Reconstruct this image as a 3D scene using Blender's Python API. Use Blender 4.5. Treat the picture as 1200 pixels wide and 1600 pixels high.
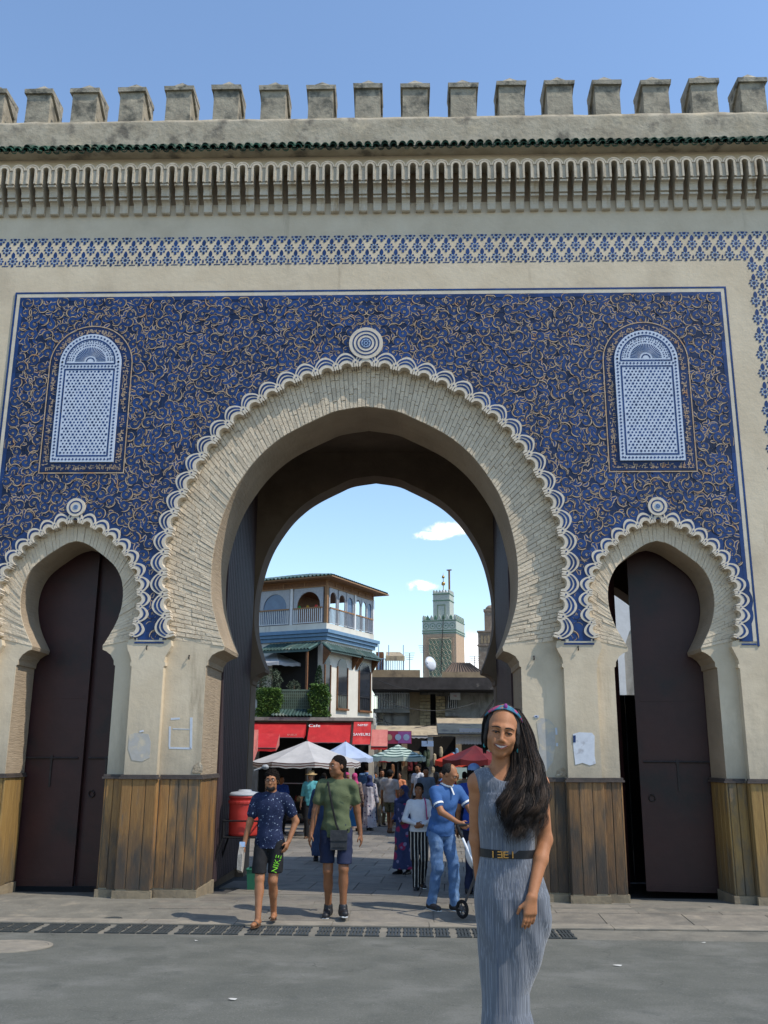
import bpy, math, random
import numpy as np
from mathutils import Vector, Matrix
random.seed(11); RNG = np.random.default_rng(5)
for _o in list(bpy.data.objects): bpy.data.objects.remove(_o)
SC = bpy.context.scene; COL = SC.collection
R = math.radians; PI = math.pi
def lerp(a, b, t): return a+(b-a)*t

# ------------------------------------------------------------------ camera, sky, sun, exposure
CF, CPITCH, CYAW, CROLL = 1460.83, 0.25384, -0.03072, 0.00629      # focal length in photo pixels (1200 x 1600), angles in radians
CPOS = np.array([0.63086, -11.97469, 1.69])
_fw = np.array([math.sin(CYAW)*math.cos(CPITCH), math.cos(CYAW)*math.cos(CPITCH), math.sin(CPITCH)])
_r0 = np.array([math.cos(CYAW), -math.sin(CYAW), 0.0]); _u0 = np.cross(_r0, _fw)
_rt = math.cos(CROLL)*_r0+math.sin(CROLL)*_u0; _up = -math.sin(CROLL)*_r0+math.cos(CROLL)*_u0
cam = bpy.data.cameras.new('camera'); camo = bpy.data.objects.new('camera', cam); COL.objects.link(camo)
cam.sensor_fit = 'VERTICAL'; cam.sensor_height = 24.0; cam.lens = CF/1600*24.0
cam.clip_start = .05; cam.clip_end = 5000
camo.matrix_world = Matrix(((_rt[0], _up[0], -_fw[0], CPOS[0]), (_rt[1], _up[1], -_fw[1], CPOS[1]), (_rt[2], _up[2], -_fw[2], CPOS[2]), (0, 0, 0, 1)))
SC.camera = camo
def ray(px, py):
    d = (px-600)/CF*_rt-(py-800)/CF*_up+_fw
    return d/np.linalg.norm(d)
def atY(px, py, Y):                       # the point seen at a photo pixel on the vertical plane y = Y
    d = ray(px, py); return CPOS+d*((Y-CPOS[1])/d[1])
def gz(x, y):                             # ground height: road falls to the drain, paving falls away behind the gate
    return float(np.interp(y, [-40, -14, -7.7, -2.05, -1.2, -.4, 0.2, 1.5, 10, 14, 30, 60, 120], [.6, .36, .21, -.05, -.045, 0, -.01, -.10, -.30, -.42, -1.0, -1.9, -3.2]))
def onG(px, py):                          # the ground point seen at a photo pixel
    d = ray(px, py); lo, hi = .5, 80.
    for _ in range(60):
        m = .5*(lo+hi); q = CPOS+d*m
        if q[2] > gz(q[0], q[1]): lo = m
        else: hi = m
    return CPOS+d*lo
def mpp(Y): return (Y-CPOS[1])/CF         # metres per photo pixel at distance Y

SUN_EL, SUN_AZ = 53.0, 23.0               # elevation; degrees in front of the facade plane, from the right
sdir = Vector((math.cos(R(SUN_EL))*math.cos(R(SUN_AZ)), -math.cos(R(SUN_EL))*math.sin(R(SUN_AZ)), math.sin(R(SUN_EL))))
sl = bpy.data.lights.new('sun', 'SUN'); sl.energy = 2.7; sl.angle = R(.53); sl.color = (1.0, .93, .82)
so = bpy.data.objects.new('sun', sl); COL.objects.link(so); so.location = (20, -8, 30)
so.rotation_euler = sdir.to_track_quat('Z', 'Y').to_euler()
W = bpy.data.worlds.new('World'); SC.world = W; W.use_nodes = True
nt = W.node_tree; nt.nodes.clear()
def wn(t, **k):
    n = nt.nodes.new(t)
    for a, b in k.items(): setattr(n, a, b)
    return n
sky = wn('ShaderNodeTexSky', sky_type='NISHITA', sun_disc=False, sun_elevation=R(SUN_EL), sun_rotation=math.atan2(sdir.x, sdir.y),
         altitude=400, air_density=1.25, dust_density=.35, ozone_density=3.2)
bg = wn('ShaderNodeBackground'); bg.inputs[1].default_value = .15
out = wn('ShaderNodeOutputWorld')
# small fair-weather clouds low in the sky, soft noise blobs on the sky direction
tc = wn('ShaderNodeTexCoord'); acc = None
def wm(op, a, b=None):
    n = wn('ShaderNodeMath', operation=op)
    for i, v in enumerate((a, b)):
        if v is None: continue
        if isinstance(v, (int, float)): n.inputs[i].default_value = v
        else: nt.links.new(v, n.inputs[i])
    return n.outputs[0]
clouds = [(700, 827, .024, .0085), (672, 837, .024, .005), (655, 915, .020, .006), (742, 1010, .022, .016), (754, 1040, .026, .016),
          (1900, 980, .10, .02), (-700, 940, .12, .02), (2500, 1000, .09, .02), (-1500, 1010, .1, .02)]
for cx_, cy_, sx_, sz_ in clouds:
    d = ray(cx_, cy_); d = d/np.linalg.norm(d); e1 = np.cross(d, (0, 0, 1)); e1 /= np.linalg.norm(e1); e2 = np.cross(e1, d)
    def dot(v):
        n = wn('ShaderNodeVectorMath', operation='DOT_PRODUCT'); nt.links.new(tc.outputs['Generated'], n.inputs[0]); n.inputs[1].default_value = tuple(v); return n.outputs['Value']
    a = wm('POWER', wm('ABSOLUTE', wm('DIVIDE', dot(e1), sx_)), 2.0); b = wm('POWER', wm('ABSOLUTE', wm('DIVIDE', dot(e2), sz_)), 2.0)
    g = wm('MULTIPLY', wm('EXPONENT', wm('MULTIPLY', wm('ADD', a, b), -1.0)), wm('GREATER_THAN', dot(d), 0.0))
    acc = g if acc is None else wm('MAXIMUM', acc, g)
nz = wn('ShaderNodeTexNoise'); nz.inputs['Scale'].default_value = 60; nz.inputs['Detail'].default_value = 7; nz.inputs['Roughness'].default_value = .62
nt.links.new(tc.outputs['Generated'], nz.inputs['Vector'])
cm = wm('MULTIPLY', acc, wm('ADD', wm('MULTIPLY', nz.outputs[0], 2.6), -.55))
cr = wn('ShaderNodeMapRange'); cr.interpolation_type = 'SMOOTHSTEP'; cr.inputs[1].default_value = .22; cr.inputs[2].default_value = .72; nt.links.new(cm, cr.inputs[0])
mx = wn('ShaderNodeMix', data_type='RGBA'); nt.links.new(cr.outputs[0], mx.inputs[0]); nt.links.new(sky.outputs[0], mx.inputs[6]); mx.inputs[7].default_value = (7.0, 7.1, 7.3, 1)
nt.links.new(mx.outputs[2], bg.inputs[0]); nt.links.new(bg.outputs[0], out.inputs[0])
SC.render.engine = 'CYCLES'
vs = SC.view_settings; vs.view_transform = 'Standard'; vs.look = 'None'; vs.gamma = 1; vs.use_curve_mapping = False; vs.exposure = 0.60
SC.cycles.max_bounces = 6; SC.cycles.diffuse_bounces = 4; SC.cycles.glossy_bounces = 2; SC.cycles.transmission_bounces = 3; SC.cycles.transparent_max_bounces = 6
SC.cycles.use_denoising = True

# ------------------------------------------------------------------ helpers
class B:
    """collects vertices and faces of one mesh"""
    def __init__(s): s.v = []; s.f = []; s.m = []; s.mi = 0
    def add(s, vs, fs):
        o = len(s.v); s.v += [tuple(map(float, q)) for q in vs]
        for f in fs: s.f.append([i+o for i in f]); s.m.append(s.mi)
        return s
    def mat(s, i): s.mi = i; return s
    def hexa(s, p, skip=()):              # 8 corners: 0-3 bottom loop, 4-7 top loop
        fs = [(0, 3, 2, 1), (4, 5, 6, 7), (0, 1, 5, 4), (1, 2, 6, 5), (2, 3, 7, 6), (3, 0, 4, 7)]
        return s.add(p, [f for i, f in enumerate(fs) if i not in skip])
    def box(s, x0, x1, y0, y1, z0, z1):
        return s.hexa([(x0, y0, z0), (x1, y0, z0), (x1, y1, z0), (x0, y1, z0), (x0, y0, z1), (x1, y0, z1), (x1, y1, z1), (x0, y1, z1)])
    def prism(s, pts, d0, d1, ax='y', caps=True):   # polygon given in the plane across axis ax, from d0 to d1
        n = len(pts)
        def pt(q, d): return {'y': (q[0], d, q[1]), 'x': (d, q[0], q[1]), 'z': (q[0], q[1], d)}[ax]
        fs = [(i, (i+1) % n, n+(i+1) % n, n+i) for i in range(n)]
        if caps: fs += [tuple(range(n-1, -1, -1)), tuple(range(n, 2*n))]
        return s.add([pt(q, d0) for q in pts]+[pt(q, d1) for q in pts], fs)
    def strip(s, a, b):                   # quads between two polylines
        n = len(a); return s.add(list(a)+list(b), [(i, i+1, n+i+1, n+i) for i in range(n-1)])
    def tube(s, pts, r, n=8, cap=True, sq=(1, 1)):
        pts = [Vector(p) for p in pts]; k = len(pts); rr = r if hasattr(r, '__len__') else [r]*k
        t0 = (pts[1]-pts[0]).normalized(); ref = Vector((0, 0, 1)) if abs(t0.z) < .9 else Vector((1, 0, 0))
        u = t0.cross(ref).normalized(); vs = []
        for i in range(k):
            t = (pts[min(i+1, k-1)]-pts[max(i-1, 0)]).normalized()
            u = (u-t*u.dot(t)); u = u.normalized() if u.length > 1e-6 else t.orthogonal().normalized(); w = t.cross(u)
            for j in range(n):
                a = 2*PI*j/n; vs.append(pts[i]+(u*math.cos(a)*sq[0]+w*math.sin(a)*sq[1])*rr[i])
        fs = [(i*n+j, i*n+(j+1) % n, (i+1)*n+(j+1) % n, (i+1)*n+j) for i in range(k-1) for j in range(n)]
        if cap: fs += [tuple(range(n-1, -1, -1)), tuple(range((k-1)*n, k*n))]
        return s.add(vs, fs)
    def bar(s, a, b, r, n=6): return s.tube([a, b], r, n)
    def lathe(s, prof, n=16, c=(0, 0, 0), cap=True):   # prof: (radius, z)
        vs = [(c[0]+q[0]*math.cos(2*PI*j/n), c[1]+q[0]*math.sin(2*PI*j/n), c[2]+q[1]) for q in prof for j in range(n)]
        k = len(prof); fs = [(i*n+j, i*n+(j+1) % n, (i+1)*n+(j+1) % n, (i+1)*n+j) for i in range(k-1) for j in range(n)]
        if cap: fs += [tuple(range(n-1, -1, -1)), tuple(range((k-1)*n, k*n))]
        return s.add(vs, fs)
    def ell(s, c, r, n=12, m=8):
        prof = [(max(1e-4, math.sin(PI*i/m)), -math.cos(PI*i/m)) for i in range(m+1)]
        o = len(s.v); s.lathe(prof, n, cap=False)
        for i in range(o, len(s.v)): q = s.v[i]; s.v[i] = (c[0]+q[0]*r[0], c[1]+q[1]*r[1], c[2]+q[2]*r[2])
        return s
    def mesh(s, name, mats, smooth=False):
        me = bpy.data.meshes.new(name); me.from_pydata(s.v, [], s.f)
        for m in (mats if isinstance(mats, (list, tuple)) else [mats]): me.materials.append(m)
        if len(me.materials) > 1: me.polygons.foreach_set('material_index', s.m)
        if smooth: me.polygons.foreach_set('use_smooth', [True]*len(me.polygons))
        me.update(); return me
    def obj(s, name, mats, parent=None, smooth=False, kind=None): return link(s.mesh(name, mats, smooth), name, parent, kind)
def link(me, name, parent=None, kind=None, loc=None, rot=None):
    o = bpy.data.objects.new(name, me); COL.objects.link(o)
    if parent is not None: o.parent = parent
    if kind: o['kind'] = kind
    if loc is not None: o.location = loc
    if rot is not None: o.rotation_euler = rot
    return o
def thing(name, label, cat, loc=(0, 0, 0), rz=0, group=None):
    o = bpy.data.objects.new(name, None); COL.objects.link(o); o.location = loc; o.rotation_euler = (0, 0, rz); o.empty_display_size = .2
    return tag(o, label, cat, group)
def tag(o, label, cat, group=None):
    o['label'] = label; o['category'] = cat
    if group: o['group'] = group
    return o
def copy_tree(o, parent=None):
    c = o.copy(); COL.objects.link(c); c.parent = parent
    for ch in list(o.children): copy_tree(ch, c)
    return c

MATS = {}
def M(name, c1, c2=None, rough=.8, scale=4., detail=6., bump=0., bscale=40., bdetail=5., stretch=(1, 1, 1), metal=0., rand=0., spec=.35, c3=None, s3=1.2, t3=(.5, .68), stretch3=None, obj=False, c4=None, s4=2., t4=(.5, .7), stretch4=None, bstretch=None, sheen=0., sss=0.):
    """procedural surface: noise between c1 and c2, optional stain colours c3 and c4 where a second noise passes a threshold, bump"""
    m = bpy.data.materials.new(name); m.use_nodes = True; t = m.node_tree; N = t.nodes; L = t.links
    bs = N['Principled BSDF']; bs.inputs['Roughness'].default_value = rough; bs.inputs['Metallic'].default_value = metal
    bs.inputs['Specular IOR Level'].default_value = spec
    if sheen: bs.inputs['Sheen Weight'].default_value = sheen
    if sss: bs.inputs['Subsurface Weight'].default_value = sss; bs.inputs['Subsurface Radius'].default_value = (.012, .004, .002); bs.inputs['Subsurface Scale'].default_value = 1.0
    if obj: src = N.new('ShaderNodeTexCoord').outputs['Object']
    else: src = N.new('ShaderNodeNewGeometry').outputs['Position']
    def vec(st):
        if st in (None, (1, 1, 1)): return src
        n = N.new('ShaderNodeVectorMath'); n.operation = 'MULTIPLY'; L.new(src, n.inputs[0]); n.inputs[1].default_value = st; return n.outputs[0]
    def noise(sc, dt, st):
        n = N.new('ShaderNodeTexNoise'); n.inputs['Scale'].default_value = sc; n.inputs['Detail'].default_value = dt; n.inputs['Roughness'].default_value = .62; L.new(vec(st), n.inputs['Vector']); return n.outputs[0]
    def rng(v, a, b, c=0., d=1.):
        n = N.new('ShaderNodeMapRange'); n.interpolation_type = 'SMOOTHSTEP'
        for i, q in enumerate((a, b, c, d)): n.inputs[i+1].default_value = q
        L.new(v, n.inputs[0]); return n.outputs[0]
    def mixc(fac, a, b):
        n = N.new('ShaderNodeMix'); n.data_type = 'RGBA'; L.new(fac, n.inputs[0])
        for i, q in ((6, a), (7, b)):
            if isinstance(q, tuple): n.inputs[i].default_value = (*q, 1)
            else: L.new(q, n.inputs[i])
        return n.outputs[2]
    col = None
    if c2 is None: c2 = tuple(.82*q for q in c1)
    col = mixc(rng(noise(scale, detail, stretch), .3, .7), c1, c2)
    if c3 is not None: col = mixc(rng(noise(s3, 8, stretch3), t3[0], t3[1]), col, c3)
    if c4 is not None: col = mixc(rng(noise(s4, 8, stretch4), t4[0], t4[1]), col, c4)
    if rand:
        oi = N.new('ShaderNodeObjectInfo'); hv = N.new('ShaderNodeHueSaturation')
        L.new(rng(oi.outputs['Random'], 0, 1, 1-rand, 1+rand), hv.inputs['Value']); L.new(col, hv.inputs['Color']); col = hv.outputs[0]
    L.new(col, bs.inputs['Base Color'])
    if bump:
        b = N.new('ShaderNodeBump'); b.inputs['Strength'].default_value = 1.0; b.inputs['Distance'].default_value = bump
        L.new(noise(bscale, bdetail, bstretch or stretch), b.inputs['Height']); L.new(b.outputs[0], bs.inputs['Normal'])
    MATS[name] = m; return m
def emat(name, c, rough=.5): return M(name, c, c, rough=rough)

m_plaster = M('cream_plaster', (.63, .53, .385), (.55, .45, .315), scale=1.3, bump=.006, bscale=9, c3=(.44, .36, .255), s3=.9, t3=(.50, .78), c4=(.34, .27, .185), s4=2.3, stretch4=(1.6, 1.6, .22), t4=(.58, .80), rough=.85)
m_oldplaster = M('weathered_plaster', (.44, .385, .29), (.33, .28, .20), scale=3, bump=.012, bscale=14, c3=(.15, .13, .10), s3=2.6, t3=(.50, .68), c4=(.54, .45, .31), s4=1.7, t4=(.55, .75), rough=.9)
m_merlon = M('lichened_plaster', (.38, .335, .25), (.27, .235, .175), scale=4, bump=.014, bscale=16, c3=(.10, .095, .075), s3=3.2, t3=(.46, .66), c4=(.44, .38, .28), s4=2.2, t4=(.56, .74), rough=.9)
m_capstone = M('capstone', (.36, .32, .25), (.22, .20, .15), scale=6, bump=.012, bscale=20, c3=(.10, .095, .075), s3=7, t3=(.5, .66), c4=(.5, .44, .33), s4=5, t4=(.55, .7), rough=.9)
m_brick = M('painted_brick', (.62, .515, .375), (.54, .44, .315), scale=7, bump=.010, bscale=30, rand=.09, c3=(.40, .32, .22), s3=1.5, t3=(.6, .82), rough=.85)
m_mortar = M('brick_joint', (.50, .42, .31), (.42, .345, .25), scale=10, rough=.95)
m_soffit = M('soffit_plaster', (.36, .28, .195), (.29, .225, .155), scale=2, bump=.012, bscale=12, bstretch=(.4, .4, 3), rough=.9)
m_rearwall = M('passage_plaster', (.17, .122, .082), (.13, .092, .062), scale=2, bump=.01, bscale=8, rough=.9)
m_scallop = M('scallop_plaster', (.64, .56, .45), (.57, .49, .38), scale=6, bump=.004, bscale=25, c3=(.42, .34, .25), s3=3, t3=(.6, .8), rough=.8)
m_corbel = M('corbel_plaster', (.56, .485, .37), (.47, .40, .295), scale=5, bump=.006, bscale=25, c3=(.34, .25, .15), s3=3.2, stretch3=(2.5, 1, .5), t3=(.52, .72), rough=.88)
m_ogeeband = M('moulding_plaster', (.52, .46, .36), (.42, .37, .28), scale=5, bump=.006, bscale=25, c3=(.26, .22, .16), s3=3.2, t3=(.55, .75), rough=.88)
def blue_glaze(name, c1, c2, cell=.2, rough=.42):
    m = M(name, c1, c2, rough=rough, scale=9, spec=.3); t = m.node_tree; N = t.nodes; L = t.links; bs = N['Principled BSDF']
    g = N.new('ShaderNodeNewGeometry'); d = N.new('ShaderNodeVectorMath'); d.operation = 'DIVIDE'; L.new(g.outputs['Position'], d.inputs[0]); d.inputs[1].default_value = (cell, 5, cell)
    fl = N.new('ShaderNodeVectorMath'); fl.operation = 'FLOOR'; L.new(d.outputs[0], fl.inputs[0])
    w = N.new('ShaderNodeTexWhiteNoise'); L.new(fl.outputs[0], w.inputs[0])
    h = N.new('ShaderNodeHueSaturation'); mr = N.new('ShaderNodeMapRange'); mr.inputs[3].default_value = .72; mr.inputs[4].default_value = 1.35; L.new(w.outputs[0], mr.inputs[0]); L.new(mr.outputs[0], h.inputs['Value'])
    L.new(bs.inputs['Base Color'].links[0].from_socket, h.inputs['Color']); L.new(h.outputs[0], bs.inputs['Base Color']); return m
m_blue = blue_glaze('blue_glaze', (.007, .029, .112), (.011, .041, .145))
m_bluedark = blue_glaze('dark_blue_glaze', (.005, .019, .072), (.009, .026, .092))
m_blueground = blue_glaze('blue_ground', (.004, .013, .048), (.006, .019, .064))
m_tan = M('unglazed_tan', (.50, .385, .27), (.37, .25, .155), scale=14, rough=.9, c3=(.50, .27, .13), s3=8, t3=(.55, .68))
m_ink = M('black_outline', (.012, .013, .022), (.018, .017, .022), rough=.5)
m_white = M('white_glaze', (.55, .60, .68), (.48, .53, .62), scale=10, rough=.35)
m_paleblue = M('pale_blue_glaze', (.32, .42, .58), (.26, .36, .52), scale=10, rough=.35)
m_cream_tile = M('cream_tile', (.60, .53, .42), (.52, .45, .34), scale=8, rough=.5)
m_green = M('green_roof_glaze', (.008, .075, .05), (.012, .045, .032), scale=12, rough=.25, spec=.6, rand=.5, c3=(.25, .24, .17), s3=9, t3=(.56, .68))
m_planks = {}
m_wood = M('stained_planks', (.32, .175, .06), (.235, .12, .04), scale=5, stretch=(9, 9, .6), bump=.006, bscale=30, bstretch=(6, 6, .4), rand=.22, c3=(.10, .075, .05), s3=1.6, stretch3=(2.2, 2.2, .7), t3=(.5, .7), c4=(.14, .12, .095), s4=3.5, stretch4=(4, 4, .5), t4=(.6, .75), rough=.65)
m_wood2 = M('worn_brown_planks', (.27, .145, .058), (.17, .095, .042), scale=5, stretch=(9, 9, .5), bump=.009, bscale=30, bstretch=(6, 6, .4), rand=.22, c3=(.075, .06, .045), s3=1.9, stretch3=(2.4, 2.4, .6), t3=(.45, .65), c4=(.36, .24, .13), s4=3.5, stretch4=(5, 5, .5), t4=(.6, .72), rough=.7)
m_wood3 = M('yellowed_planks', (.30, .185, .06), (.22, .13, .042), scale=5, stretch=(7, 7, .6), bump=.006, bscale=30, bstretch=(6, 6, .4), rand=.15, c3=(.12, .10, .07), s3=2., stretch3=(2, 2, .7), t3=(.55, .72), rough=.65)
def grime(m, c, z0, z1, amp):
    """irregular dirt crust whose ragged upper edge wanders between z0 and z1"""
    t = m.node_tree; N = t.nodes; L = t.links; bs = N['Principled BSDF']; g = N.new('ShaderNodeNewGeometry'); sp = N.new('ShaderNodeSeparateXYZ'); L.new(g.outputs['Position'], sp.inputs[0])
    sc = N.new('ShaderNodeVectorMath'); sc.operation = 'MULTIPLY'; sc.inputs[1].default_value = (3.5, 3.5, 1.0); L.new(g.outputs['Position'], sc.inputs[0]); n = N.new('ShaderNodeTexNoise'); n.inputs['Scale'].default_value = 1.6; n.inputs['Detail'].default_value = 8; n.inputs['Roughness'].default_value = .7; L.new(sc.outputs[0], n.inputs['Vector'])
    a = N.new('ShaderNodeMath'); a.operation = 'MULTIPLY_ADD'; a.inputs[1].default_value = amp; L.new(n.outputs[0], a.inputs[0]); L.new(sp.outputs['Z'], a.inputs[2])
    r = N.new('ShaderNodeMapRange'); r.inputs[1].default_value = z0+amp*.5; r.inputs[2].default_value = z1+amp*.5; r.inputs[3].default_value = 1; r.inputs[4].default_value = 0; L.new(a.outputs[0], r.inputs[0]); f = N.new('ShaderNodeMath'); f.operation = 'MULTIPLY'; f.inputs[1].default_value = .82; L.new(r.outputs[0], f.inputs[0])
    mx = N.new('ShaderNodeMix'); mx.data_type = 'RGBA'; L.new(f.outputs[0], mx.inputs[0]); L.new(bs.inputs['Base Color'].links[0].from_socket, mx.inputs[6]); mx.inputs[7].default_value = (*c, 1); L.new(mx.outputs[2], bs.inputs['Base Color'])
grime(m_wood, (.045, .040, .036), .10, .95, 2.8); grime(m_wood2, (.040, .034, .029), .15, 1.1, 2.8); grime(m_wood3, (.10, .085, .06), .0, .7, 1.2); grime(m_plaster, (.33, .285, .215), 1.35, 2.25, 1.6)
m_ledge = M('dark_ledge', (.09, .07, .06), (.05, .042, .038), scale=9, rough=.7)
m_plinth = M('plinth_stone', (.27, .215, .14), (.18, .145, .10), scale=6, bump=.01, bscale=20, rough=.9)
m_maroon = M('maroon_door_paint', (.048, .016, .015), (.034, .012, .012), scale=2.5, rough=.42, c3=(.016, .012, .013), s3=1.2, t3=(.5, .7), bump=.003, bscale=6, c4=(.075, .05, .048), s4=5, stretch4=(1, 1, 5), t4=(.72, .78))
m_bigdoor = M('plank_door_paint', (.046, .026, .028), (.032, .018, .020), scale=3, stretch=(1, 1, .3), rough=.6, bump=.004, bscale=20, bstretch=(5, 5, .4), rand=.18)
m_iron = M('iron', (.05, .04, .038), (.03, .026, .025), scale=20, rough=.5, metal=.4)
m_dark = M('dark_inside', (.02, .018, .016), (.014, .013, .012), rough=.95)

def catmull(pts, n):
    P = [np.array(p, float) for p in pts]; P = [2*P[0]-P[1]]+P+[2*P[-1]-P[-2]]; o = []
    for i in range(1, len(P)-2):
        for k in range(12):
            t = k/12; a, b, c, d = P[i-1:i+3]
            o.append(.5*((2*b)+(-a+c)*t+(2*a-5*b+4*c-d)*t*t+(-a+3*b-3*c+d)*t**3))
    o.append(P[-2]); o = np.array(o); s = np.concatenate([[0], np.cumsum(np.linalg.norm(np.diff(o, axis=0), axis=1))])
    u = np.linspace(0, s[-1], n); return np.stack([np.interp(u, s, o[:, 0]), np.interp(u, s, o[:, 1])], 1), s[-1]
# ------------------------------------------------------------------ the gate
MAIN_IN = [(0, 6.33), (.40, 6.265), (.63, 6.165), (1.0, 5.975), (1.25, 5.80), (1.50, 5.545), (1.74, 5.18), (1.87, 4.88), (1.95, 4.58), (2.005, 4.25), (2.015, 3.92), (1.99, 3.62), (1.935, 3.41), (1.87, 3.21), (1.79, 3.03)]
MAIN_MID = [(0, 6.985), (.24, 6.965), (.68, 6.855), (1.0, 6.74), (1.33, 6.55), (1.70, 6.28), (1.97, 6.02), (2.21, 5.68), (2.37, 5.37), (2.49, 5.08), (2.59, 4.80), (2.665, 4.45), (2.69, 4.15), (2.68, 3.87), (2.645, 3.6), (2.60, 3.35), (2.54, 3.12)]
SMALL_IN = [(0, 4.43), (.13, 4.395), (.27, 4.31), (.5, 4.13), (.60, 4.0), (.665, 3.83), (.68, 3.62), (.645, 3.42), (.58, 3.25), (.46, 3.03)]
SMALL_MID = [(0, 4.755), (.15, 4.715), (.30, 4.65), (.465, 4.56), (.625, 4.42), (.77, 4.265), (.865, 4.1), (.945, 3.95), (.99, 3.76), (1.005, 3.55), (.975, 3.33), (.93, 3.13)]
SXC = 3.85
def full(pts, n, cx=0.0):               # left foot -> apex -> right foot
    h, _ = catmull(pts, n); l = h[::-1].copy(); l[:, 0] *= -1
    o = np.concatenate([l, h[1:]]); o[:, 0] += cx; return o
c_main_in, c_main_mid = full(MAIN_IN, 60), full(MAIN_MID, 60)
c_sml_in, c_sml_mid = {s: full(SMALL_IN, 36, s*SXC) for s in (-1, 1)}, {s: full(SMALL_MID, 36, s*SXC) for s in (-1, 1)}
def mir(l): return [(-x, z) for x, z in l][::-1]
gate = thing('city_gate', 'tall cream city gate with blue tiled facade and three horseshoe arches', 'gate', (0, 0, 0))

capA = [(2.47, 3.10), (2.46, 3.03), (2.49, 2.955), (2.53, 2.89), (2.54, 2.82), (2.525, 2.815), (2.525, 2.775), (2.545, 2.76), (2.545, -.3)]
capA2 = [(2.955, -.3), (2.955, 2.76), (2.975, 2.775), (2.975, 2.815), (2.96, 2.82), (2.985, 2.90), (3.02, 2.97), (3.035, 3.03), (3.02, 3.10)]
capA3 = [(4.68, 3.10), (4.665, 3.03), (4.70, 2.95), (4.735, 2.87), (4.74, 2.82), (4.725, 2.815), (4.725, 2.775), (4.745, 2.76), (4.745, -.3)]
ZT = 10.85
halfA = capA+capA2+[tuple(q) for q in c_sml_mid[1]]+capA3
polyA = [(-7, -.3), (-7, ZT), (7, ZT), (7, -.3)]+halfA[::-1]+[tuple(q) for q in c_main_mid[::-1]]+mir(halfA)[::-1]
capB = [(1.80, 2.985), (1.87, 2.965), (1.95, 2.92), (1.995, 2.85), (2.0, 2.79), (2.02, 2.78), (2.02, -.3)]
capB2 = [(3.2, -.3), (3.2, 2.78), (3.22, 2.79), (3.225, 2.85), (3.27, 2.92), (3.33, 2.965), (3.38, 2.985)]
capB3 = [(4.32, 2.985), (4.37, 2.965), (4.43, 2.92), (4.475, 2.85), (4.48, 2.79), (4.5, 2.78), (4.5, -.3)]
halfB = capB+capB2+[tuple(q) for q in c_sml_in[1]]+capB3
polyB = [(-7, -.3), (-7, ZT), (7, ZT), (7, -.3)]+halfB[::-1]+[tuple(q) for q in c_main_in[::-1]]+mir(halfB)[::-1]
halfC = capB+[(2.9, -.3), (2.9, 5.0), (4.85, 5.0), (4.85, -.3)]
polyC = [(-7, -.3), (-7, ZT), (7, ZT), (7, -.3)]+halfC[::-1]+[tuple(q) for q in c_main_in[::-1]]+mir(halfC)[::-1]
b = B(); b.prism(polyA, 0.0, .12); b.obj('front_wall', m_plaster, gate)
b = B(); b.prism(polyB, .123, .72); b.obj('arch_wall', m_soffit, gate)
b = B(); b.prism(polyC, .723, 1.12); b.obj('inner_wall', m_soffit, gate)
# plaster skins of the recessed jamb faces (below the bricks) and of the ring
for s in (-1, 1):
    pts = [(2.022, -.3), (2.022, 2.78), (2.002, 2.79), (1.997, 2.85), (1.952, 2.92), (1.872, 2.965), (1.802, 2.985), (1.792, 3.03), (1.83, 3.12), (2.56, 3.12), (2.56, -.3)]
    B().prism([(s*x, z) for x, z in pts], .108, .12).obj('jamb_plaster', m_plaster, gate)
    for c in (-1, 1):
        pts = [(.648, -.3), (.648, 2.78), (.628, 2.79), (.623, 2.85), (.578, 2.92), (.518, 2.965), (.468, 2.985), (.462, 3.03), (.52, 3.13), (.95, 3.13), (.95, -.3)]
        B().prism([(s*SXC+c*x, z) for x, z in pts], .108, .12).obj('jamb_plaster', m_plaster, gate)
# bricks of the arch rings: radial courses, broken joints, uneven faces
def ring_bricks(cin, cmid, courses, rows, seed):
    rg = random.Random(seed); out = []
    u = np.linspace(0, 1, len(cin)); v = np.linspace(0, 1, len(cmid))
    cn, nn = np.array(cin), np.array(cmid)
    def pt(s, t):
        a = np.array([np.interp(s, u, cn[:, 0]), np.interp(s, u, cn[:, 1])]); c = np.array([np.interp(s, v, nn[:, 0]), np.interp(s, v, nn[:, 1])]); return a+(c-a)*t
    for i in range(courses):
        s0, s1 = i/courses+.0004, (i+1)/courses-.0004
        js = [0]+sorted(min(.97, max(.03, (k+.5*(i % 2)+rg.uniform(-.25, .25))/rows)) for k in range(1, rows))+[1]
        js = [j for n_, j in enumerate(js) if n_ == 0 or j-js[n_-1] > .06]
        if js[-1] < 1: js[-1] = 1
        for t0, t1 in zip(js[:-1], js[1:]):
            y = .12-rg.uniform(.013, .024); jt = rg.uniform(-.1, .1)/courses*.4
            p = [pt(s0+jt, t0+.004), pt(s0+jt, t1-.004), pt(s1+jt, t1-.004), pt(s1+jt, t0+.004)]
            if t0 == 0:
                for q in (p[0], p[3]): pass
            ar = abs(sum(p[k][0]*p[(k+1) % 4][1]-p[(k+1) % 4][0]*p[k][1] for k in range(4)))/2
            out.append((ar, [(q[0], .121, q[1]) for q in p]+[(q[0], y+rg.uniform(-.003, .003), q[1]) for q in p]))
    return out
bk = ring_bricks(c_main_in, c_main_mid, 160, 4, 3)
bk.sort(key=lambda q: -q[0])
sb = ring_bricks(c_sml_in[-1], c_sml_mid[-1], 74, 2, 4)+ring_bricks(c_sml_in[1], c_sml_mid[1], 74, 2, 5)
for a, p in bk[:298]: b = B(); b.hexa(p); b.obj('brick', m_brick, gate)
b = B()
for a, p in bk[298:]+sb: b.hexa(p)
b.obj('small_bricks', m_brick, gate, kind='stuff')
b = B()
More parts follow.
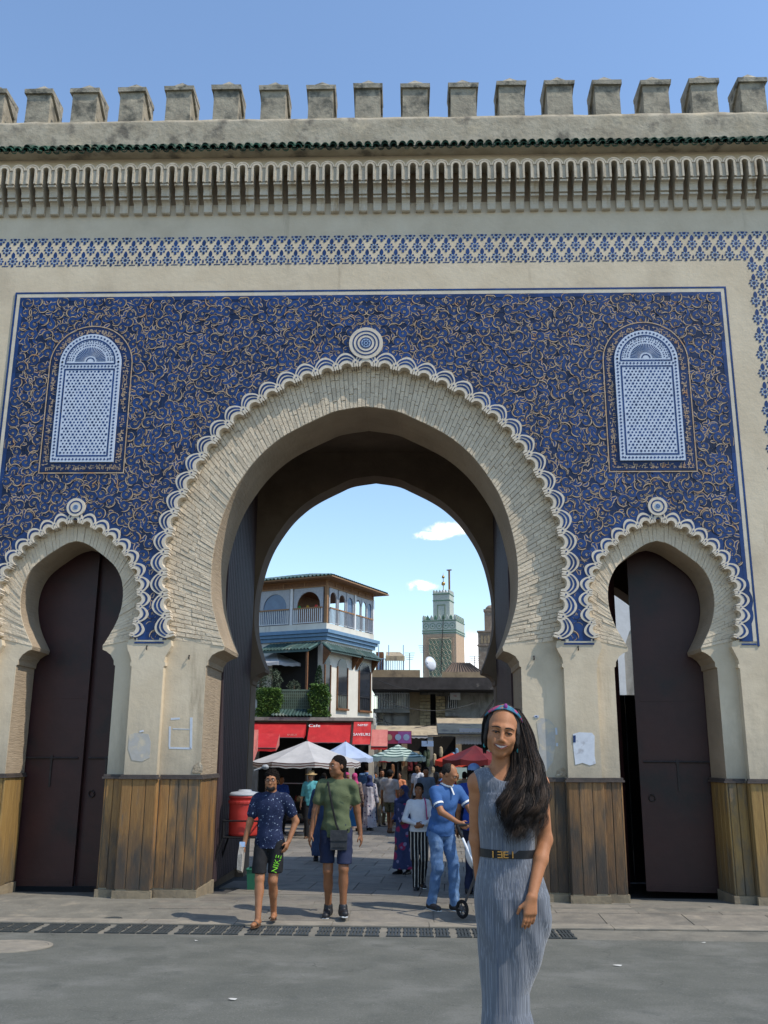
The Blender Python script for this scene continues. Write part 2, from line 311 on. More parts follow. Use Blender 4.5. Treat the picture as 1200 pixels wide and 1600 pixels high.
for ci, cm_ in ((c_main_in, c_main_mid), (c_sml_in[-1], c_sml_mid[-1]), (c_sml_in[1], c_sml_mid[1])):
    cc = np.stack([np.interp(np.linspace(0, 1, 80), np.linspace(0, 1, len(ci)), ci[:, k]) for k in (0, 1)], 1); dd = np.stack([np.interp(np.linspace(0, 1, 80), np.linspace(0, 1, len(cm_)), cm_[:, k]) for k in (0, 1)], 1)
    b.strip([(q[0], .1195, q[1]) for q in cc], [(q[0], .1195, q[1]) for q in dd])
b.obj('brick_joints', m_mortar, gate)

# scalloped bands
def frame_at(c):
    d = np.gradient(c, axis=0); d /= np.linalg.norm(d, axis=1)[:, None]; n = np.stack([-d[:, 1], d[:, 0]], 1)
    s = np.concatenate([[0], np.cumsum(np.linalg.norm(np.diff(c, axis=0), axis=1))]); return s, n
def scallops(c, per_side, up, dn, bite, arcs, yf):
    s, n = frame_at(c); tot = s[-1]; N_ = per_side*2+1
    def P_(a, v):
        a = min(max(a, 0), tot)
        x, z = np.interp(a, s, c[:, 0]), np.interp(a, s, c[:, 1]); nx, nz_ = np.interp(a, s, n[:, 0]), np.interp(a, s, n[:, 1]); return (x+nx*v, z+nz_*v)
    for i in range(N_):
        a0, a1 = tot*i/N_, tot*(i+1)/N_
        us = sorted(set([0, .02, .06, .10, .105, .135, .14, .18, .22]+[.22+.56*k/12 for k in range(13)]+[.82, .86, .865, .895, .90, .94, .98, 1]))
        fo = lambda u: -.012+up*(math.sin(PI*u) ** .75 if 0 < u < 1 else 0)
        def fi(u):
            w = abs(u-.5)/.28
            if w < 1: return -dn+bite*math.sqrt(1-w*w)
            if .102 < u < .137 or .862 < u < .897: return -dn+.05*dn/.1
            if u < .02 or u > .98: return -dn+.03*dn/.1
            return -dn-.008*math.sin(PI*min(1, max(0, (abs(u-.5)-.28)/.22)))
        o = [P_(lerp(a0, a1, u), fo(u)) for u in us]; q = [P_(lerp(a0, a1, u), fi(u)) for u in us]; k = len(us)
        b = B(); y1 = .1
        b.add([(x, yf, z) for x, z in o]+[(x, yf, z) for x, z in q]+[(x, y1, z) for x, z in o]+[(x, y1, z) for x, z in q],
              [(j, k+j, k+j+1, j+1) for j in range(k-1)]+[(j, j+1, 2*k+j+1, 2*k+j) for j in range(k-1)]+[(k+j, 3*k+j, 3*k+j+1, k+j+1) for j in range(k-1)]+[(0, 2*k, 3*k, k), (k-1, 2*k-1, 4*k-1, 3*k-1)])
        b.mat(1)
        for (off, th, ua) in arcs:
            uu = np.linspace(ua, 1-ua, 11)
            A = [P_(lerp(a0, a1, u), fo(u)-off) for u in uu]; C_ = [P_(lerp(a0, a1, u), fo(u)-off-th) for u in uu]
            b.strip([(x, yf-.003, z) for x, z in A], [(x, yf-.003, z) for x, z in C_])
        for u in ((0.0, 1.0) if i else (1.0,)):
            if u == 0.0: continue
            cx_, cz_ = P_(lerp(a0, a1, u), -.045*dn/.1); r_ = .011*dn/.1
            b.add([(cx_+r_*math.cos(t), yf-.004, cz_+r_*math.sin(t)) for t in np.linspace(0, 2*PI, 7)[:-1]], [(0, 1, 2, 3, 4, 5)])
        b.obj('scallop', [m_scallop, m_blue], gate)
scallops(c_main_mid, 18, .118, .115, .064, [(.031, .030, .09), (.082, .028, .16)], -.035)
for s in (-1, 1): scallops(c_sml_mid[s], 10, .092, .090, .055, [(.033, .030, .12)], -.03)
# medallions over the three crowns
def disc(b, cx_, cz_, r0, r1, y, n=28):
    a = np.linspace(0, 2*PI, n+1)
    if r0 <= 0: b.add([(cx_+r1*math.cos(t), y, cz_+r1*math.sin(t)) for t in a[:-1]], [tuple(range(n))])
    else: b.strip([(cx_+r1*math.cos(t), y, cz_+r1*math.sin(t)) for t in a], [(cx_+r0*math.cos(t), y, cz_+r0*math.sin(t)) for t in a])
for cx_, cz_, r_, main in ((0, 7.205, .235, 1), (-SXC, 4.86, .125, 0), (SXC, 4.86, .125, 0)):
    b = B(); b.prism([(cx_+r_*math.cos(t), cz_+r_*math.sin(t)) for t in np.linspace(0, 2*PI, 33)[:-1]], -.045, 0)
    b.mat(1); ks = ((.80, .72), (.58, .50), (.36, .29)) if main else ((.72, .58),)
    for a, c in ks: disc(b, cx_, cz_, r_*c, r_*a, -.048)
    b.mat(2); disc(b, cx_, cz_, 0, r_*(.27 if main else .30), -.049)
    b.mat(3)
    for k in range(8): disc(b, cx_+r_*.17*math.cos(k*PI/4), cz_+r_*.17*math.sin(k*PI/4), 0, r_*.055, -.051, 8)
    disc(b, cx_, cz_, 0, r_*.07, -.051, 8)
    b.obj('medallion', [m_scallop, m_blue, m_paleblue, m_bluedark], gate)

# ---- the blue panel: square tiles, scrollwork in relief, frame lines
def inside(poly, x, z):
    r_ = False; n = len(poly); j = n-1
    for i in range(n):
        xi, zi = poly[i]; xj, zj = poly[j]
        if (zi > z) != (zj > z) and x < (xj-xi)*(z-zi)/(zj-zi+1e-12)+xi: r_ = not r_
        j = i
    return r_
def offset(c, d):
    s, n = frame_at(c); return c+n*d
holes0 = [[tuple(q) for q in c_main_mid]+[(2.5, -1), (-2.5, -1)]]+[[tuple(q) for q in c_sml_mid[s]]+[(s*SXC+.9, -1), (s*SXC-.9, -1)] for s in (-1, 1)]
def clearance(x, z):                     # signed distance to the nearest band centre line (negative inside an arch)
    dmin = 9
    for c, h in zip((c_main_mid, c_sml_mid[-1], c_sml_mid[1]), holes0):
        d = np.sqrt(((c-(x, z)) ** 2).sum(1)).min()
        if inside(h, x, z): d = -d
        dmin = min(dmin, d)
    return dmin
TS = .29; nx_, nz_ = 34, 17; TW, TH = 9.86/nx_, (7.95-3.10)/nz_
full_tile = None
for i in range(nx_):
    for j in range(nz_):
        x0, z0 = -4.93+i*TW, 3.10+j*TH; cxx, czz = x0+TW/2, z0+TH/2; cl = clearance(cxx, czz)
        if cl < -.25: continue
        g = .0022
        if cl > .24:
            if full_tile is None: bb = B(); bb.box(-TW/2+g, TW/2-g, -.010, 0, -TH/2+g, TH/2-g); full_tile = bb.mesh('tile', m_blueground)
            link(full_tile, 'tile', gate, loc=(cxx, -.001, czz))
        else:
            b = B(); K = 7
            for u in range(K):
                for v in range(K):
                    xa, xb, za, zb = [x0+g+(TW-2*g)*q/K for q in (u, u+1)]+[z0+g+(TH-2*g)*q/K for q in (v, v+1)]
                    if clearance((xa+xb)/2, (za+zb)/2) > -.015: b.add([(xa, -.011, za), (xb, -.011, za), (xb, -.011, zb), (xa, -.011, zb)], [(0, 1, 2, 3)])
            if b.f: b.obj('tile', m_blueground, gate)
WX, WZ0, WZ1, WSP = 3.83, 5.49, 7.36, 6.92
def in_window(x, z, m): return abs(abs(x)-WX) < .43+m and z > WZ0-m and (z < WSP or math.hypot(abs(x)-WX, z-WSP) < .43+m)
def ok(x, z, m): return -.07 < x < 4.90-m and z < 7.93-m and z > 3.12+m*.5 and clearance(x, z) > .085+m and not in_window(x, z, .16+m)
cand = []; rg = random.Random(21); D0 = .126
cells = {}
for _ in range(26000):
    x, z = rg.uniform(.0, 4.86), rg.uniform(3.14, 7.90)
    ci, cj = int(x/D0), int(z/D0)
    if any((x-p[0]) ** 2+(z-p[1]) ** 2 < D0*D0 for di in (-1, 0, 1) for dj in (-1, 0, 1) for p in cells.get((ci+di, cj+dj), ())): continue
    if not ok(x, z, .02): continue
    cells.setdefault((ci, cj), []).append((x, z)); cand.append((x, z))
cand = np.array(cand)
cols = np.zeros(len(cand), int)
for i in range(len(cand)):
    nb = [cols[j] for j in np.nonzero(((cand-cand[i]) ** 2).sum(1) < .34 ** 2)[0] if j < i]
    k = 1
    while k in nb: k += 1
    cols[i] = k
bl, bk_, bt = B(), B(), B()
def ribbon(b, pts, w, y, test=True):
    pts = np.array(pts); d = np.gradient(pts, axis=0); d /= np.maximum(np.linalg.norm(d, axis=1)[:, None], 1e-9); n = np.stack([-d[:, 1], d[:, 0]], 1)*np.array(w)[:, None]
    a, c = pts+n, pts-n
    for sx in (1, -1):
        y_ = y if sx > 0 else y-.00007; b.strip([(sx*q[0], y_, q[1]) for q in a], [(sx*q[0], y_, q[1]) for q in c])
for i, (x, z) in enumerate(cand):
    sg = rg.choice((-1, 1)); a0 = rg.uniform(0, 2*PI); rr = rg.uniform(.044, .060)
    pts = []; n1 = 16
    for k in range(n1+1):
        t = k/n1; a = a0+sg*2*PI*.92*t; r_ = lerp(.028, rr, t); pts.append((x+r_*math.cos(a), z+r_*math.sin(a)))
    a = a0+sg*2*PI*.92; tx, tz = -math.sin(a)*sg, math.cos(a)*sg; px, pz = pts[-1]; turn = -sg*rg.uniform(.18, .34)
    for k in range(7):
        ca, sa = math.cos(turn), math.sin(turn); tx, tz = tx*ca-tz*sa, tx*sa+tz*ca; px += tx*.019; pz += tz*.019; pts.append((px, pz))
    pts = [q for q in pts if ok(max(q[0], .021), q[1], .0) and q[0] > -.07]
    if len(pts) < 8: continue
    m_ = len(pts); w = [.0205*min(1, .30+2.2*k/m_)*(1 if k < m_*.75 else lerp(1, .25, (k/m_-.75)/.25)) for k in range(m_)]
    y = -.0145-.00055*cols[i]
    ribbon(bl, pts, w, y); ribbon(bk_, pts, [q+.0050 for q in w], y+.00020); ribbon(bt, pts, [q+.0125*(.10+.90*abs(math.sin(.5*k_+i))) for k_, q in enumerate(w)], y+.00040)
    disc(bt, x, z, 0, .019, -.0121, 9); disc(bt, -x, z, 0, .019, -.0121, 9)
    # leaf pips in the eye of the scroll
    for k in range(3):
        a = a0+k*2.1; p0 = (x+.004*math.cos(a), z+.004*math.sin(a)); p1 = (x+.024*math.cos(a), z+.024*math.sin(a))
        ribbon(bk_, [p0, ((p0[0]+p1[0])/2, (p0[1]+p1[1])/2), p1], [.0025, .005, .0015], -.0122)
# filler leaves and curls between the scrolls
for _ in range(4200):
    x, z = rg.uniform(.0, 4.86), rg.uniform(3.14, 7.90); d = np.sqrt(((cand-(x, z)) ** 2).sum(1)).min()
    if d < .062 or not ok(x, z, .01): continue
    a = rg.uniform(0, 2*PI); L_ = rg.uniform(.03, .06); cv = rg.uniform(-1.2, 1.2); pts = []
    for k in range(7):
        t = k/6-.5; aa = a+cv*t; pts.append((x+L_*2*t*math.cos(aa), z+L_*2*t*math.sin(aa)))
    w = [.014*math.sin(PI*(.06+.9*k/6)) for k in range(7)]; y = -.0130-.00001*(_ % 60)
    ribbon(bl, pts, w, y); ribbon(bt, pts, [q+.012 for q in w], y+.0006)
# tan veins over the blue ribbons
for i in range(0, len(cand)):
    x, z = cand[i]; a0 = rg.uniform(0, 2*PI); sg = rg.choice((-1, 1)); rr = rg.uniform(.070, .092)
    pts = [(x+rr*math.cos(a0+sg*k*.22), z+rr*math.sin(a0+sg*k*.22)) for k in range(rg.randint(5, 11))]
    pts = [q for q in pts if ok(q[0], q[1], .0)]
    if len(pts) > 3:
        y = -.0205-.0003*cols[i]; m_ = len(pts); w = [.0070*math.sin(PI*(.12+.85*k/m_)) for k in range(m_)]
        ribbon(bt, pts, w, y); ribbon(bk_, pts, [q+.0045 for q in w], y+.00015)
bl.obj('blue_scrollwork', m_blue, gate, kind='stuff'); bk_.obj('scroll_outlines', m_ink, gate, kind='stuff'); bt.obj('tan_scrollwork', m_tan, gate, kind='stuff')
# blue margins along bands and frame
b = B()
for c in (c_main_mid, c_sml_mid[-1], c_sml_mid[1]):
    s, n = frame_at(c); tot = s[-1]; k_ = len(c); per = (37 if len(c) > 100 else 21)
    cc = np.stack([np.interp(np.linspace(0, tot, 260), s, c[:, k]) for k in (0, 1)], 1); ss, nn = frame_at(cc)
    bump_ = .125+.028*np.abs(np.sin(PI*per*ss/tot)) if len(c) > 100 else .105+.022*np.abs(np.sin(PI*per*ss/tot))
    o = cc+nn*bump_[:, None]; q = cc+nn*.0
    yq = -.0118-.0004*len(b.v)/520; b.strip([(x, yq, z) for x, z in q], [(x, yq, z) for x, z in o])
for cx_, cz_, r_ in ((0, 7.205, .235), (-SXC, 4.86, .125), (SXC, 4.86, .125)): disc(b, cx_, cz_, 0, r_+.045, -.0140-.0001*cx_)
for s in (-1, 1):                         # narrow foot between the bands
    x0, x1 = sorted((s*2.62, s*2.90)); b.add([(x0, -.0150, 3.10), (x1, -.0150, 3.10), (x1, -.0150, 3.30), (x0, -.0150, 3.30)], [(0, 1, 2, 3)])
    x0, x1 = sorted((s*4.80, s*4.93)); b.add([(x0, -.0135, 3.10), (x1, -.0135, 3.10), (x1, -.0135, 3.60), (x0, -.0135, 3.60)], [(0, 1, 2, 3)])
b.obj('blue_margin', m_blue, gate)
def bars(name, mat, y, rects):
    b = B()
    for x0, x1, z0, z1 in rects: b.box(x0, x1, y, 0, z0, z1)
    return b.obj(name, mat, gate)
bars('blue_border', m_blue, -.014, [(-4.935, 4.935, 7.90, 7.955), (-4.935, -4.885, 3.14, 7.90), (4.885, 4.935, 3.14, 7.90)])
bars('cream_border', m_cream_tile, -.012, [(-4.985, 4.985, 7.957, 8.01), (-4.985, -4.937, 3.1, 7.957), (4.937, 4.985, 3.1, 7.957)])
bars('outer_blue_line', m_blue, -.015, [(-5.012, 5.012, 8.012, 8.037), (-5.012, -4.987, 3.04, 8.012), (4.987, 5.012, 3.04, 8.012)])
bars('foot_blue_line', m_blue, -.010, [(sx*2.75-.19, sx*2.75+.19, 3.055, 3.075) for sx in (-1, 1)]+[(sx*4.89-.10, sx*4.89+.085, 3.055, 3.075) for sx in (-1, 1)])
bars('foot_cream', m_cream_tile, -.0125, [(sx*2.75-.17, sx*2.75+.17, 3.08, 3.125) for sx in (-1, 1)])

# ---- blind lattice windows
def arch_pts(cx_, hw, z0, sp, n=20, ry=None):
    ry = ry or hw
    return [(cx_-hw, z0), (cx_+hw, z0)]+[(cx_+hw*math.cos(t), sp+ry*math.sin(t)) for t in np.linspace(0, PI, n)]
def star(b, cx_, cz_, r1, r2, y, n=6, rot=0):
    pts = []
    for k in range(2*n):
        r_ = r1 if k % 2 == 0 else r2; a = PI*k/n+rot; pts.append((cx_+r_*math.cos(a), y, cz_+r_*math.sin(a)))
    b.add(pts, [tuple(range(2*n))])
for s in (-1, 1):
    cx_ = s*WX; win = None
    b = B(); b.prism(arch_pts(cx_, .56, WZ0-.13, WSP, 24), -.022, 0)
    sur = b.obj('window_surround', m_bluedark, gate)
    b = B(); rg2 = random.Random(s+9)
    for _ in range(3800):
        x, z = cx_+rg2.uniform(-.53, .53), rg2.uniform(WZ0-.115, WSP+.53)
        if in_window(x, z, .035) or not in_window(x, z, .10): continue
        w, h = (rg2.uniform(.008, .022), .0042) if rg2.random() < .5 else (.0042, rg2.uniform(.008, .022))
        b.add([(x-w, -.0245-_*1e-6, z-h), (x+w, -.0245-_*1e-6, z-h), (x+w, -.0245-_*1e-6, z+h), (x-w, -.0245-_*1e-6, z+h)], [(0, 1, 2, 3)])
    b.obj('kufic_border', m_tan, sur, kind='stuff')
    b = B(); o = arch_pts(cx_, .585, WZ0-.155, WSP, 30); q = arch_pts(cx_, .57, WZ0-.14, WSP, 30); k = len(o)
    b.add([(x, -.0235, z) for x, z in o]+[(x, -.0235, z) for x, z in q], [(j, (j+1) % k, k+(j+1) % k, k+j) for j in range(k)]); b.obj('tan_line', m_tan, sur)
    win = B().prism(arch_pts(cx_, .43, WZ0, WSP, 26, .445), -.05, -.02).obj('lattice_window', m_white, gate)
    b = B()
    # dark inner lines
    def rectline(x0, x1, z0, z1, t, y): 
        for r in ((x0, x1, z0, z0+t), (x0, x1, z1-t, z1), (x0, x0+t, z0+t, z1-t), (x1-t, x1, z0+t, z1-t)): b.add([(r[0], y, r[2]), (r[1], y, r[2]), (r[1], y, r[3]), (r[0], y, r[3])], [(0, 1, 2, 3)])
    rectline(cx_-.355, cx_+.355, WZ0+.075, WSP-.075, .022, -.053)
    aa = np.linspace(0, PI, 24); b.strip([(cx_+.355*math.cos(t), -.053, WSP+.005+.37*math.sin(t)) for t in aa], [(cx_+.335*math.cos(t), -.053, WSP+.005+.348*math.sin(t)) for t in aa])
    b.add([(cx_-.355, -.0535, WSP-.012), (cx_+.355, -.0535, WSP-.012), (cx_+.355, -.0535, WSP+.008), (cx_-.355, -.0535, WSP+.008)], [(0, 1, 2, 3)])
    # border diamonds
    for k in range(30):
        for sx in (-1, 1): star(b, cx_+sx*.393, WZ0+.045+k*.0485, .019, .012, -.053, 4)
    for k in range(16):
        for zz in (WZ0+.038, WSP-.043): star(b, cx_-.36+k*.048, zz, .019, .012, -.0532, 4)
    for k in range(24): a = PI*(k+.5)/24; star(b, cx_+.393*math.cos(a), WSP+.408*math.sin(a), .019, .012, -.053, 4, a)
    b.obj('border_dots', m_blue, win, kind='stuff')
    b = B(); row = 0; z = WZ0+.13
    while z < WSP-.115:
        for k in range(13):
            x = cx_-.30+k*.0505+(.02525 if row % 2 else 0)
            if abs(x-cx_) > .315: continue
            if (k-(row//2)-(1 if row % 2 else 0)) % 3 == 0: star(b, x, z, .021, .0135, -.0525, 6, PI/6)
            else: star(b, x, z, .0135, .0125, -.0525, 6)
        z += .0437; row += 1
    b.obj('lattice_holes', m_blue, win, kind='stuff')
    # lunette with rays
    b = B(); cz_ = WSP+.03
    for k in range(26):
        a = PI*(k+.5)/26; w = .028; r0, r1 = .085, .215
        b.add([(cx_+r0*math.cos(a-w), -.0525, cz_+r0*math.sin(a-w)), (cx_+r1*math.cos(a-w*1.25), -.0525, cz_+r1*math.sin(a-w*1.25)), (cx_+r1*math.cos(a+w*1.25), -.0525, cz_+r1*math.sin(a+w*1.25)), (cx_+r0*math.cos(a+w), -.0525, cz_+r0*math.sin(a+w))], [(0, 1, 2, 3)])
    for k in range(11): a = PI*(k+.5)/11; star(b, cx_+.055*math.cos(a), cz_+.055*math.sin(a), .012, .008, -.0525, 4)
    for ring_, n in ((.25, 22), (.285, 26), (.315, 28)):
        for k in range(n):
            a = PI*(k+.5)/n+rg2.uniform(-.03, .03); star(b, cx_+ring_*math.cos(a), cz_+ring_*.98*math.sin(a), rg2.uniform(.012, .019), .007, -.0525, 4, rg2.uniform(0, 1))
    b.obj('lunette_rays', m_blue, win, kind='stuff')

# ---- flower tiles of the band
def flower_mesh(top=True, bottom=True, clip=None):
    b = B(); y = -.004
    def poly(pts, mi, dy=0.):
        if clip: pts = [(max(clip[0], min(clip[1], x)), max(clip[2], min(clip[3], z))) for x, z in pts]
        b.mat(mi); b.prism(pts, y-dy, 0)
    if top: poly([(.027*math.cos(t)*(1-.25*max(0, math.sin(t))), .093+.052*math.sin(t)) for t in np.linspace(0, 2*PI, 13)[:-1]], 0)
    poly([(.024*math.cos(t), .024*math.sin(t)) for t in np.linspace(0, 2*PI, 9)[:-1]], 0)
    for k in range(8):
        a = k*PI/4; c, s_ = math.cos(a), math.sin(a)
        if k != 2:
            r_ = .058
            if k == 6 and not bottom: pass
            poly([((r_-.017)*c, (r_-.017)*s_), (r_*c-.017*s_, r_*s_+.017*c), ((r_+.019)*c, (r_+.019)*s_), (r_*c+.017*s_, r_*s_-.017*c)][::-1], 0)
        a += PI/8; c, s_ = math.cos(a), math.sin(a); r_ = .040
        poly([((r_-.010)*c, (r_-.010)*s_), (r_*c-.012*s_, r_*s_+.012*c), ((r_+.014)*c, (r_+.014)*s_), (r_*c+.012*s_, r_*s_-.012*c)][::-1], 1, .0005)
    if bottom: poly([(.019*math.cos(t), -.077+.017*math.sin(t)) for t in np.linspace(0, 2*PI, 9)[:-1]], 0, .001)
    return b.mesh('flower_tile', [m_blue, m_paleblue])
fl = flower_mesh(); fl_half = flower_mesh(top=False, clip=(-1, 1, -1, .014)); 
bud = B(); bud.prism([(.013*math.cos(t)*(1-.5*max(0, math.sin(t))), .055+.032*math.sin(t)) for t in np.linspace(0, 2*PI, 11)[:-1]], -.004, 0).box(-.045, .045, -.004, 0, 0, .012); bud = bud.mesh('bud_tile', m_blue)
FP = .2045
for k in range(-31, 32):
    x = k*FP*.5*2
    if abs(x) > 6.85: continue
    link(fl, 'flower_tile', gate, loc=(x, 0, 8.535)); link(fl, 'flower_tile', gate, loc=(x+FP/2, 0, 8.71)); link(fl_half, 'flower_tile', gate, loc=(x, 0, 8.885))
    if abs(x+FP/2) < 5.36: link(bud, 'bud_tile', gate, loc=(x+FP/2, 0, 8.452))
for s in (-1, 1):
    for j in range(19):
        for i, x in enumerate((5.44, 5.55, 5.66, 5.77)):
            z = 8.36-j*.27-(.135 if i % 2 else 0)
            if s > 0 or x > 5.3: link(fl, 'flower_tile', gate, loc=(s*(x-.03), 0, z))

# ---- cornice: corbels, slotted arch mouldings, roof tiles, parapet, merlons
PIT = .2045; ZC0 = 9.25
prof = [(0, 9.25), (-.050, 9.25), (-.065, 9.262), (-.065, 9.33), (-.070, 9.37), (-.085, 9.40), (-.105, 9.418), (-.140, 9.425), (-.140, 9.455), (-.115, 9.458), (-.115, 9.475), (-.150, 9.48), (-.150, 9.535), (-.158, 9.57), (-.178, 9.597), (-.225, 9.603), (-.225, 9.632), (-.195, 9.635), (-.195, 9.66), (0, 9.66)]
b = B(); b.prism(prof, -.058, .058, 'x'); corb = b.mesh('corbel', m_corbel)
b = B(); hw, sh, z0, zs = PIT/2, .042, 9.642, 9.86
def arc_(r, n=10, ry=None): return [(r*math.cos(t), zs+(ry or r)*math.sin(t)) for t in np.linspace(0, PI, n)]
outer = [(hw-.0005, z0), ]+[(hw-.0005, zs)]+arc_(hw-.0005)[1:-1]+[(-hw+.0005, zs), (-hw+.0005, z0)]
inner = [(sh, z0), (sh, zs)]+arc_(sh)[1:-1]+[(-sh, zs), (-sh, z0)]
k = len(outer); yf = -.232
b.add([(x, yf, z) for x, z in outer]+[(x, yf, z) for x, z in inner]+[(x, 0, z) for x, z in outer]+[(x, 0, z) for x, z in inner],
      [(j, k+j, k+j+1, j+1) for j in range(k-1)]+[(j, j+1, 2*k+j+1, 2*k+j) for j in range(k-1)]+[(k+j, 3*k+j, 3*k+j+1, k+j+1) for j in range(k-1)]+[(0, 2*k, 3*k, k), (k-1, 2*k-1, 4*k-1, 3*k-1)])
b.mat(1)
def uband(r0, r1, y, yb):
    o = [(r1, z0), (r1, zs)]+arc_(r1)[1:-1]+[(-r1, zs), (-r1, z0)]; q = [(r0, z0), (r0, zs)]+arc_(r0)[1:-1]+[(-r0, zs), (-r0, z0)]; k = len(o)
    b.add([(x, y, z) for x, z in o]+[(x, y, z) for x, z in q]+[(x, yb, z) for x, z in o]+[(x, yb, z) for x, z in q],
          [(j, k+j, k+j+1, j+1) for j in range(k-1)]+[(j, j+1, 2*k+j+1, 2*k+j) for j in range(k-1)]+[(k+j, 3*k+j, 3*k+j+1, k+j+1) for j in range(k-1)]+[(0, 2*k, 3*k, k), (k-1, 2*k-1, 4*k-1, 3*k-1)])
uband(.043, .072, -.252, -.233)
b.mat(0); 
oo = arc_(hw-.002, 14); qq = arc_(hw-.020, 14); b.strip([(x, -.246, z) for x, z in oo], [(x, -.246, z) for x, z in qq]); b.strip([(x, -.246, z) for x, z in qq], [(x, -.232, z) for x, z in qq]); b.strip([(x, -.246, z) for x, z in oo], [(x, -.15, z) for x, z in oo])
slot = b.mesh('slot_arch', [m_ogeeband, m_corbel])
b = B(); b.add([(-6.6, -.003, 9.42), (6.6, -.003, 9.42), (6.6, -.003, 9.92), (-6.6, -.003, 9.92)], [(0, 1, 2, 3)]); b.obj('shade_stain_strip', M('shade_rust_plaster', (.30, .215, .135), (.22, .155, .095), scale=5, stretch=(3, 1, .5), rough=.9), gate)  # slot shade painted as a darker strip, browned by rust staining
for k in range(-34, 34):
    x = k*PIT+.04
    link(slot, 'slot_arch', gate, loc=(x, 0, 0)); link(corb, 'corbel', gate, loc=(x+PIT/2, 0, 0))
TP = .125
def barrel(r, L, th, n=7, flip=1):
    b = B(); a = np.linspace(0, PI, n)
    for (rr, rv) in ((r, False), (r-th, True)): b.strip([(rr*math.cos(t), 0, flip*rr*math.sin(t)) for t in a], [(rr*1.0*math.cos(t), L, flip*rr*math.sin(t)) for t in a])
    b.strip([(r*math.cos(t), 0, flip*r*math.sin(t)) for t in a], [((r-th)*math.cos(t), 0, flip*(r-th)*math.sin(t)) for t in a]); return b
tile1 = barrel(.051, .30, .010).mesh('roof_tile', m_green, True); pan = barrel(.050, .30, .010, flip=-1).mesh('pan_tile', m_green, True)
rg = random.Random(4)
for k in range(-56, 57):
    x = k*TP
    link(tile1, 'roof_tile', gate, loc=(x+rg.uniform(-.006, .006), -.235+rg.uniform(-.012, .012), 10.20+rg.uniform(-.008, .008)), rot=(R(34), 0, R(rg.uniform(-3, 3))))
    if abs(x) < 7: link(tile1, 'roof_tile', gate, loc=(x+rg.uniform(-.006, .006), -.185+rg.uniform(-.012, .012), 10.265+rg.uniform(-.008, .008)), rot=(R(34), 0, R(rg.uniform(-3, 3))))
    link(pan, 'pan_tile', gate, loc=(x+TP/2+rg.uniform(-.006, .006), -.225+rg.uniform(-.01, .01), 10.215+rg.uniform(-.012, .006)), rot=(R(34), 0, 0))
b = B(); b.add([(-7, -.21, 10.20), (7, -.21, 10.20), (7, -.001, 10.36), (-7, -.001, 10.36), (-7, -.001, 10.20), (7, -.001, 10.20)], [(0, 1, 2, 3), (0, 4, 5, 1)]); b.obj('tile_bed', m_oldplaster, gate)
# parapet: uneven weathered face above the tiles
b = B(); xs = np.linspace(-7.0, 7.0, 71); rows = [10.36, 10.52, 10.70, 10.80, 10.845]
vs_ = [(x, -.012-.016*rg.random(), z+(rg.uniform(-.012, .012) if 0 < j else 0)) for j, z in enumerate(rows) for x in xs]+[(x, .42, 10.86+rg.uniform(-.01, .01)) for x in xs]
n_ = len(xs); b.add(vs_, [(j*n_+i, j*n_+i+1, (j+1)*n_+i+1, (j+1)*n_+i) for j in range(len(rows)) for i in range(n_-1)]); b.obj('parapet', m_oldplaster, gate, True)
for k in range(-9, 10):
    x = -.02+k*.7135+rg.uniform(-.008, .008); hw_ = .186+rg.uniform(-.006, .006); b = B(); d0, d1 = .015, .40; zt = 11.40+rg.uniform(-.015, .015)
    lv = [(10.83, 1.04), (10.90, 1.0), (11.2, .985), (zt-.06, 1.0), (zt-.02, 1.02)]
    pts = []
    for z, q in lv:
        w = hw_*q; pts += [(x-w, d0, z), (x+w, d0, z), (x+w, d1, z), (x-w, d1, z)]
    fs = [(j*4+i, j*4+(i+1) % 4, (j+1)*4+(i+1) % 4, (j+1)*4+i) for j in range(len(lv)-1) for i in range(4)]; b.add(pts, fs)
    mer = b.obj('merlon', m_merlon, gate)
    b = B(); w = hw_+.032; e0, e1 = d0-.035, d1+.035; zz = zt-.03
    pts = [(x-w, e0, zz), (x+w, e0, zz), (x+w, e1, zz), (x-w, e1, zz), (x-w-.004, e0, zz+.075), (x+w+.004, e0, zz+.075), (x+w+.004, e1, zz+.075), (x-w-.004, e1, zz+.075),
           (x-w*.55, e0+.10, zz+.15), (x+w*.55, e0+.10, zz+.15), (x+w*.55, e1-.1, zz+.15), (x-w*.55, e1-.1, zz+.15), (x, (e0+e1)/2-.06, zz+.26)]
    b.add([(a+rg.uniform(-.006, .006), c, d+rg.uniform(-.006, .006)) for a, c, d in pts], [(3, 2, 1, 0)]+[(j*4+i, j*4+(i+1) % 4, (j+1)*4+(i+1) % 4, (j+1)*4+i) for j in range(2) for i in range(4)]+[(8, 9, 12), (9, 10, 12), (10, 11, 12), (11, 8, 12)])
    # side hoods that run down the flanks
    for sx in (-1, 1):
        b.prism([(d0-.03, zz), (d1+.03, zz), (d1+.03, zz-.42), (d1-.05, zz-.42), (d1-.05, zz-.2), (d0+.05, zz-.01)][::sx], x+sx*(hw_+.0), x+sx*(hw_+.028), 'x')
    b.obj('cap', m_capstone, mer)

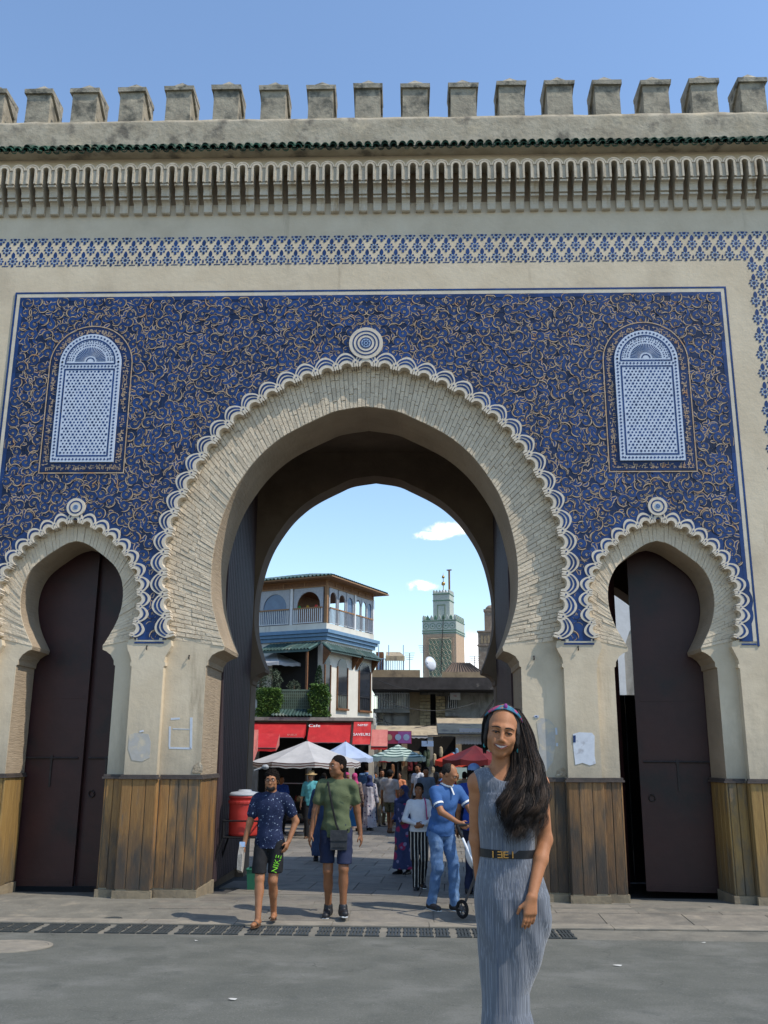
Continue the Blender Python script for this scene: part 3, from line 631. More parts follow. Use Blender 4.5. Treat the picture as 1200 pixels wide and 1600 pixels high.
# ---- timber dado, plinths and ledges
def plank_row(face, a0, a1, n, fixed, mat, s=1, zb=.085, zt=1.375, seed=0):
    rg = random.Random(seed); e = [a0]+[lerp(a0, a1, (k+rg.uniform(-.12, .12))/n) for k in range(1, n)]+[a1]
    for p, q in zip(e[:-1], e[1:]):
        pr = rg.uniform(.016, .024); g = .0035; b = B(); zj = rg.uniform(0, .02)
        lo, hi = min(p, q)+g, max(p, q)-g
        if hi-lo < .02: continue
        bv = .006
        if face == 'y':
            sec = [(lo, 0), (lo, -pr+bv), (lo+bv, -pr), (hi-bv, -pr), (hi, -pr+bv), (hi, 0)]
            b.add([(x, fixed+d, z) for z in (zb+zj, zt) for x, d in sec], [(j, j+1, 7+j, 6+j) for j in range(5)]+[(6, 7, 8, 9, 10, 11), (5, 4, 3, 2, 1, 0)])
        else:
            sec = [(lo, 0), (lo, pr-bv), (lo+bv, pr), (hi-bv, pr), (hi, pr-bv), (hi, 0)]
            b.add([(fixed+s*d, y, z) for z in (zb+zj, zt) for y, d in sec], [(j, j+1, 7+j, 6+j) for j in range(5)]+[(6, 7, 8, 9, 10, 11), (5, 4, 3, 2, 1, 0)])
        b.obj('plank', mat, gate)
for s in (-1, 1):
    mt = m_wood if s < 0 else m_wood2; mo = m_wood3
    plank_row('y', s*2.03, s*2.52, 4, .105, mt, seed=s+1); plank_row('y', s*2.53, s*2.97, 3, 0, mt, seed=s+2); plank_row('y', s*2.98, s*3.195, 2, .105, mt, seed=s+3)
    plank_row('x', .09, 1.10, 8, s*2.02, mt, -s, seed=s+4); plank_row('x', .09, .70, 4, s*3.2, mt, s, seed=s+5)
    plank_row('x', .09, .70, 4, s*4.5, mo, -s, seed=s+6); plank_row('y', s*4.505, s*4.725, 2, .105, mo, seed=s+7); plank_row('y', s*4.735, s*7.0, 16, 0, mo, seed=s+8)
    plank_row('x', 0.002, .1, 1, s*2.545, mt, -s, seed=s+9); plank_row('x', 0.002, .1, 1, s*2.955, mt, s, seed=s+10); plank_row('x', 0.002, .1, 1, s*4.745, mo, -s, seed=s+11)
    def seg(name, mat, z0, z1, pr):
        b = B()
        for x0, x1, y0, y1 in ((2.02-pr, 2.545-pr, .108-pr, .12), (2.545-pr, 2.955+pr, -pr, .02), (2.955+pr, 3.2+pr, .108-pr, .12), (4.5-pr, 4.745-pr, .108-pr, .12), (4.745-pr, 7.0, -pr, .02), (2.02-pr, 2.03, .121, 1.12), (3.19, 3.2+pr, .121, .72), (4.5-pr, 4.51, .121, .72)):
            xa, xb = sorted((s*x0, s*x1)); b.box(xa, xb, y0, y1, z0, z1)
        b.obj(name, mat, gate)
    seg('ledge', m_ledge, 1.378, 1.402, .045); seg('ledge_mould', m_ledge, 1.404, 1.43, .03); seg('plinth', m_plinth, -.25, .082, .034)

# ---- passage, rear wall
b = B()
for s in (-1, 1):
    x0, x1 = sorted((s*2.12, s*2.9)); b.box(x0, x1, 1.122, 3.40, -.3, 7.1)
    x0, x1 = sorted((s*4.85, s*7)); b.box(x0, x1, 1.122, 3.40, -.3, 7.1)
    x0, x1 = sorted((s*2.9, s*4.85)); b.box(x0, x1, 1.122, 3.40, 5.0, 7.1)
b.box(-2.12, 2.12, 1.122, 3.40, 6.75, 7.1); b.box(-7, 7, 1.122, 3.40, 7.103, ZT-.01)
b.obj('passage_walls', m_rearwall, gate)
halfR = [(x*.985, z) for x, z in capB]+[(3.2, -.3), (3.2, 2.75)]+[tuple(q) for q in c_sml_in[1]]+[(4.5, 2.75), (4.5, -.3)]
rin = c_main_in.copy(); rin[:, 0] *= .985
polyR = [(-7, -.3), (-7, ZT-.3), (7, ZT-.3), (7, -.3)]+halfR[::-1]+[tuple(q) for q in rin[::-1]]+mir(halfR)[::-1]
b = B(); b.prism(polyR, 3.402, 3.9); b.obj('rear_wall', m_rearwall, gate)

# ---- doors
def board_door(s):
    b = B(); b.box(min(s*2.10, s*2.015), max(s*2.10, s*2.015), 1.135, 3.36, .03, 6.7); d = b.obj('door', m_bigdoor, gate)
    n = 17
    for k in range(n):
        y0, y1 = lerp(1.14, 3.35, k/n), lerp(1.14, 3.35, (k+1)/n); b = B()
        sec = [(y0+.006, 0), (y0+.006, .012), (y0+.014, .020), (y1-.014, .020), (y1-.006, .012), (y1-.006, 0)]
        b.add([(s*(2.0145-d_), y, z) for z in (.04, 6.69) for y, d_ in sec], [(j, j+1, 7+j, 6+j) for j in range(5)]+[(6, 7, 8, 9, 10, 11)]); b.obj('door_board', m_bigdoor, d)
    for z in (): bb = B(); bb.box(min(s*1.978, s*1.94), max(s*1.978, s*1.94), 1.2, 3.3, z, z+.09); bb.obj('iron_strap', m_iron, d)
for s in (-1, 1): board_door(s)
def leaf(hx, w, rz, sgn, label, bolt=True, ring=True):
    d = bpy.data.objects.new('small_door', B().box(0 if sgn > 0 else -w, w if sgn > 0 else 0, -.03, .03, .02, 4.9).mesh('small_door', m_maroon)); COL.objects.link(d); d.parent = gate; d.location = (hx, .80, 0); d.rotation_euler = (0, 0, rz); d['label'] = label
    if bolt:
        b = B(); b.tube([(sgn*.05, -.05, 1.62), (sgn*(w-.06), -.05, 1.62)], .013, 8); b.box(sgn*w*.5-.02, sgn*w*.5+.02, -.06, -.028, 1.59, 1.65); b.box(sgn*w*.5-.012, sgn*w*.5+.012, -.05, -.028, 1.25, 1.6); b.obj('bolt', m_iron, d)
    if ring:
        b = B(); b.tube([(sgn*(w-.14)+.04*math.cos(a), -.045, 1.16+.04*math.sin(a)) for a in np.linspace(0, 2*PI, 13)], .008, 6); b.lathe([(.02, 0), (.02, .01)], 8, (sgn*(w-.14), -.04, 1.2)); b.obj('ring_handle', m_iron, d)
    b = B()
    for zz in (.06, 2.4, 4.6): b.box(sgn*w*.5-w*.46, sgn*w*.5+w*.46, -.036, -.028, zz, zz+.035)
    b.obj('cross_rail', m_maroon, d)
leaf(-4.58, .83, 0, 1, 'wide closed maroon door leaf', ring=False); leaf(-3.12, .63, R(-7), -1, 'narrow maroon door leaf with bolt')
leaf(3.10, .62, R(52), 1, 'maroon door leaf swung inwards', bolt=False, ring=True); leaf(4.60, .98, R(-8), -1, 'maroon door leaf with scratches and bolt')
# ------------------------------------------------------------------ ground: road, drain, paving
m_asphalt = M('asphalt', (.128, .128, .108), (.098, .100, .084), scale=2.2, detail=9, bump=.006, bscale=140, bdetail=8, c3=(.165, .163, .142), s3=1.6, t3=(.45, .72), c4=(.082, .085, .074), s4=2.3, t4=(.53, .76), rough=.92)
def speckle(m, c, sc, lo, hi, fac):
    t = m.node_tree; N = t.nodes; L = t.links; bs = N['Principled BSDF']; g = N.new('ShaderNodeNewGeometry'); n = N.new('ShaderNodeTexNoise'); n.inputs['Scale'].default_value = sc; n.inputs['Detail'].default_value = 3; L.new(g.outputs['Position'], n.inputs['Vector'])
    r = N.new('ShaderNodeMapRange'); r.inputs[1].default_value = lo; r.inputs[2].default_value = hi; r.inputs[4].default_value = fac; L.new(n.outputs[0], r.inputs[0]); mx = N.new('ShaderNodeMix'); mx.data_type = 'RGBA'; L.new(r.outputs[0], mx.inputs[0]); L.new(bs.inputs['Base Color'].links[0].from_socket, mx.inputs[6]); mx.inputs[7].default_value = (*c, 1); L.new(mx.outputs[2], bs.inputs['Base Color'])
def cracks(m, c, sc, wid):
    t = m.node_tree; N = t.nodes; L = t.links; bs = N['Principled BSDF']; g = N.new('ShaderNodeNewGeometry'); n = N.new('ShaderNodeTexNoise'); n.inputs['Scale'].default_value = 2.5; n.inputs['Detail'].default_value = 6; L.new(g.outputs['Position'], n.inputs['Vector'])
    a = N.new('ShaderNodeVectorMath'); a.operation = 'MULTIPLY_ADD'; a.inputs[1].default_value = (.7, .7, 0); L.new(n.outputs['Color'], a.inputs[0]); L.new(g.outputs['Position'], a.inputs[2]); v = N.new('ShaderNodeTexVoronoi'); v.feature = 'DISTANCE_TO_EDGE'; v.inputs['Scale'].default_value = sc; L.new(a.outputs[0], v.inputs['Vector'])
    r = N.new('ShaderNodeMapRange'); r.inputs[1].default_value = wid; r.inputs[2].default_value = 0; r.inputs[4].default_value = .75; L.new(v.outputs['Distance'], r.inputs[0]); n2 = N.new('ShaderNodeTexNoise'); n2.inputs['Scale'].default_value = .9; L.new(g.outputs['Position'], n2.inputs['Vector']); r2 = N.new('ShaderNodeMapRange'); r2.inputs[1].default_value = .48; r2.inputs[2].default_value = .62; L.new(n2.outputs[0], r2.inputs[0]); q = N.new('ShaderNodeMath'); q.operation = 'MULTIPLY'; L.new(r.outputs[0], q.inputs[0]); L.new(r2.outputs[0], q.inputs[1])
    mx = N.new('ShaderNodeMix'); mx.data_type = 'RGBA'; L.new(q.outputs[0], mx.inputs[0]); L.new(bs.inputs['Base Color'].links[0].from_socket, mx.inputs[6]); mx.inputs[7].default_value = (*c, 1); L.new(mx.outputs[2], bs.inputs['Base Color'])
speckle(m_asphalt, (.24, .235, .21), 90, .58, .72, .7); speckle(m_asphalt, (.05, .052, .047), 55, .60, .74, .7); cracks(m_asphalt, (.045, .046, .04), .55, .006)
m_concrete = M('pavement_concrete', (.20, .185, .15), (.15, .14, .115), scale=4, bump=.004, bscale=40, c3=(.11, .105, .088), s3=1.8, t3=(.48, .7), c4=(.27, .235, .18), s4=2.6, t4=(.55, .72), rough=.9)
m_slab = M('paving_slab', (.225, .20, .16), (.17, .152, .125), scale=5, bump=.003, bscale=40, rand=.13, c3=(.115, .108, .092), s3=1.6, t3=(.47, .70), c4=(.29, .25, .19), s4=3, t4=(.58, .75), rough=.75)
speckle(m_concrete, (.33, .30, .25), 70, .58, .72, .5); cracks(m_concrete, (.06, .055, .045), .9, .006); speckle(m_slab, (.07, .062, .05), 38, .60, .74, .6); speckle(m_slab, (.34, .30, .25), 80, .60, .74, .5)
m_joint = M('slab_joint', (.07, .065, .06), (.05, .046, .042), rough=.95)
m_grate = M('grate_iron', (.055, .062, .062), (.035, .04, .04), scale=30, rough=.6, bump=.002, bscale=80)
m_kerb = M('kerb_stone', (.29, .255, .20), (.20, .18, .145), scale=6, bump=.004, bscale=30, c3=(.2, .18, .15), s3=4, t3=(.5, .7), rough=.9)
def sheet(name, xs, ys, dz, mat):
    b = B(); nx = len(xs); b.add([(x, y, gz(x, y)+dz) for y in ys for x in xs], [(j*nx+i, j*nx+i+1, (j+1)*nx+i+1, (j+1)*nx+i) for j in range(len(ys)-1) for i in range(nx-1)])
    o = b.obj(name, mat, None, True); o['kind'] = 'structure'; return o
XS = [-400, -120, -40, -20, -12, -8, -4, -2, 0, 2, 4, 8, 12, 20, 40, 120, 400]
sheet('ground', XS, [-400, -120, -40, -20, -14, -10, -7.7, -5, -2.05, -1.2, -.8, -.4, 0, .2, 1.5, 4, 10, 14, 20, 30, 45, 60, 90, 120, 200, 400], -.05, m_joint)
road = sheet('road', [-60, -20, -8, -4, 0, 4, 8, 20, 60], [-40, -25, -14, -12, -10, -8.8, -7.7, -6.5, -5, -4, -3, -2.5, -2.03], 0, m_asphalt)
pav = sheet('pavement', [-60, -20, -8, -4, 0, 4, 8, 20, 60], [-1.48, -1.2, -.8, -.4, 0, .2, .8], 0, m_concrete)
drain = sheet('drain_channel', [-60, -20, -8, 0, 8, 60], [-2.03, -1.48], -.006, m_concrete)
# iron drain grates in their frames
gbar = B(); gw, gd = .072, .205
for k in range(4): gbar.box(-gw+.012+k*.034, -gw+.034+k*.034, -gd, gd, -.012, .0)
for yy in (-gd-.012, -.01, gd-.01): gbar.box(-gw-.002, gw+.002, yy, yy+.022, -.011, .001)
gbar.box(-gw-.003, gw+.003, -gd-.012, gd+.012, -.02, -.013)
gm = gbar.mesh('drain_grate', m_grate)
x = -3.78; k = 0
while x < 2.25:
    if not (-2.9 < x < -2.8): link(gm, 'drain_grate', drain, loc=(x, -1.76, gz(0, -1.76)+.006))
    k += 1; x += .163 if k % 4 else .215
# slabs in front of and through the gate (aligned a few degrees off the wall)
def slabs(x0, x1, y0, y1, w, h, rz, seed, host, zoff=0.006):
    rg = random.Random(seed); ca, sa = math.cos(rz), math.sin(rz); n = 0
    ny = int((y1-y0)/h); nx = int((x1-x0)/w)
    for j in range(ny):
        for i in range(nx):
            lx0 = x0+i*w+(.5*w if j % 2 else 0); ly0 = y0+j*h; g = .006; p = []
            cx_, cy_ = lx0+w/2, ly0+h/2
            yield [(ca*a-sa*c, sa*a+ca*c) for a, c in ((lx0+g, ly0+g), (lx0+w-g, ly0+g), (lx0+w-g, ly0+h-g), (lx0+g, ly0+h-g))], rg.uniform(-.0015, .0015)
paving = sheet('paving', [-14, -6, -4, -2, 0, 2, 4, 6, 14], [.8, 1.5, 3, 5, 7, 10, 12, 14, 18, 22, 26, 30, 36, 45, 60], -.012, m_joint)
def slab_obj(P4, dz, host, top=.006):
    b = B(); b.hexa([(x, y, gz(x, y)-.02) for x, y in P4]+[(x, y, gz(x, y)+top+dz) for x, y in P4], skip=(0,)); b.obj('paving_slab', m_slab, host)
cnt = 0
for P4, dz in slabs(-5.2, 6.2, -.2, 26, .62, .92, R(-2.2), 3, paving):
    cy_ = sum(q[1] for q in P4)/4; cx_ = sum(q[0] for q in P4)/4; ymin = min(q[1] for q in P4)
    if ymin < .30: continue
    if cy_ < 3.9 and abs(cx_) > 1.75: continue
    if cnt < 290 and abs(cx_) < 4.2+cy_*.05: slab_obj(P4, dz, paving); cnt += 1
# front apron slabs, partly broken, from the wall to the kerb
for P4, dz in slabs(-6.5, 6.5, -1.21, .40, .92, .53, 0, 8, pav):
    cx_ = sum(q[0] for q in P4)/4; cy_ = sum(q[1] for q in P4)/4
    if cy_ > -.15 and not abs(cx_) < 1.62: continue
    if cx_ < -1.9: continue
    slab_obj(P4, dz, pav)
b = B(); rg = random.Random(6); x = -5.0
while x < 6.5:
    L_ = rg.uniform(.7, 1.1); b = B(); b.hexa([(x+.004, -1.475, -.10), (x+L_-.004, -1.475, -.10), (x+L_-.004, -1.22, -.10), (x+.004, -1.22, -.10)]+[(a, c, gz(a, c)+.009+rg.uniform(-.002, .002)) for a, c in ((x+.004, -1.475), (x+L_-.004, -1.475), (x+L_-.004, -1.22), (x+.004, -1.22))], skip=(0,)); b.obj('kerb_stone', m_kerb, pav); x += L_
# covers in road and pavement
def cover(px, py, r, mat, label, name='manhole_cover'):
    p = onG(px, py); b = B(); b.lathe([(r*1.12, -.02), (r*1.12, .006), (r*1.02, .008), (r, .003), (r*.96, .009)], 24); o = b.obj(name, mat); o.location = (p[0], p[1], gz(p[0], p[1])); 
    sl_ = (gz(p[0], p[1]+.2)-gz(p[0], p[1]-.2))/.4; o.rotation_euler = (math.atan(sl_), 0, 0); tag(o, label, 'manhole cover')
cover(10, 1479, .36, m_kerb, 'round pale manhole cover in the asphalt at the far left')
cover(176, 1436, .09, m_grate, 'small round iron cover in the pavement below the timber clad pier', 'utility_cover')
m_patch = M('road_patch', (.092, .094, .080), (.082, .085, .072), scale=6, bump=.004, bscale=100, rough=.9)

rg = random.Random(3); m_litter = M('litter_paper', (.55, .54, .50), (.42, .40, .36), scale=20, rough=.9)
for i, (px, py, l) in enumerate(((307, 1471, 'flat pale scrap of litter below the drain, left of the young man'), (364, 1563, 'tiny white scrap of litter on the asphalt left of centre'), (474, 1526, 'small scrap of litter on the asphalt under the walking men'), (965, 1510, 'pale scrap of litter on the asphalt right of the woman'), (1100, 1474, 'scrap of litter near the kerb before the right door'))):
    p = onG(px, py); b = B(); s_ = rg.uniform(.012, .035); b.add([(s_*math.cos(a)*rg.uniform(.6, 1.2), s_*.7*math.sin(a)*rg.uniform(.6, 1.2), rg.uniform(.002, .010)) for a in np.linspace(0, 2*PI, 7)[:-1]], [(0, 1, 2, 3), (0, 3, 4, 5)]); o = b.obj('paper_scrap', m_litter); o.location = (p[0], p[1], gz(p[0], p[1])+.004); tag(o, l, 'paper scrap')
# ------------------------------------------------------------------ beyond the gate: cafe, minarets, canopies, awnings, parasols
m_wallcream = M('cream_render', (.68, .64, .55), (.60, .56, .48), scale=2, bump=.004, bscale=20, c3=(.36, .32, .26), s3=1.2, stretch3=(1.5, 1.5, .4), t3=(.55, .75), rough=.9)
m_timber = M('carved_timber', (.22, .095, .035), (.13, .055, .022), scale=12, rough=.6)
m_timberlight = M('honey_timber', (.32, .18, .085), (.25, .13, .06), scale=10, rough=.6)
m_greywood = M('painted_tracery', (.44, .45, .47), (.34, .355, .38), scale=14, rough=.6)
m_bluetrim = M('blue_trim', (.15, .26, .38), (.115, .21, .32), scale=5, rough=.6)
m_bgroof = M('green_tile_roof', (.065, .115, .10), (.042, .078, .07), scale=7, rough=.4, rand=.3, c3=(.17, .19, .16), s3=2, t3=(.55, .7))
m_whitepaint = M('white_paint', (.72, .72, .71), (.63, .63, .62), scale=6, rough=.5)
m_glass = M('dark_glass', (.03, .035, .045), (.02, .024, .03), rough=.08, spec=.6)
m_glassblue = M('sky_glass', (.10, .16, .26), (.06, .10, .18), scale=2, rough=.1, spec=.6)
m_red = M('red_canvas', (.50, .020, .022), (.38, .014, .016), scale=2.5, rough=.7, c3=(.58, .06, .05), s3=1.5, t3=(.5, .75), bump=.01, bscale=3)
m_redfade = M('faded_red_canvas', (.56, .20, .165), (.46, .13, .11), scale=3, rough=.8)
m_white_canvas = M('white_canvas', (.47, .46, .45), (.39, .385, .38), scale=3, rough=.8, bump=.008, bscale=4)
m_blue_canvas = M('pale_blue_canvas', (.40, .48, .64), (.33, .41, .57), scale=3, rough=.8)
m_brownstripe = M('brown_stripe', (.14, .075, .07), (.10, .055, .05), scale=6, rough=.8)
m_greenstripe = M('green_stripe', (.055, .11, .095), (.04, .08, .07), scale=6, rough=.8)
m_palegreen = M('pale_green_canvas', (.50, .60, .53), (.42, .52, .45), scale=3, rough=.8)
m_dkred = M('dark_red_canvas', (.15, .012, .014), (.10, .009, .011), scale=3, rough=.7)
m_orange = M('orange_red_canvas', (.52, .05, .02), (.43, .035, .015), scale=3, rough=.7)
m_beige = M('beige_canvas', (.44, .35, .22), (.34, .265, .165), scale=3, rough=.85, c3=(.20, .16, .115), s3=2.2, t3=(.5, .7), bump=.01, bscale=4)
m_concgrey = M('grey_concrete', (.36, .34, .30), (.27, .255, .225), scale=3, rough=.9, c3=(.14, .125, .11), s3=1.6, stretch3=(1.5, 1.5, .4), t3=(.48, .68), bump=.006, bscale=15)
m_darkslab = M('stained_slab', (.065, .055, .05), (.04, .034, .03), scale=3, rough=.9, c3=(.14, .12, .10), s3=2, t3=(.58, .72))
m_brownbrick = M('brown_brick', (.46, .33, .225), (.36, .25, .165), scale=8, rough=.9, rand=.15, c3=(.45, .33, .22), s3=2.5, t3=(.55, .7))
m_yellowbrick = M('yellow_brick', (.42, .33, .19), (.33, .25, .14), scale=8, rough=.9, rand=.18)
m_minwhite = M('pale_zellige', (.48, .50, .43), (.39, .41, .35), scale=20, rough=.6, c3=(.30, .36, .33), s3=9, t3=(.52, .65))
m_mingreen = M('green_zellige', (.11, .21, .13), (.08, .15, .10), scale=12, rough=.5)
m_minpanel = M('panel_tile', (.20, .26, .17), (.15, .19, .12), scale=15, rough=.6)
m_brass = M('brass', (.50, .33, .12), (.38, .24, .08), rough=.35, metal=.8)
m_leafhedge = M('hedge_leaf', (.085, .165, .022), (.05, .11, .015), scale=9, rough=.6, c3=(.14, .22, .035), s3=5, t3=(.55, .7))
m_leafdark = M('cypress_leaf', (.030, .075, .018), (.02, .05, .014), scale=9, rough=.65)
m_leafgrey = M('olive_leaf', (.075, .10, .055), (.05, .07, .04), scale=9, rough=.65)
m_bark = M('bark', (.12, .09, .06), (.08, .06, .04), rough=.9)
m_steel = M('painted_steel', (.09, .09, .095), (.06, .06, .065), rough=.5)
m_pink = M('pink_banner', (.34, .045, .10), (.27, .03, .075), scale=4, rough=.6)
m_purple = M('violet_print', (.30, .10, .32), (.25, .08, .27), rough=.6)
m_signwhite = M('sign_white', (.74, .74, .74), (.66, .66, .67), rough=.6)
m_signred = M('sign_red', (.45, .04, .05), (.4, .03, .04), rough=.6)
m_rail = M('railing_paint', (.28, .38, .52), (.22, .31, .44), rough=.5)
m_dish = M('dish_white', (.62, .64, .66), (.55, .57, .6), rough=.4)
m_sand = M('ochre_render', (.34, .25, .15), (.26, .19, .115), scale=3, rough=.9, c3=(.16, .12, .08), s3=2, t3=(.5, .7))

def hd(px):                               # horizontal unit direction towards a photo column on the horizon
    d = ray(px, 1182); d = np.array([d[0], d[1]]); return d/np.linalg.norm(d)
# ---- cafe: corner building with a timber loggia on top
uR = hd(1340); CC = atY(505, 1182, 26.0); gzc = gz(CC[0], CC[1]); ang = math.atan2(uR[1], uR[0]); uL = np.array([-uR[1], uR[0]])
cafe = thing('cafe_building', 'corner cafe with carved timber loggia, green tiled roof and blue cornice', 'building', (CC[0], CC[1], gzc), ang)
def onface(px, py, u, off=0.0):
    """photo pixel on a cafe face (u = direction of the face) -> (along, height)"""
    n = np.array([-u[1], u[0]]); d = ray(px, py); t = ((CC[:2]+n*off-CPOS[:2])@n)/(d[:2]@n); q = CPOS+d*t
    return float((q[:2]-CC[:2])@u), float(q[2]-gzc)
RF = lambda px, py: onface(px, py, uR)
LF = lambda px, py: onface(px, py, uL)
LS = RF(582, 990)[0]; LT = 5.2
zE = RF(503, 903)[1]; zF = RF(504, 913)[1]; zB = RF(505, 972)[1]; zP = RF(502, 982)[1]; zC = RF(503, 998)[1]
b = B(); b.box(0, LS, 0, LT, 0, zC); b.box(0, LS, 0, LT, zC+.003, zP); b.obj('wall', m_wallcream, cafe)
b = B()
for k, (z0, z1, o) in enumerate(((zC-.02, lerp(zC, zP, .30), .10), (lerp(zC, zP, .33), lerp(zC, zP, .62), .18), (lerp(zC, zP, .65), zP, .25))):
    b.box(-o, LS+o, -o, LT+o, z0, z1)
b.obj('blue_cornice', m_bluetrim, cafe)
b = B(); b.box(-.05, LS+.05, -.05, LT+.05, zP+.003, zB); b.obj('loggia_parapet', m_wallcream, cafe)
b = B(); b.box(.25, LS-.25, .25, LT-.25, zB+.002, zB+.02); b.obj('loggia_floor', m_timber, cafe)
b = B(); b.box(.9, LS-.4, 2.2, LT-.3, zB+.02, zF); b.obj('loggia_core', m_timber, cafe)
b = B(); b.box(-.02, LS+.02, -.02, LT+.02, zF, zE); b.obj('timber_frieze', m_timber, cafe)
for (face, L) in (('R', LS), ('L', LT)):
    def pb(bb, a0, a1, d0, d1, z0, z1): bb.box(a0, a1, d0, d1, z0, z1) if face == 'R' else bb.box(d0, d1, a0, a1, z0, z1)
    b = B(); pb(b, -.04, L+.04, -.045, -.022, zF-.03, zF+.02); pb(b, -.04, L+.04, -.045, -.022, zE-.04, zE+.01)
    n = 6 if face == 'R' else 5
    for k in range(n+1): pb(b, L*k/n-.02, L*k/n+.02, -.044, -.021, zF+.02, zE-.04)
    b.obj('frieze_moulding', m_timberlight, cafe)
    # arched tracery bays
    bays = ([(.05, .22), (.235, .40), (.41, .56), (.60, .73), (.735, .86), (.865, .98)] if face == 'R' else [(.03, .30), (.34, .62), (.66, .96)])
    for i, (f0, f1) in enumerate(bays):
        a0, a1 = L*f0, L*f1; w = (a1-a0)/2; ca = (a0+a1)/2; r = w*.80; z1 = zF-.03; ztop = z1-.16; sp = ztop-r*1.05; zlow = zB+.02
        inn = [(ca+r, zlow), (ca+r, sp)]+[(ca+r*math.cos(t), sp+r*1.05*math.sin(t)) for t in np.linspace(0, PI, 12)][1:-1]+[(ca-r, sp), (ca-r, zlow)]
        outr = [(a1, zlow), (a1, sp)]+[(min(a1, max(a0, ca+w*1.6*math.cos(t))), min(z1, sp+(z1-sp)*1.6*math.sin(t))) for t in np.linspace(0, PI, 12)][1:-1]+[(a0, sp), (a0, zlow)]
        k = len(inn); b = B()
        def q3(p, d): return (p[0], d, p[1]) if face == 'R' else (d, p[0], p[1])
        b.add([q3(p, -.01) for p in outr]+[q3(p, -.01) for p in inn]+[q3(p, .05) for p in inn]+[q3(p, .05) for p in outr], [(j, k+j, k+j+1, j+1) for j in range(k-1)]+[(k+j, 2*k+j, 2*k+j+1, k+j+1) for j in range(k-1)]+[(2*k+j, 3*k+j, 3*k+j+1, 2*k+j+1) for j in range(k-1)])
        b.obj('arched_frame', m_greywood, cafe)
        if (face == 'R' and i in (2, 5)) or (face == 'L' and i in (1,)):
            b = B(); b.prism([(p[0], p[1]) for p in inn], .03, .04, 'y') if face == 'R' else b.prism([(p[0], p[1]) for p in inn][::-1], .03, .04, 'x'); b.obj('window_pane', m_glassblue, cafe)
        # balustrade of the bay
        zr = zB+.62; bb = B(); pb(bb, a0+.01, a1-.01, -.09, -.03, zr, zr+.055); bb.obj('hand_rail', m_timberlight, cafe)
        bb = B(); nb = max(4, int((a1-a0)/.09))
        for j in range(nb): x_ = lerp(a0+.03, a1-.03, j/(nb-1)); pb(bb, x_-.012, x_+.012, -.075, -.045, zB+.05, zr)
        pb(bb, a0+.01, a1-.01, -.08, -.04, zB+.03, zB+.06); bb.obj('balusters', m_greywood if face == 'R' else m_whitepaint, cafe)
    for f in ([0, .585, 1.0] if face == 'R' else [0, .32, .64, 1.0]):
        b = B(); pb(b, L*f-.06, L*f+.06, -.05, .06, zB, zF-.03); b.obj('loggia_post', m_timberlight if f in (0,) else m_whitepaint, cafe)
# coloured lamps inside the loggia
for k, c in enumerate(((.6, .04, .03), (.55, .30, .02), (.05, .45, .10), (.6, .04, .03), (.05, .45, .10))):
    if k == 0: lampm = [M('lamp_glass%d' % q, col, col, rough=.3) for q, col in enumerate(((.6, .04, .03), (.55, .30, .02), (.05, .45, .10)))]
    b = B(); b.ell((.45+.02*k, .75+.42*k, zF-.75), (.07, .07, .09), 8, 6); b.obj('coloured_lamp', lampm[k % 3], cafe)
# hipped roof with courses of tiles
oh = .55; rz = zE+.06; pk = zE+.72
b = B(); b.box(-oh, LS+oh, -oh, LT+oh, zE+.012, rz); b.obj('eaves_board', m_timberlight, cafe)
b = B(); e = [(-oh, -oh, rz), (LS+oh, -oh, rz), (LS+oh, LT+oh, rz), (-oh, LT+oh, rz)]; r0, r1 = (LS/2, LS/2, pk), (LS/2, LT-LS/2, pk)
b.add([(x-.03*(1 if x < 1 else -1), y, z+.002) for x, y, z in e]+[r0, r1], [(0, 1, 4), (1, 2, 5, 4), (2, 3, 5), (3, 0, 4, 5)]); roof = b.obj('roof', m_bgroof, cafe)
tl = B(); tl.tube([(0, 0, 0), (1, 0, 0)], .055, 6, cap=False); tlm = tl.mesh('tile_course', m_bgroof, True)
def course(p, q):
    p, q = Vector(p), Vector(q); d = q-p; o = link(tlm, 'tile_course', roof, loc=p+Vector((0, 0, .02))); o.rotation_euler = d.to_track_quat('X', 'Z').to_euler(); o.scale = (d.length, 1, 1)
n = 30
for k in range(n+1):                      # right face courses
    x = lerp(-oh, LS+oh, k/n); f = min((x+oh)/(LS/2+oh), (LS+oh-x)/(LS/2+oh)); course((x, -oh, rz), (x, lerp(-oh, LS/2, f), lerp(rz, pk, f)))
n = 34
for k in range(n+1):                      # left face courses
    y = lerp(-oh, LT+oh, k/n); f = min(1, (y+oh)/(LS/2+oh), (LT+oh-y)/(LS/2+oh)); course((-oh, y, rz), (lerp(-oh, LS/2, f), y, lerp(rz, pk, f)))
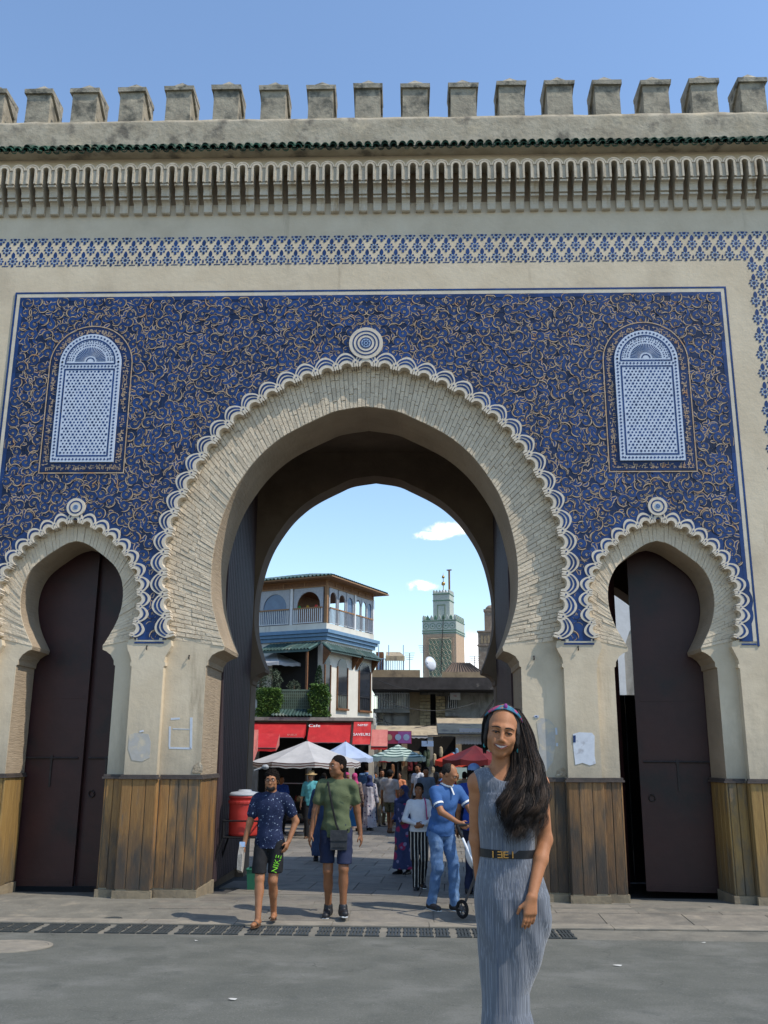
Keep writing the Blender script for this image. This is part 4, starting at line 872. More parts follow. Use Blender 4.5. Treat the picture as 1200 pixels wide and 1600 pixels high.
# lower right face: piers, arched window recesses, small tiled hoods, wrought lamps
for i, (p0, p1) in enumerate(((512, 534), (543, 556), (560, 577))):
    s0, s1 = RF(p0, 1100)[0], RF(p1, 1100)[0]
    if i == 1: s0, s1 = RF(526, 1100)[0], RF(541, 1100)[0]
    if i == 0: s0, s1 = RF(506, 1100)[0], RF(514, 1100)[0]
    zt, zb_ = zC-.75, .62*zC if i else .5*zC
    w = B(); w.prism([(s0, zb_), (s1, zb_), (s1, zt-.25)]+[((s0+s1)/2+(s1-s0)/2*math.cos(t), zt-.25+.35*math.sin(t)) for t in np.linspace(0, PI, 9)][1:-1]+[(s0, zt-.25)], -.03, -.004); w.obj('arched_window', m_glass, cafe)
    w = B(); w.box(s0-.06, s1+.06, -.12, -.004, zb_-.08, zb_-.002); w.box(s0-.05, s0-.002, -.06, -.004, zb_, zt-.25); w.box(s1+.002, s1+.05, -.06, -.004, zb_, zt-.25); w.obj('window_frame', m_timber, cafe)
    w = B()
    for j in range(5): x_ = lerp(s0, s1, (j+.5)/5); w.bar((x_, -.07, zb_), (x_, -.07, zb_+.55), .012, 5)
    w.tube([(s0, -.07, zb_+.55), (s1, -.07, zb_+.55)], .014, 5); w.obj('window_grille', m_iron, cafe)
    if i: w = B(); w.box(s0, s1, -.03, -.004, .26*zC, .46*zC); w.obj('lower_window', m_glass, cafe)
for p0, p1 in ((503, 552), (555, 582)):
    s0, s1 = RF(p0, 1000)[0]+.05, RF(p1, 1000)[0]; zh = zC-.16
    w = B(); w.add([(s0, -.02, zh), (s1, -.02, zh), (s1, -.40, zh-.30), (s0, -.40, zh-.30), (s0, -.02, zh-.08), (s1, -.02, zh-.08), (s1, -.40, zh-.37), (s0, -.40, zh-.37)], [(0, 1, 2, 3), (3, 2, 6, 7), (4, 7, 6, 5), (0, 3, 7, 4), (1, 5, 6, 2)]); hood = w.obj('tiled_hood', m_bgroof, cafe)
    nn_ = int((s1-s0)/.16)
    for k in range(nn_+1): x_ = lerp(s0, s1, k/nn_); p, q = Vector((x_, -.42, zh-.31)), Vector((x_, -.02, zh)); o = link(tlm, 'tile_course', hood, loc=p); o.rotation_euler = (q-p).to_track_quat('X', 'Z').to_euler(); o.scale = ((q-p).length, 1, 1)
    for x_ in (s0+.06, s1-.06):
        w = B(); w.prism([(-.02, zh-.10), (-.36, zh-.36), (-.02, zh-.85)], x_-.04, x_+.04, 'x'); w.obj('hood_bracket', m_timber, cafe)
# left face: terrace roof hood of green tiles on a dark recess
t0, t1 = .25, 2.6; zh = zC-.1
w = B(); w.add([(-.02, t0, zh), (-.02, t1, zh), (-.95, t1, zh-.36), (-.95, t0, zh-.36), (-.02, t0, zh-.10), (-.02, t1, zh-.10), (-.95, t1, zh-.46), (-.95, t0, zh-.46)], [(0, 3, 2, 1), (3, 7, 6, 2), (4, 5, 6, 7), (0, 4, 7, 3), (1, 2, 6, 5)]); hood = w.obj('terrace_hood', m_bgroof, cafe)
for k in range(16): y_ = lerp(t0, t1, k/15); p, q = Vector((-.97, y_, zh-.37)), Vector((-.02, y_, zh)); o = link(tlm, 'tile_course', hood, loc=p); o.rotation_euler = (q-p).to_track_quat('X', 'Z').to_euler(); o.scale = ((q-p).length, 1, 1)
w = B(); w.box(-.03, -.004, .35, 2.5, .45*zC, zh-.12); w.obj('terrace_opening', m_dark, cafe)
w = B(); w.box(-.9, -.82, 2.45, 2.53, .45*zC, zh-.4); w.box(-.9, -.82, .3, .38, .45*zC, zh-.4); w.obj('hood_post', m_timber, cafe)
w = B()
for k in range(4): w.lathe([(.03, 0), (.028, .5), (.05, .55), (.05, .6)], 8, (-.2-.12*(k % 2), .5+.45*k, .45*zC))
for yy in (.30, 1.0, 1.7): w.prism([(yy+.25*math.cos(t), .45*zC+.55+.25*math.sin(t)) for t in np.linspace(0, PI, 9)], -.22, -.18, 'x')
w.obj('terrace_chair_backs', m_iron, cafe)

# ---- terrace block in front of the cafe, with the red awnings
YT = 23.5
def TX(px, py=1150, Y=YT): return atY(px, py, Y)
xl, xr = TX(345)[0], TX(583)[0]; zt = TX(450, 1121)[2]; g0 = gz(-4, YT)
ter = thing('terrace_block', 'low shop block carrying the cafe terrace above the red awnings', 'building', (0, YT, 0))
b = B(); b.box(xl, xr, .25, 2.3, zt-.22, zt); b.box(xl, xr, -.25, .248, zt-.12, zt+.0); b.obj('terrace_slab', m_concgrey, ter)
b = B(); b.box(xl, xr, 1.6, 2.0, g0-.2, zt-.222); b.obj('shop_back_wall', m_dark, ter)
for px in (352, 399, 482, 549, 580): x_ = TX(px)[0]; b = B(); b.box(x_-.10, x_+.10, .25, .45, g0-.1, zt-.222); b.obj('shop_pier', m_wallcream if px > 500 else m_concgrey, ter)
xa, xb = TX(428)[0], TX(486)[0]; b = B(); b.add([(xa, -.25, zt+.02), (xb, -.25, zt+.02), (xb, .15, zt+.26), (xa, .15, zt+.26)], [(0, 1, 2, 3)]); skirt = b.obj('tiled_skirt', m_bgroof, ter)
for k in range(12): x_ = lerp(xa, xb, k/11); p, q = Vector((x_-.06, -.27, zt+.02)), Vector((x_+.02, .15, zt+.27)); o = link(tlm, 'tile_course', skirt, loc=p); o.rotation_euler = (q-p).to_track_quat('X', 'Z').to_euler(); o.scale = ((q-p).length, 1.2, 1.2)
xa, xb = TX(434)[0], TX(484)[0]; z0, z1 = zt+.24, TX(450, 1079)[2]
b = B()
for k in range(17): x_ = lerp(xa, xb, k/16); b.box(x_-.015, x_+.015, .16, .19, z0, z1)
for k in range(8): z_ = lerp(z0, z1, k/7); b.box(xa, xb, .155, .195, z_-.012, z_+.012)
b.box(xa, xb, .14, .21, z1, z1+.05); b.obj('lattice_balustrade', M('green_lattice', (.17, .23, .17), (.12, .17, .125), rough=.7), ter)
b = B(); b.box(xa, xb, .30, .34, z0, z1); b.obj('balustrade_backing', M('olive_panel', (.10, .12, .085), (.08, .095, .07), rough=.8), ter)

def leaves(b, center_fn, n, size, rg, up=.3):
    for _ in range(n):
        c = center_fn(); a = rg.uniform(0, 2*PI); t = rg.uniform(-.9, .9); d = Vector((math.cos(a)*math.cos(t), math.sin(a)*math.cos(t), math.sin(t))); e = d.orthogonal().normalized(); e.rotate(Matrix.Rotation(rg.uniform(0, 6.28), 3, d)); s_ = size*rg.uniform(.6, 1.3); c = Vector(c)
        b.add([c-e*s_*.5, c+d*s_*.8-e*s_*.1, c+d*s_*1.5, c+e*s_*.5+d*s_*.4], [(0, 1, 2, 3)])
def hedge(px0, px1, py0, py1, Y, depth, label, seed):
    x0, x1 = TX(px0, 1090, Y)[0], TX(px1, 1090, Y)[0]; z0, z1 = TX(px0, py1, Y)[2], TX(px0, py0, Y)[2]; rg = random.Random(seed)
    t = thing('hedge_planter', label, 'hedge', ((x0+x1)/2, Y, z0)); w = (x1-x0)/2; h = z1-z0; b = B()
    def c():
        x, y, z = rg.uniform(-w, w), rg.uniform(-depth/2, depth/2), rg.uniform(0, h)
        k = rg.random()
        if k < .4: y = -depth/2*rg.uniform(.8, 1.08)
        elif k < .6: z = h*rg.uniform(.9, 1.05)
        elif k < .8: x = rg.choice((-w, w))*rg.uniform(.9, 1.06)
        return x+.06*math.sin(z*9+x*5), y, z
    leaves(b, c, 2600, .055, rg); f = b.obj('foliage', m_leafhedge, t, kind='stuff'); b = B(); b.box(-w*.9, w*.9, -depth*.4, depth*.4, -.12, h*.93); b.obj('branches', m_leafdark, t)
hedge(402, 440, 1077, 1119, YT+.1, .5, 'bright green hedge at the left end of the cafe terrace', 1)
hedge(484, 514, 1071, 1119, YT+.1, .5, 'bright green climbing hedge below the small cypress', 2)
def plant(name, cat, label, px, py0, py1, Y, wpx, mat, shape, n, seed, size=.05):
    p = TX(px, py1, Y); q = TX(px, py0, Y); w = wpx*mpp(Y)/2; h = q[2]-p[2]; rg = random.Random(seed)
    t = thing(name, label, cat, (p[0], Y, p[2])); b = B()
    def c():
        f = rg.random(); a = rg.uniform(0, 2*PI); r = w*shape(f)*math.sqrt(rg.uniform(.35, 1)); return r*math.cos(a), r*math.sin(a), h*f
    leaves(b, c, n, size, rg); b.obj('crown', mat, t, kind='stuff'); b = B(); b.tube([(0, 0, -.2), (.01, 0, h*.3), (0, .01, h*.85)], [.035, .03, .01], 6); b.obj('stem', m_bark, t)
plant('cypress', 'shrub', 'small dark pointed cypress on the terrace at the cafe corner', 498, 1040, 1080, YT+.5, 18, m_leafdark, lambda f: max(.08, (1-f) ** .6*min(1, .5+3*f)), 1500, 3, .04)
plant('olive_bush', 'shrub', 'loose grey green bush on the terrace below the white parasol', 424, 1045, 1082, YT+.7, 34, m_leafgrey, lambda f: .5+.5*math.sin(PI*f), 900, 4)
plant('olive_bush', 'shrub', 'small grey green bush behind the lattice balustrade', 459, 1064, 1082, YT+.7, 20, m_leafgrey, lambda f: .5+.5*math.sin(PI*f), 400, 5)
plant('potted_shrub', 'shrub', 'dark green shrub at the terrace edge beside the arch jamb', 406, 1040, 1080, YT+.9, 20, m_leafdark, lambda f: .6+.4*math.sin(PI*f), 600, 6)

def text(body, size, mat, parent, loc, rot, name='lettering', ext=.002, sx=1.0):
    c = bpy.data.curves.new(name, 'FONT'); c.body = body; c.size = size; c.extrude = ext; c.align_x = 'CENTER'; c.align_y = 'CENTER'; c.resolution_u = 3
    tmp = bpy.data.objects.new('tmp', c); me = bpy.data.meshes.new_from_object(tmp); bpy.data.objects.remove(tmp); bpy.data.curves.remove(c)
    me.materials.clear(); me.materials.append(mat); o = link(me, name, parent, loc=loc, rot=rot); o.scale = (sx, 1, 1); return o
def awning(px0, px1, py0, py1, drop, Y, out, mat, label, texts=(), valance=None, vmat=None, sidemat=None, group=None):
    """sloping shop awning: top edge at py0, front edge at py1, valance below"""
    x0, x1 = TX(px0, py0, Y)[0], TX(px1, py0, Y)[0]; zt_ = TX((px0+px1)/2, py0, Y)[2]; zf = TX((px0+px1)/2, py1, Y-out)[2]; k = (Y-out-CPOS[1])/(Y-CPOS[1])
    t = thing('awning', label, 'awning', ((x0+x1)/2, Y, zt_), 0, group); w = (x1-x0)/2; n = 8; b = B(); rg = random.Random(px0)
    xs = np.linspace(-w, w, n+1); sag = [.02*rg.random() for _ in xs]
    top = [(x, 0, 0) for x in xs]; mid = [(x, -out*.5, (zf-zt_)*.5-sag[i]) for i, x in enumerate(xs)]; fr = [(x, -out, zf-zt_-.3*sag[i]) for i, x in enumerate(xs)]
    b.strip(top, mid); b.strip(mid, fr); b.obj('canvas', mat, t)
    if drop: bb = B(); bb.strip(fr, [(x, -out-.01, zf-zt_-drop+.02*math.sin(i*2.6)) for i, (x, _, _) in enumerate(fr)]); bb.obj('valance', vmat or mat, t)
    bb = B()
    for s in (-1, 1): bb.add([(s*w, 0, 0), (s*w, -out, zf-zt_), (s*w, -out, zf-zt_-max(drop, .05)), (s*w, 0, -.5*abs(zf-zt_)-.15)], [(0, 1, 2, 3)])
    bb.obj('side_flap', sidemat or mat, t)
    bb = B(); bb.tube([(-w, -out, zf-zt_-.015), (w, -out, zf-zt_-.015)], .018, 6)
    for s in (-1, 1): bb.tube([(s*w*.96, 0, -.45), (s*w*.96, -out, zf-zt_-.02)], .014, 6)
    bb.obj('frame', m_steel, t); sl_ = math.atan2(zt_-zf, out)
    for (s_, size, fx, fz, m_, sx) in texts:
        text(s_, size, m_, t, (fx*w, -out*(1-fz)-.012, (zf-zt_)*(1-fz)+.006), (sl_, 0, 0), sx=sx)
    return t
awning(398, 479, 1129, 1152, .02, YT-.1, .85, m_red, 'long red awning above the white parasol, left end', [('INEZ', .17, .55, .15, m_redfade, 1)])
awning(484, 549, 1129, 1160, .03, YT-.1, .85, m_red, 'red awning with white script below the grey ledge', [('Cafe', .24, -.75, .82, m_signwhite, 1)])
awning(553, 580, 1128, 1163, .02, YT-.35, .75, m_red, 'red awning with two lines of white lettering at the cafe corner', [('NIMIF', .15, .05, .84, m_signwhite, 1), ('SAVEURS', .19, 0, .42, m_signwhite, .82)])
awning(581, 606, 1140, 1166, .12, YT-.4, .7, m_redfade, 'faded red awning flap beside the lettered awning', vmat=m_red)
awning(376, 437, 1146, 1168, .12, YT-2.5, .8, m_red, 'red awning low at the left jamb, upper one', sidemat=m_redfade)
awning(352, 404, 1140, 1190, .10, YT-5.5, .9, m_redfade, 'faded pink red awning at the very left of the arch')

def parasol(px, py_top, py_edge, wpx, Y, label, mats, n=8, stripes=0, rot=0.0, valance=.14, square=False, tilt=0.0, polecol=None, flat=None, name='parasol'):
    top = atY(px, py_top, Y); edge = atY(px, py_edge, Y); r = wpx*mpp(Y)/2; z0 = gz(top[0], Y) if flat is None else flat
    t = thing(name, label, 'parasol', (top[0], Y, z0), rot); H = top[2]-z0; He = edge[2]-z0; b = B(); N = 4 if square else n; sub = 6
    def rim(k, f):
        a0, a1 = 2*PI*int(k)/N, 2*PI*(int(k)+1)/N; u = k-int(k); p = Vector((math.cos(a0), math.sin(a0)))*(1-u)+Vector((math.cos(a1), math.sin(a1)))*u
        z = lerp(H, He, f ** .9)-.10*f*(u*(1-u))*(4 if not square else 3)*.35; return (p.x*r*f, p.y*r*f, z)
    fr = [.03, .22, .42, .6, .78, .9, 1.0] if not stripes else list(np.linspace(.03, 1, stripes*2+1))
    m_ = N*sub; rings = [[rim(k/sub, f) for k in range(m_)] for f in fr]
    for i in range(len(fr)-1):
        b.mat((i % 2) if stripes else 0)
        o = len(b.v); b.add(rings[i]+rings[i+1], [(j, (j+1) % m_, m_+(j+1) % m_, m_+j) for j in range(m_)])
    b.obj('canopy', mats[:2], t)
    if valance:
        b = B(); low = [(x*1.005, y*1.005, z-valance*(1-.18*abs(math.sin(j*PI/sub*3)))) for j, (x, y, z) in enumerate(rings[-1])]
        if len(mats) > 2:
            prev = rings[-1]
            for q in range(4):
                f = (q+1)/4; nx2 = [tuple(Vector(a).lerp(Vector(c), f)) for a, c in zip(rings[-1], low)]; b.mat(q % 2); b.add(prev+nx2, [(j, (j+1) % m_, m_+(j+1) % m_, m_+j) for j in range(m_)]); prev = nx2
            b.obj('valance', [mats[2], mats[0]], t)
        else: b.add(rings[-1]+low, [(j, (j+1) % m_, m_+(j+1) % m_, m_+j) for j in range(m_)]); b.obj('valance', mats[0], t)
    b = B(); b.tube([(0, 0, 0), (0, 0, H+.02)], .024, 8); b.obj('pole', m_steel if polecol is None else polecol, t)
    for k in range(N): x, y, z = rim(k, .97); b = B(); b.tube([(0, 0, H-.05), (x, y, z-.03)], .009, 5); b.obj('rib', m_steel, t)
    b = B(); b.lathe([(.24, 0), (.24, .06), (.05, .09), (.04, .2)], 12); b.obj('base', m_concgrey, t)
parasol(480, 1157, 1190, 166, 14.5, 'wide white market parasol with brown striped valance', [m_white_canvas, m_white_canvas, m_brownstripe], rot=.25)
parasol(540, 1158, 1183, 84, 18.5, 'pale blue parasol just behind the wide white one', [m_blue_canvas, m_blue_canvas], rot=.1, square=False)
parasol(622, 1163, 1182, 86, 20, 'green and white striped parasol below the pink banner', [m_palegreen, m_greenstripe], stripes=5, rot=.2)
parasol(742, 1164, 1186, 104, 11, 'dark red parasol beside the head of the woman', [m_dkred, m_dkred], rot=.3)
parasol(706, 1176, 1188, 56, 14, 'small orange red parasol left of the dark red one', [m_orange, m_redfade], rot=.4, n=6)
parasol(432, 1018, 1038, 96, 27, 'white terrace parasol under the cafe hood', [m_white_canvas, m_white_canvas], rot=.2, flat=zt)

# ---- concrete canopy building at the end of the square
YC = 34.0
def CXp(px, py=1100): return atY(px, py, YC)
can = thing('canopy_building', 'stained concrete building with a deep dark flat canopy and pyramid roof', 'building', (0, YC, 0))
x0, x1 = CXp(583)[0], CXp(800)[0]; zs0, zs1 = CXp(680, 1082)[2], CXp(680, 1064)[2]; g1 = gz(3, YC)
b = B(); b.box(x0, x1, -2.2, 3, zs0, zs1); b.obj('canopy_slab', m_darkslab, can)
b = B(); b.box(x0+.2, x1, .0, 5, g1-.3, zs0-.003); b.obj('wall', m_concgrey, can)
b = B(); b.box(x0, CXp(656)[0], -1.9, -1.6, zs1+.003, CXp(620, 1052)[2]); b.box(CXp(689)[0], x1, -1.9, -1.6, zs1+.003, CXp(720, 1055)[2]); b.obj('parapet', m_sand, can)
b = B(); a_ = [CXp(692, 1055), CXp(752, 1055)]; zz0, zz1 = CXp(700, 1056)[2], CXp(720, 1039)[2]
b.add([(a_[0][0], -1.5, zz0), (a_[1][0], -1.5, zz0), (a_[1][0], .8, zz0), (a_[0][0], .8, zz0), (CXp(706)[0], -1.0, zz1), (CXp(732)[0], -1.0, zz1), (CXp(732)[0], .4, zz1), (CXp(706)[0], .4, zz1)], [(0, 1, 5, 4), (1, 2, 6, 5), (2, 3, 7, 6), (3, 0, 4, 7), (4, 5, 6, 7)])
b.obj('pyramid_roof', M('tin_roof', (.20, .14, .10), (.13, .09, .065), scale=6, stretch=(6, 6, 1), rough=.8), can)
tin = B()
for k in range(13): fx = k/12; tin.tube([(lerp(a_[0][0], a_[1][0], fx), -1.51, zz0+.02), (lerp(CXp(706)[0], CXp(732)[0], fx), -1.01, zz1+.02)], .02, 4)
tin.obj('roof_seams', m_darkslab, can)
rg = random.Random(31)
for (p0, p1, q0, q1, m_, d) in ((656, 672, 1083, 1130, m_yellowbrick, .3), (681, 695, 1083, 1132, m_yellowbrick, .3)):
    xa, xb = CXp(p0)[0], CXp(p1)[0]; za, zb_ = CXp(p0, q1)[2]-2.2, CXp(p0, q0)[2]-.05; nr = int((zb_-za)/.16)
    for j in range(nr):
        for i in range(2):
            xm = lerp(xa, xb, .5+(.12 if j % 2 else -.12)); u0, u1 = (xa, xm-.01) if i == 0 else (xm+.01, xb); b = B(); b.box(u0, u1, -d+rg.uniform(-.01, .01), -.002, za+j*.16+.01, za+j*.16+.15); b.obj('brick', m_yellowbrick, can)
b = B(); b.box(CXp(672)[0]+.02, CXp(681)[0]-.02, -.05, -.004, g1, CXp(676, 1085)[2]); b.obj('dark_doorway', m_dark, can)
def winbox(px0, px1, py0, py1, sh=True, d=-.10):
    xa, xb, za, zb_ = CXp(px0)[0], CXp(px1)[0], CXp(px0, py1)[2], CXp(px0, py0)[2]
    b = B(); b.box(xa, xb, d, -.004, za, zb_); w = b.obj('window', m_concgrey, can); b = B(); b.box(xa+.06, xb-.06, d-.012, d-.003, za+.06, zb_-.06); b.obj('pane', m_glass, w)
    if sh:
        b = B(); n = 5
        for k in range(n): x_ = lerp(xa+.06, xb-.06, (k+.5)/n); b.box(x_-.015, x_+.015, d-.04, d-.014, za+.05, zb_-.05)
        b.obj('window_bars', m_whitepaint, w)
winbox(597, 615, 1080, 1104); winbox(618, 636, 1080, 1104); winbox(697, 716, 1086, 1108); winbox(588, 601, 1112, 1130, False); winbox(700, 715, 1120, 1138, False); winbox(724, 742, 1120, 1140, False)
b = B(); b.box(CXp(584)[0], CXp(640)[0], -.45, -.003, CXp(600, 1112)[2]-.06, CXp(600, 1108)[2]); b.box(CXp(695)[0], CXp(717)[0], -.4, -.003, CXp(700, 1120)[2], CXp(700, 1114)[2]); b.obj('balcony_slab', m_concgrey, can)
b = B()
for k in range(22): x_ = lerp(CXp(586)[0], CXp(639)[0], k/21); b.bar((x_, -.42, CXp(600, 1108)[2]), (x_, -.42, CXp(600, 1084)[2]), .012, 4)
b.tube([(CXp(586)[0], -.42, CXp(600, 1084)[2]), (CXp(639)[0], -.42, CXp(600, 1084)[2])], .02, 5); b.obj('balcony_rail', m_whitepaint, can)
b = B(); b.box(CXp(640)[0], CXp(656)[0], -.25, -.003, g1, zs0-.01); b.obj('sand_pier', m_sand, can)
b = B(); b.tube([(CXp(742)[0], -2.0, CXp(742, 1132)[2]), (CXp(774)[0], -2.0, CXp(774, 1088)[2])], .055, 6); b.obj('brace', m_darkslab, can)
b = B(); b.tube([(CXp(598+38*t)[0], -.5, CXp(600, 1118+28*t+14*math.sin(PI*t))[2]) for t in np.linspace(0, 1, 12)], .012, 5); b.tube([(CXp(585+16*t)[0], -.5, CXp(600, 1110+14*t+6*math.sin(PI*t))[2]) for t in np.linspace(0, 1, 12)], .012, 5); b.obj('loose_cable', m_iron, can)
sg = thing('small_sign', 'small white sign with pink lettering under the flat canopy', 'sign', (0, YC-.3, 0)); c0 = CXp(711, 1088); b = B(); b.box(CXp(703)[0], CXp(719)[0], -.03, 0, CXp(711, 1094)[2], CXp(711, 1083)[2]); b.obj('board', m_signwhite, sg); text('TEL', .11, m_signred, sg, ((CXp(703)[0]+CXp(719)[0])/2, -.034, CXp(711, 1088.5)[2]), (PI/2, 0, 0))
# roof terrace with railing, tables and beige awning
rt_ = thing('roof_terrace', 'small roof terrace with blue railing left of the minaret', 'terrace', (0, YC+1.2, 0))
za = CXp(610, 1050)[2]; xa, xb = CXp(588)[0], CXp(631)[0]
b = B(); b.box(xa, xb, 0, 2.5, za-.35, za); b.obj('floor', m_sand, rt_)
b = B()
for k in range(15): x_ = lerp(xa+.02, xb-.05, k/14); b.bar((x_, .03, za), (x_, .03, za+.75), .014, 4)
b.tube([(xa, .03, za+.75), (xb, .03, za+.75)], .02, 5); b.tube([(xa, .03, za+.12), (xb, .03, za+.12)], .015, 5)
for x_ in (xa+.05, CXp(606)[0], xb-.04): b.bar((x_, .03, za), (x_, .03, za+1.45), .022, 5)
b.obj('railing', m_rail, rt_)
b = B(); b.box(xa-.1, CXp(597)[0], .5, 1.5, za, za+1.15); b.obj('dark_hut', m_timber, rt_)
aw = thing('roof_awning', 'beige awning over the roof terrace railing', 'awning', (0, YC+1.2, 0)); b = B(); xa2, xb2 = CXp(601)[0], CXp(632)[0]; z2 = CXp(610, 1024)[2]
b.add([(xa2, 1.2, z2+.42), (xb2-.25, 1.2, z2+.42), (xb2, -.1, z2+.08), (xa2, -.1, z2+.08), (xa2, -.12, z2-.16), (xb2, -.12, z2-.16), (xa2, 1.2, z2+.38), (xb2-.25, 1.2, z2+.38)], [(0, 1, 2, 3), (3, 2, 5, 4), (1, 7, 5, 2)]); b.obj('canvas', m_beige, aw); b = B(); b.bar((xa2+.03, -.05, za), (xa2+.03, -.05, z2+.05), .02, 5); b.bar((xb2-.05, -.05, za), (xb2-.05, -.05, z2+.05), .02, 5); b.obj('pole', m_rail, aw)
ds = thing('satellite_dish', 'white satellite dish on the roof in front of the minaret', 'satellite dish', tuple(CXp(673, 1037))); b = B()
b.lathe([(.02, .12), (.14, .10), (.27, .05), (.36, 0), (.36, -.012), (.26, .036), (.02, .10)], 18); o = b.obj('reflector', m_dish, ds, True); o.rotation_euler = (R(78), R(12), R(40)); b = B(); b.bar((0, .1, 0), (.02, .12, -.8), .025, 6); b.bar((0, 0, -.1), (-.22, -.32, .05), .012, 5); b.obj('mount', m_steel, ds)

# ---- market canopies and banner in front of it
awning(588, 692, 1134, 1148, .05, 26, 1.5, m_beige, 'sagging beige market canopy above the pink banner', vmat=m_beige)
awning(682, 790, 1122, 1146, .09, 22, 2.0, m_beige, 'large beige market canopy with scalloped edge right of the banner')
awning(640, 668, 1143, 1149, .10, 24.5, .4, m_beige, 'narrow beige canopy just right of the pink banner', vmat=m_white_canvas)
bn = thing('pink_banner', 'pink banner printed with three round emblems over the stalls', 'banner', (0, 24, 0)); q = lambda px, py: atY(px, py, 24.0)
b = B(); b.box(q(597, 1150)[0], q(643, 1150)[0], -.02, .0, q(600, 1162)[2], q(600, 1142)[2]); b.obj('cloth', m_pink, bn)
b = B(); b.box(q(622, 1150)[0], q(642, 1150)[0], -.026, -.0205, q(600, 1161)[2], q(600, 1143)[2]); b.obj('violet_field', m_purple, bn)
for px, m_ in ((608, m_beige), (622, m_paleblue), (635, m_paleblue)):
    b = B(); c = q(px, 1152); disc(b, c[0], c[2], .03, .115, -.030, 20); disc(b, c[0]+.01, c[2], 0, .055, -.031, 12); b.obj('emblem', m_, bn)
bs_ = thing('shop_board', 'pale shop board with two blue strokes under the right hand canopy', 'sign', (0, 20.2, 0)); q = lambda px, py: atY(px, py, 20.2)
b = B(); b.box(q(718, 1150)[0], q(768, 1150)[0], -.03, 0, q(730, 1150)[2], q(730, 1138)[2]); b.obj('board', m_signwhite, bs_)
for px in (729, 743): b = B(); c = q(px, 1143); b.tube([(c[0]+.10*math.cos(t), -.04, c[2]+.06*math.sin(t)) for t in np.linspace(PI*1.05, PI*1.95, 9)], [.006, .012, .016, .02, .02, .02, .016, .012, .006], 6); b.obj('stroke', m_blue, bs_)
b = B()
for k in range(26): x_ = lerp(q(712, 1150)[0], q(770, 1150)[0], k/25); b.add([(x_, -.02, q(730, 1150)[2]), (x_+.045, -.03, q(730, 1150)[2]), (x_+.045, -.03, q(730, 1163)[2]+.02*(k % 2)), (x_, -.02, q(730, 1163)[2])], [(0, 1, 2, 3)])
b.obj('white_fringe', m_whitepaint, bs_)
# dark shop fronts that close the square at both sides
sf = thing('shop_row', 'dark open shop fronts under the canopies at the end of the square', 'building', (0, 29, 0)); b = B()
xa, xb = atY(585, 1180, 29)[0], atY(830, 1180, 29)[0]; z2 = atY(650, 1150, 29)[2]
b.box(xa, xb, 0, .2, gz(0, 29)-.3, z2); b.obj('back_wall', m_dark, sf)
for k, px in enumerate((587, 632, 672, 716, 760, 800)): x_ = atY(px, 1180, 29)[0]; b = B(); b.box(x_-.12, x_+.12, -.5, -.003, gz(0, 29)-.3, z2); b.obj('shop_pier', m_sand if k % 2 else m_concgrey, sf)
b = B(); b.box(xa, xb, -.55, -.30, z2+.003, z2+.25); b.obj('lintel', m_concgrey, sf)
rg = random.Random(17); GX = sorted([(k % 7, rg.uniform(-9, 9)) for k in range(28)]); seen = {}
for k, (ci, dx) in enumerate(GX):
    px = [600, 622, 641, 660, 684, 708, 745][ci]+dx; c = atY(px, rg.uniform(1166, 1200), 28.3); h = rg.uniform(.15, .5); col = [m_sand, m_timber, m_dkred, m_leafgrey, m_beige, m_bluetrim, m_concgrey][ci]; cn = ['sand coloured', 'brown', 'dark red', 'grey green', 'beige', 'blue', 'grey'][ci]; seen[ci] = seen.get(ci, -1)+1
    b = B(); b.lathe([(.02, 0), (.07, -.05), (.09, -h*.6), (.06, -h)], 7); o = b.obj('hanging_bag', col); o.location = tuple(c); tag(o, ['leftmost', 'second', 'third', 'rightmost'][seen[ci]]+' of the four '+cn+' bags hanging in the dark shop fronts', 'bag', cn+' bags hanging in the shop fronts')

# ---- minarets
MY = 100.0
def MP(px, py): return atY(px, py, MY)
m0 = MP(694, 1050); mmin = thing('minaret', 'tall brick minaret with green and white tiled crown and gilded finial', 'minaret', (m0[0], MY, 0), R(-17)); mw = 2.02
def mz(py): return MP(690, py)[2]
b = B(); b.box(-mw, mw, -mw, mw, gz(0, 100)-1, mz(994)); b.obj('shaft', m_brownbrick, mmin)
b = B(); b.box(-mw-.03, mw+.03, -mw-.03, mw+.03, mz(993.8), mz(972)); b.obj('tile_band', m_minwhite, mmin)
b = B()
for py in (992.5, 989, 974): b.box(-mw-.08, mw+.08, -mw-.08, mw+.08, mz(py), mz(py-1.3))
b.obj('green_string_course', m_mingreen, mmin)
ro = B(); 
for k in range(5):
    x_ = lerp(-1.6, 1.6, k/4); disc(ro, x_, mz(981.5), .30, .36, -mw-.045, 14); disc(ro, x_, mz(981.5), 0, .10, -mw-.045, 8)
ro.obj('rosette', m_mingreen, mmin)
for s in range(4):
    for k in range(9):
        x_ = lerp(-mw+.12, mw-.12, k/8); b = B(); w = .15; zz = mz(971.5); b.prism([(x_-w, zz), (x_+w, zz), (x_+w, zz+.3), (x_+w*.5, zz+.42), (x_, zz+.56), (x_-w*.5, zz+.42), (x_-w, zz+.3)], -mw-.02, -mw+.2)
        o = b.obj('merlon', m_mingreen if k % 2 else m_minwhite, mmin); o.rotation_euler = (0, 0, s*PI/2)
lw = 1.02; b = B(); b.box(-lw, lw, -lw, lw, mz(972.5), mz(928)); lan = b.obj('lantern', m_minwhite, mmin)
b = B(); b.box(-lw-.05, lw+.05, -lw-.05, lw+.05, mz(941), mz(939.5)); b.box(-lw-.05, lw+.05, -lw-.05, lw+.05, mz(931), mz(929.5)); b.obj('lantern_band', m_mingreen, lan)
b = B()
for x_ in (-.45, .45): b.box(x_-.05, x_+.05, -lw-.04, -lw-.003, mz(968), mz(948))
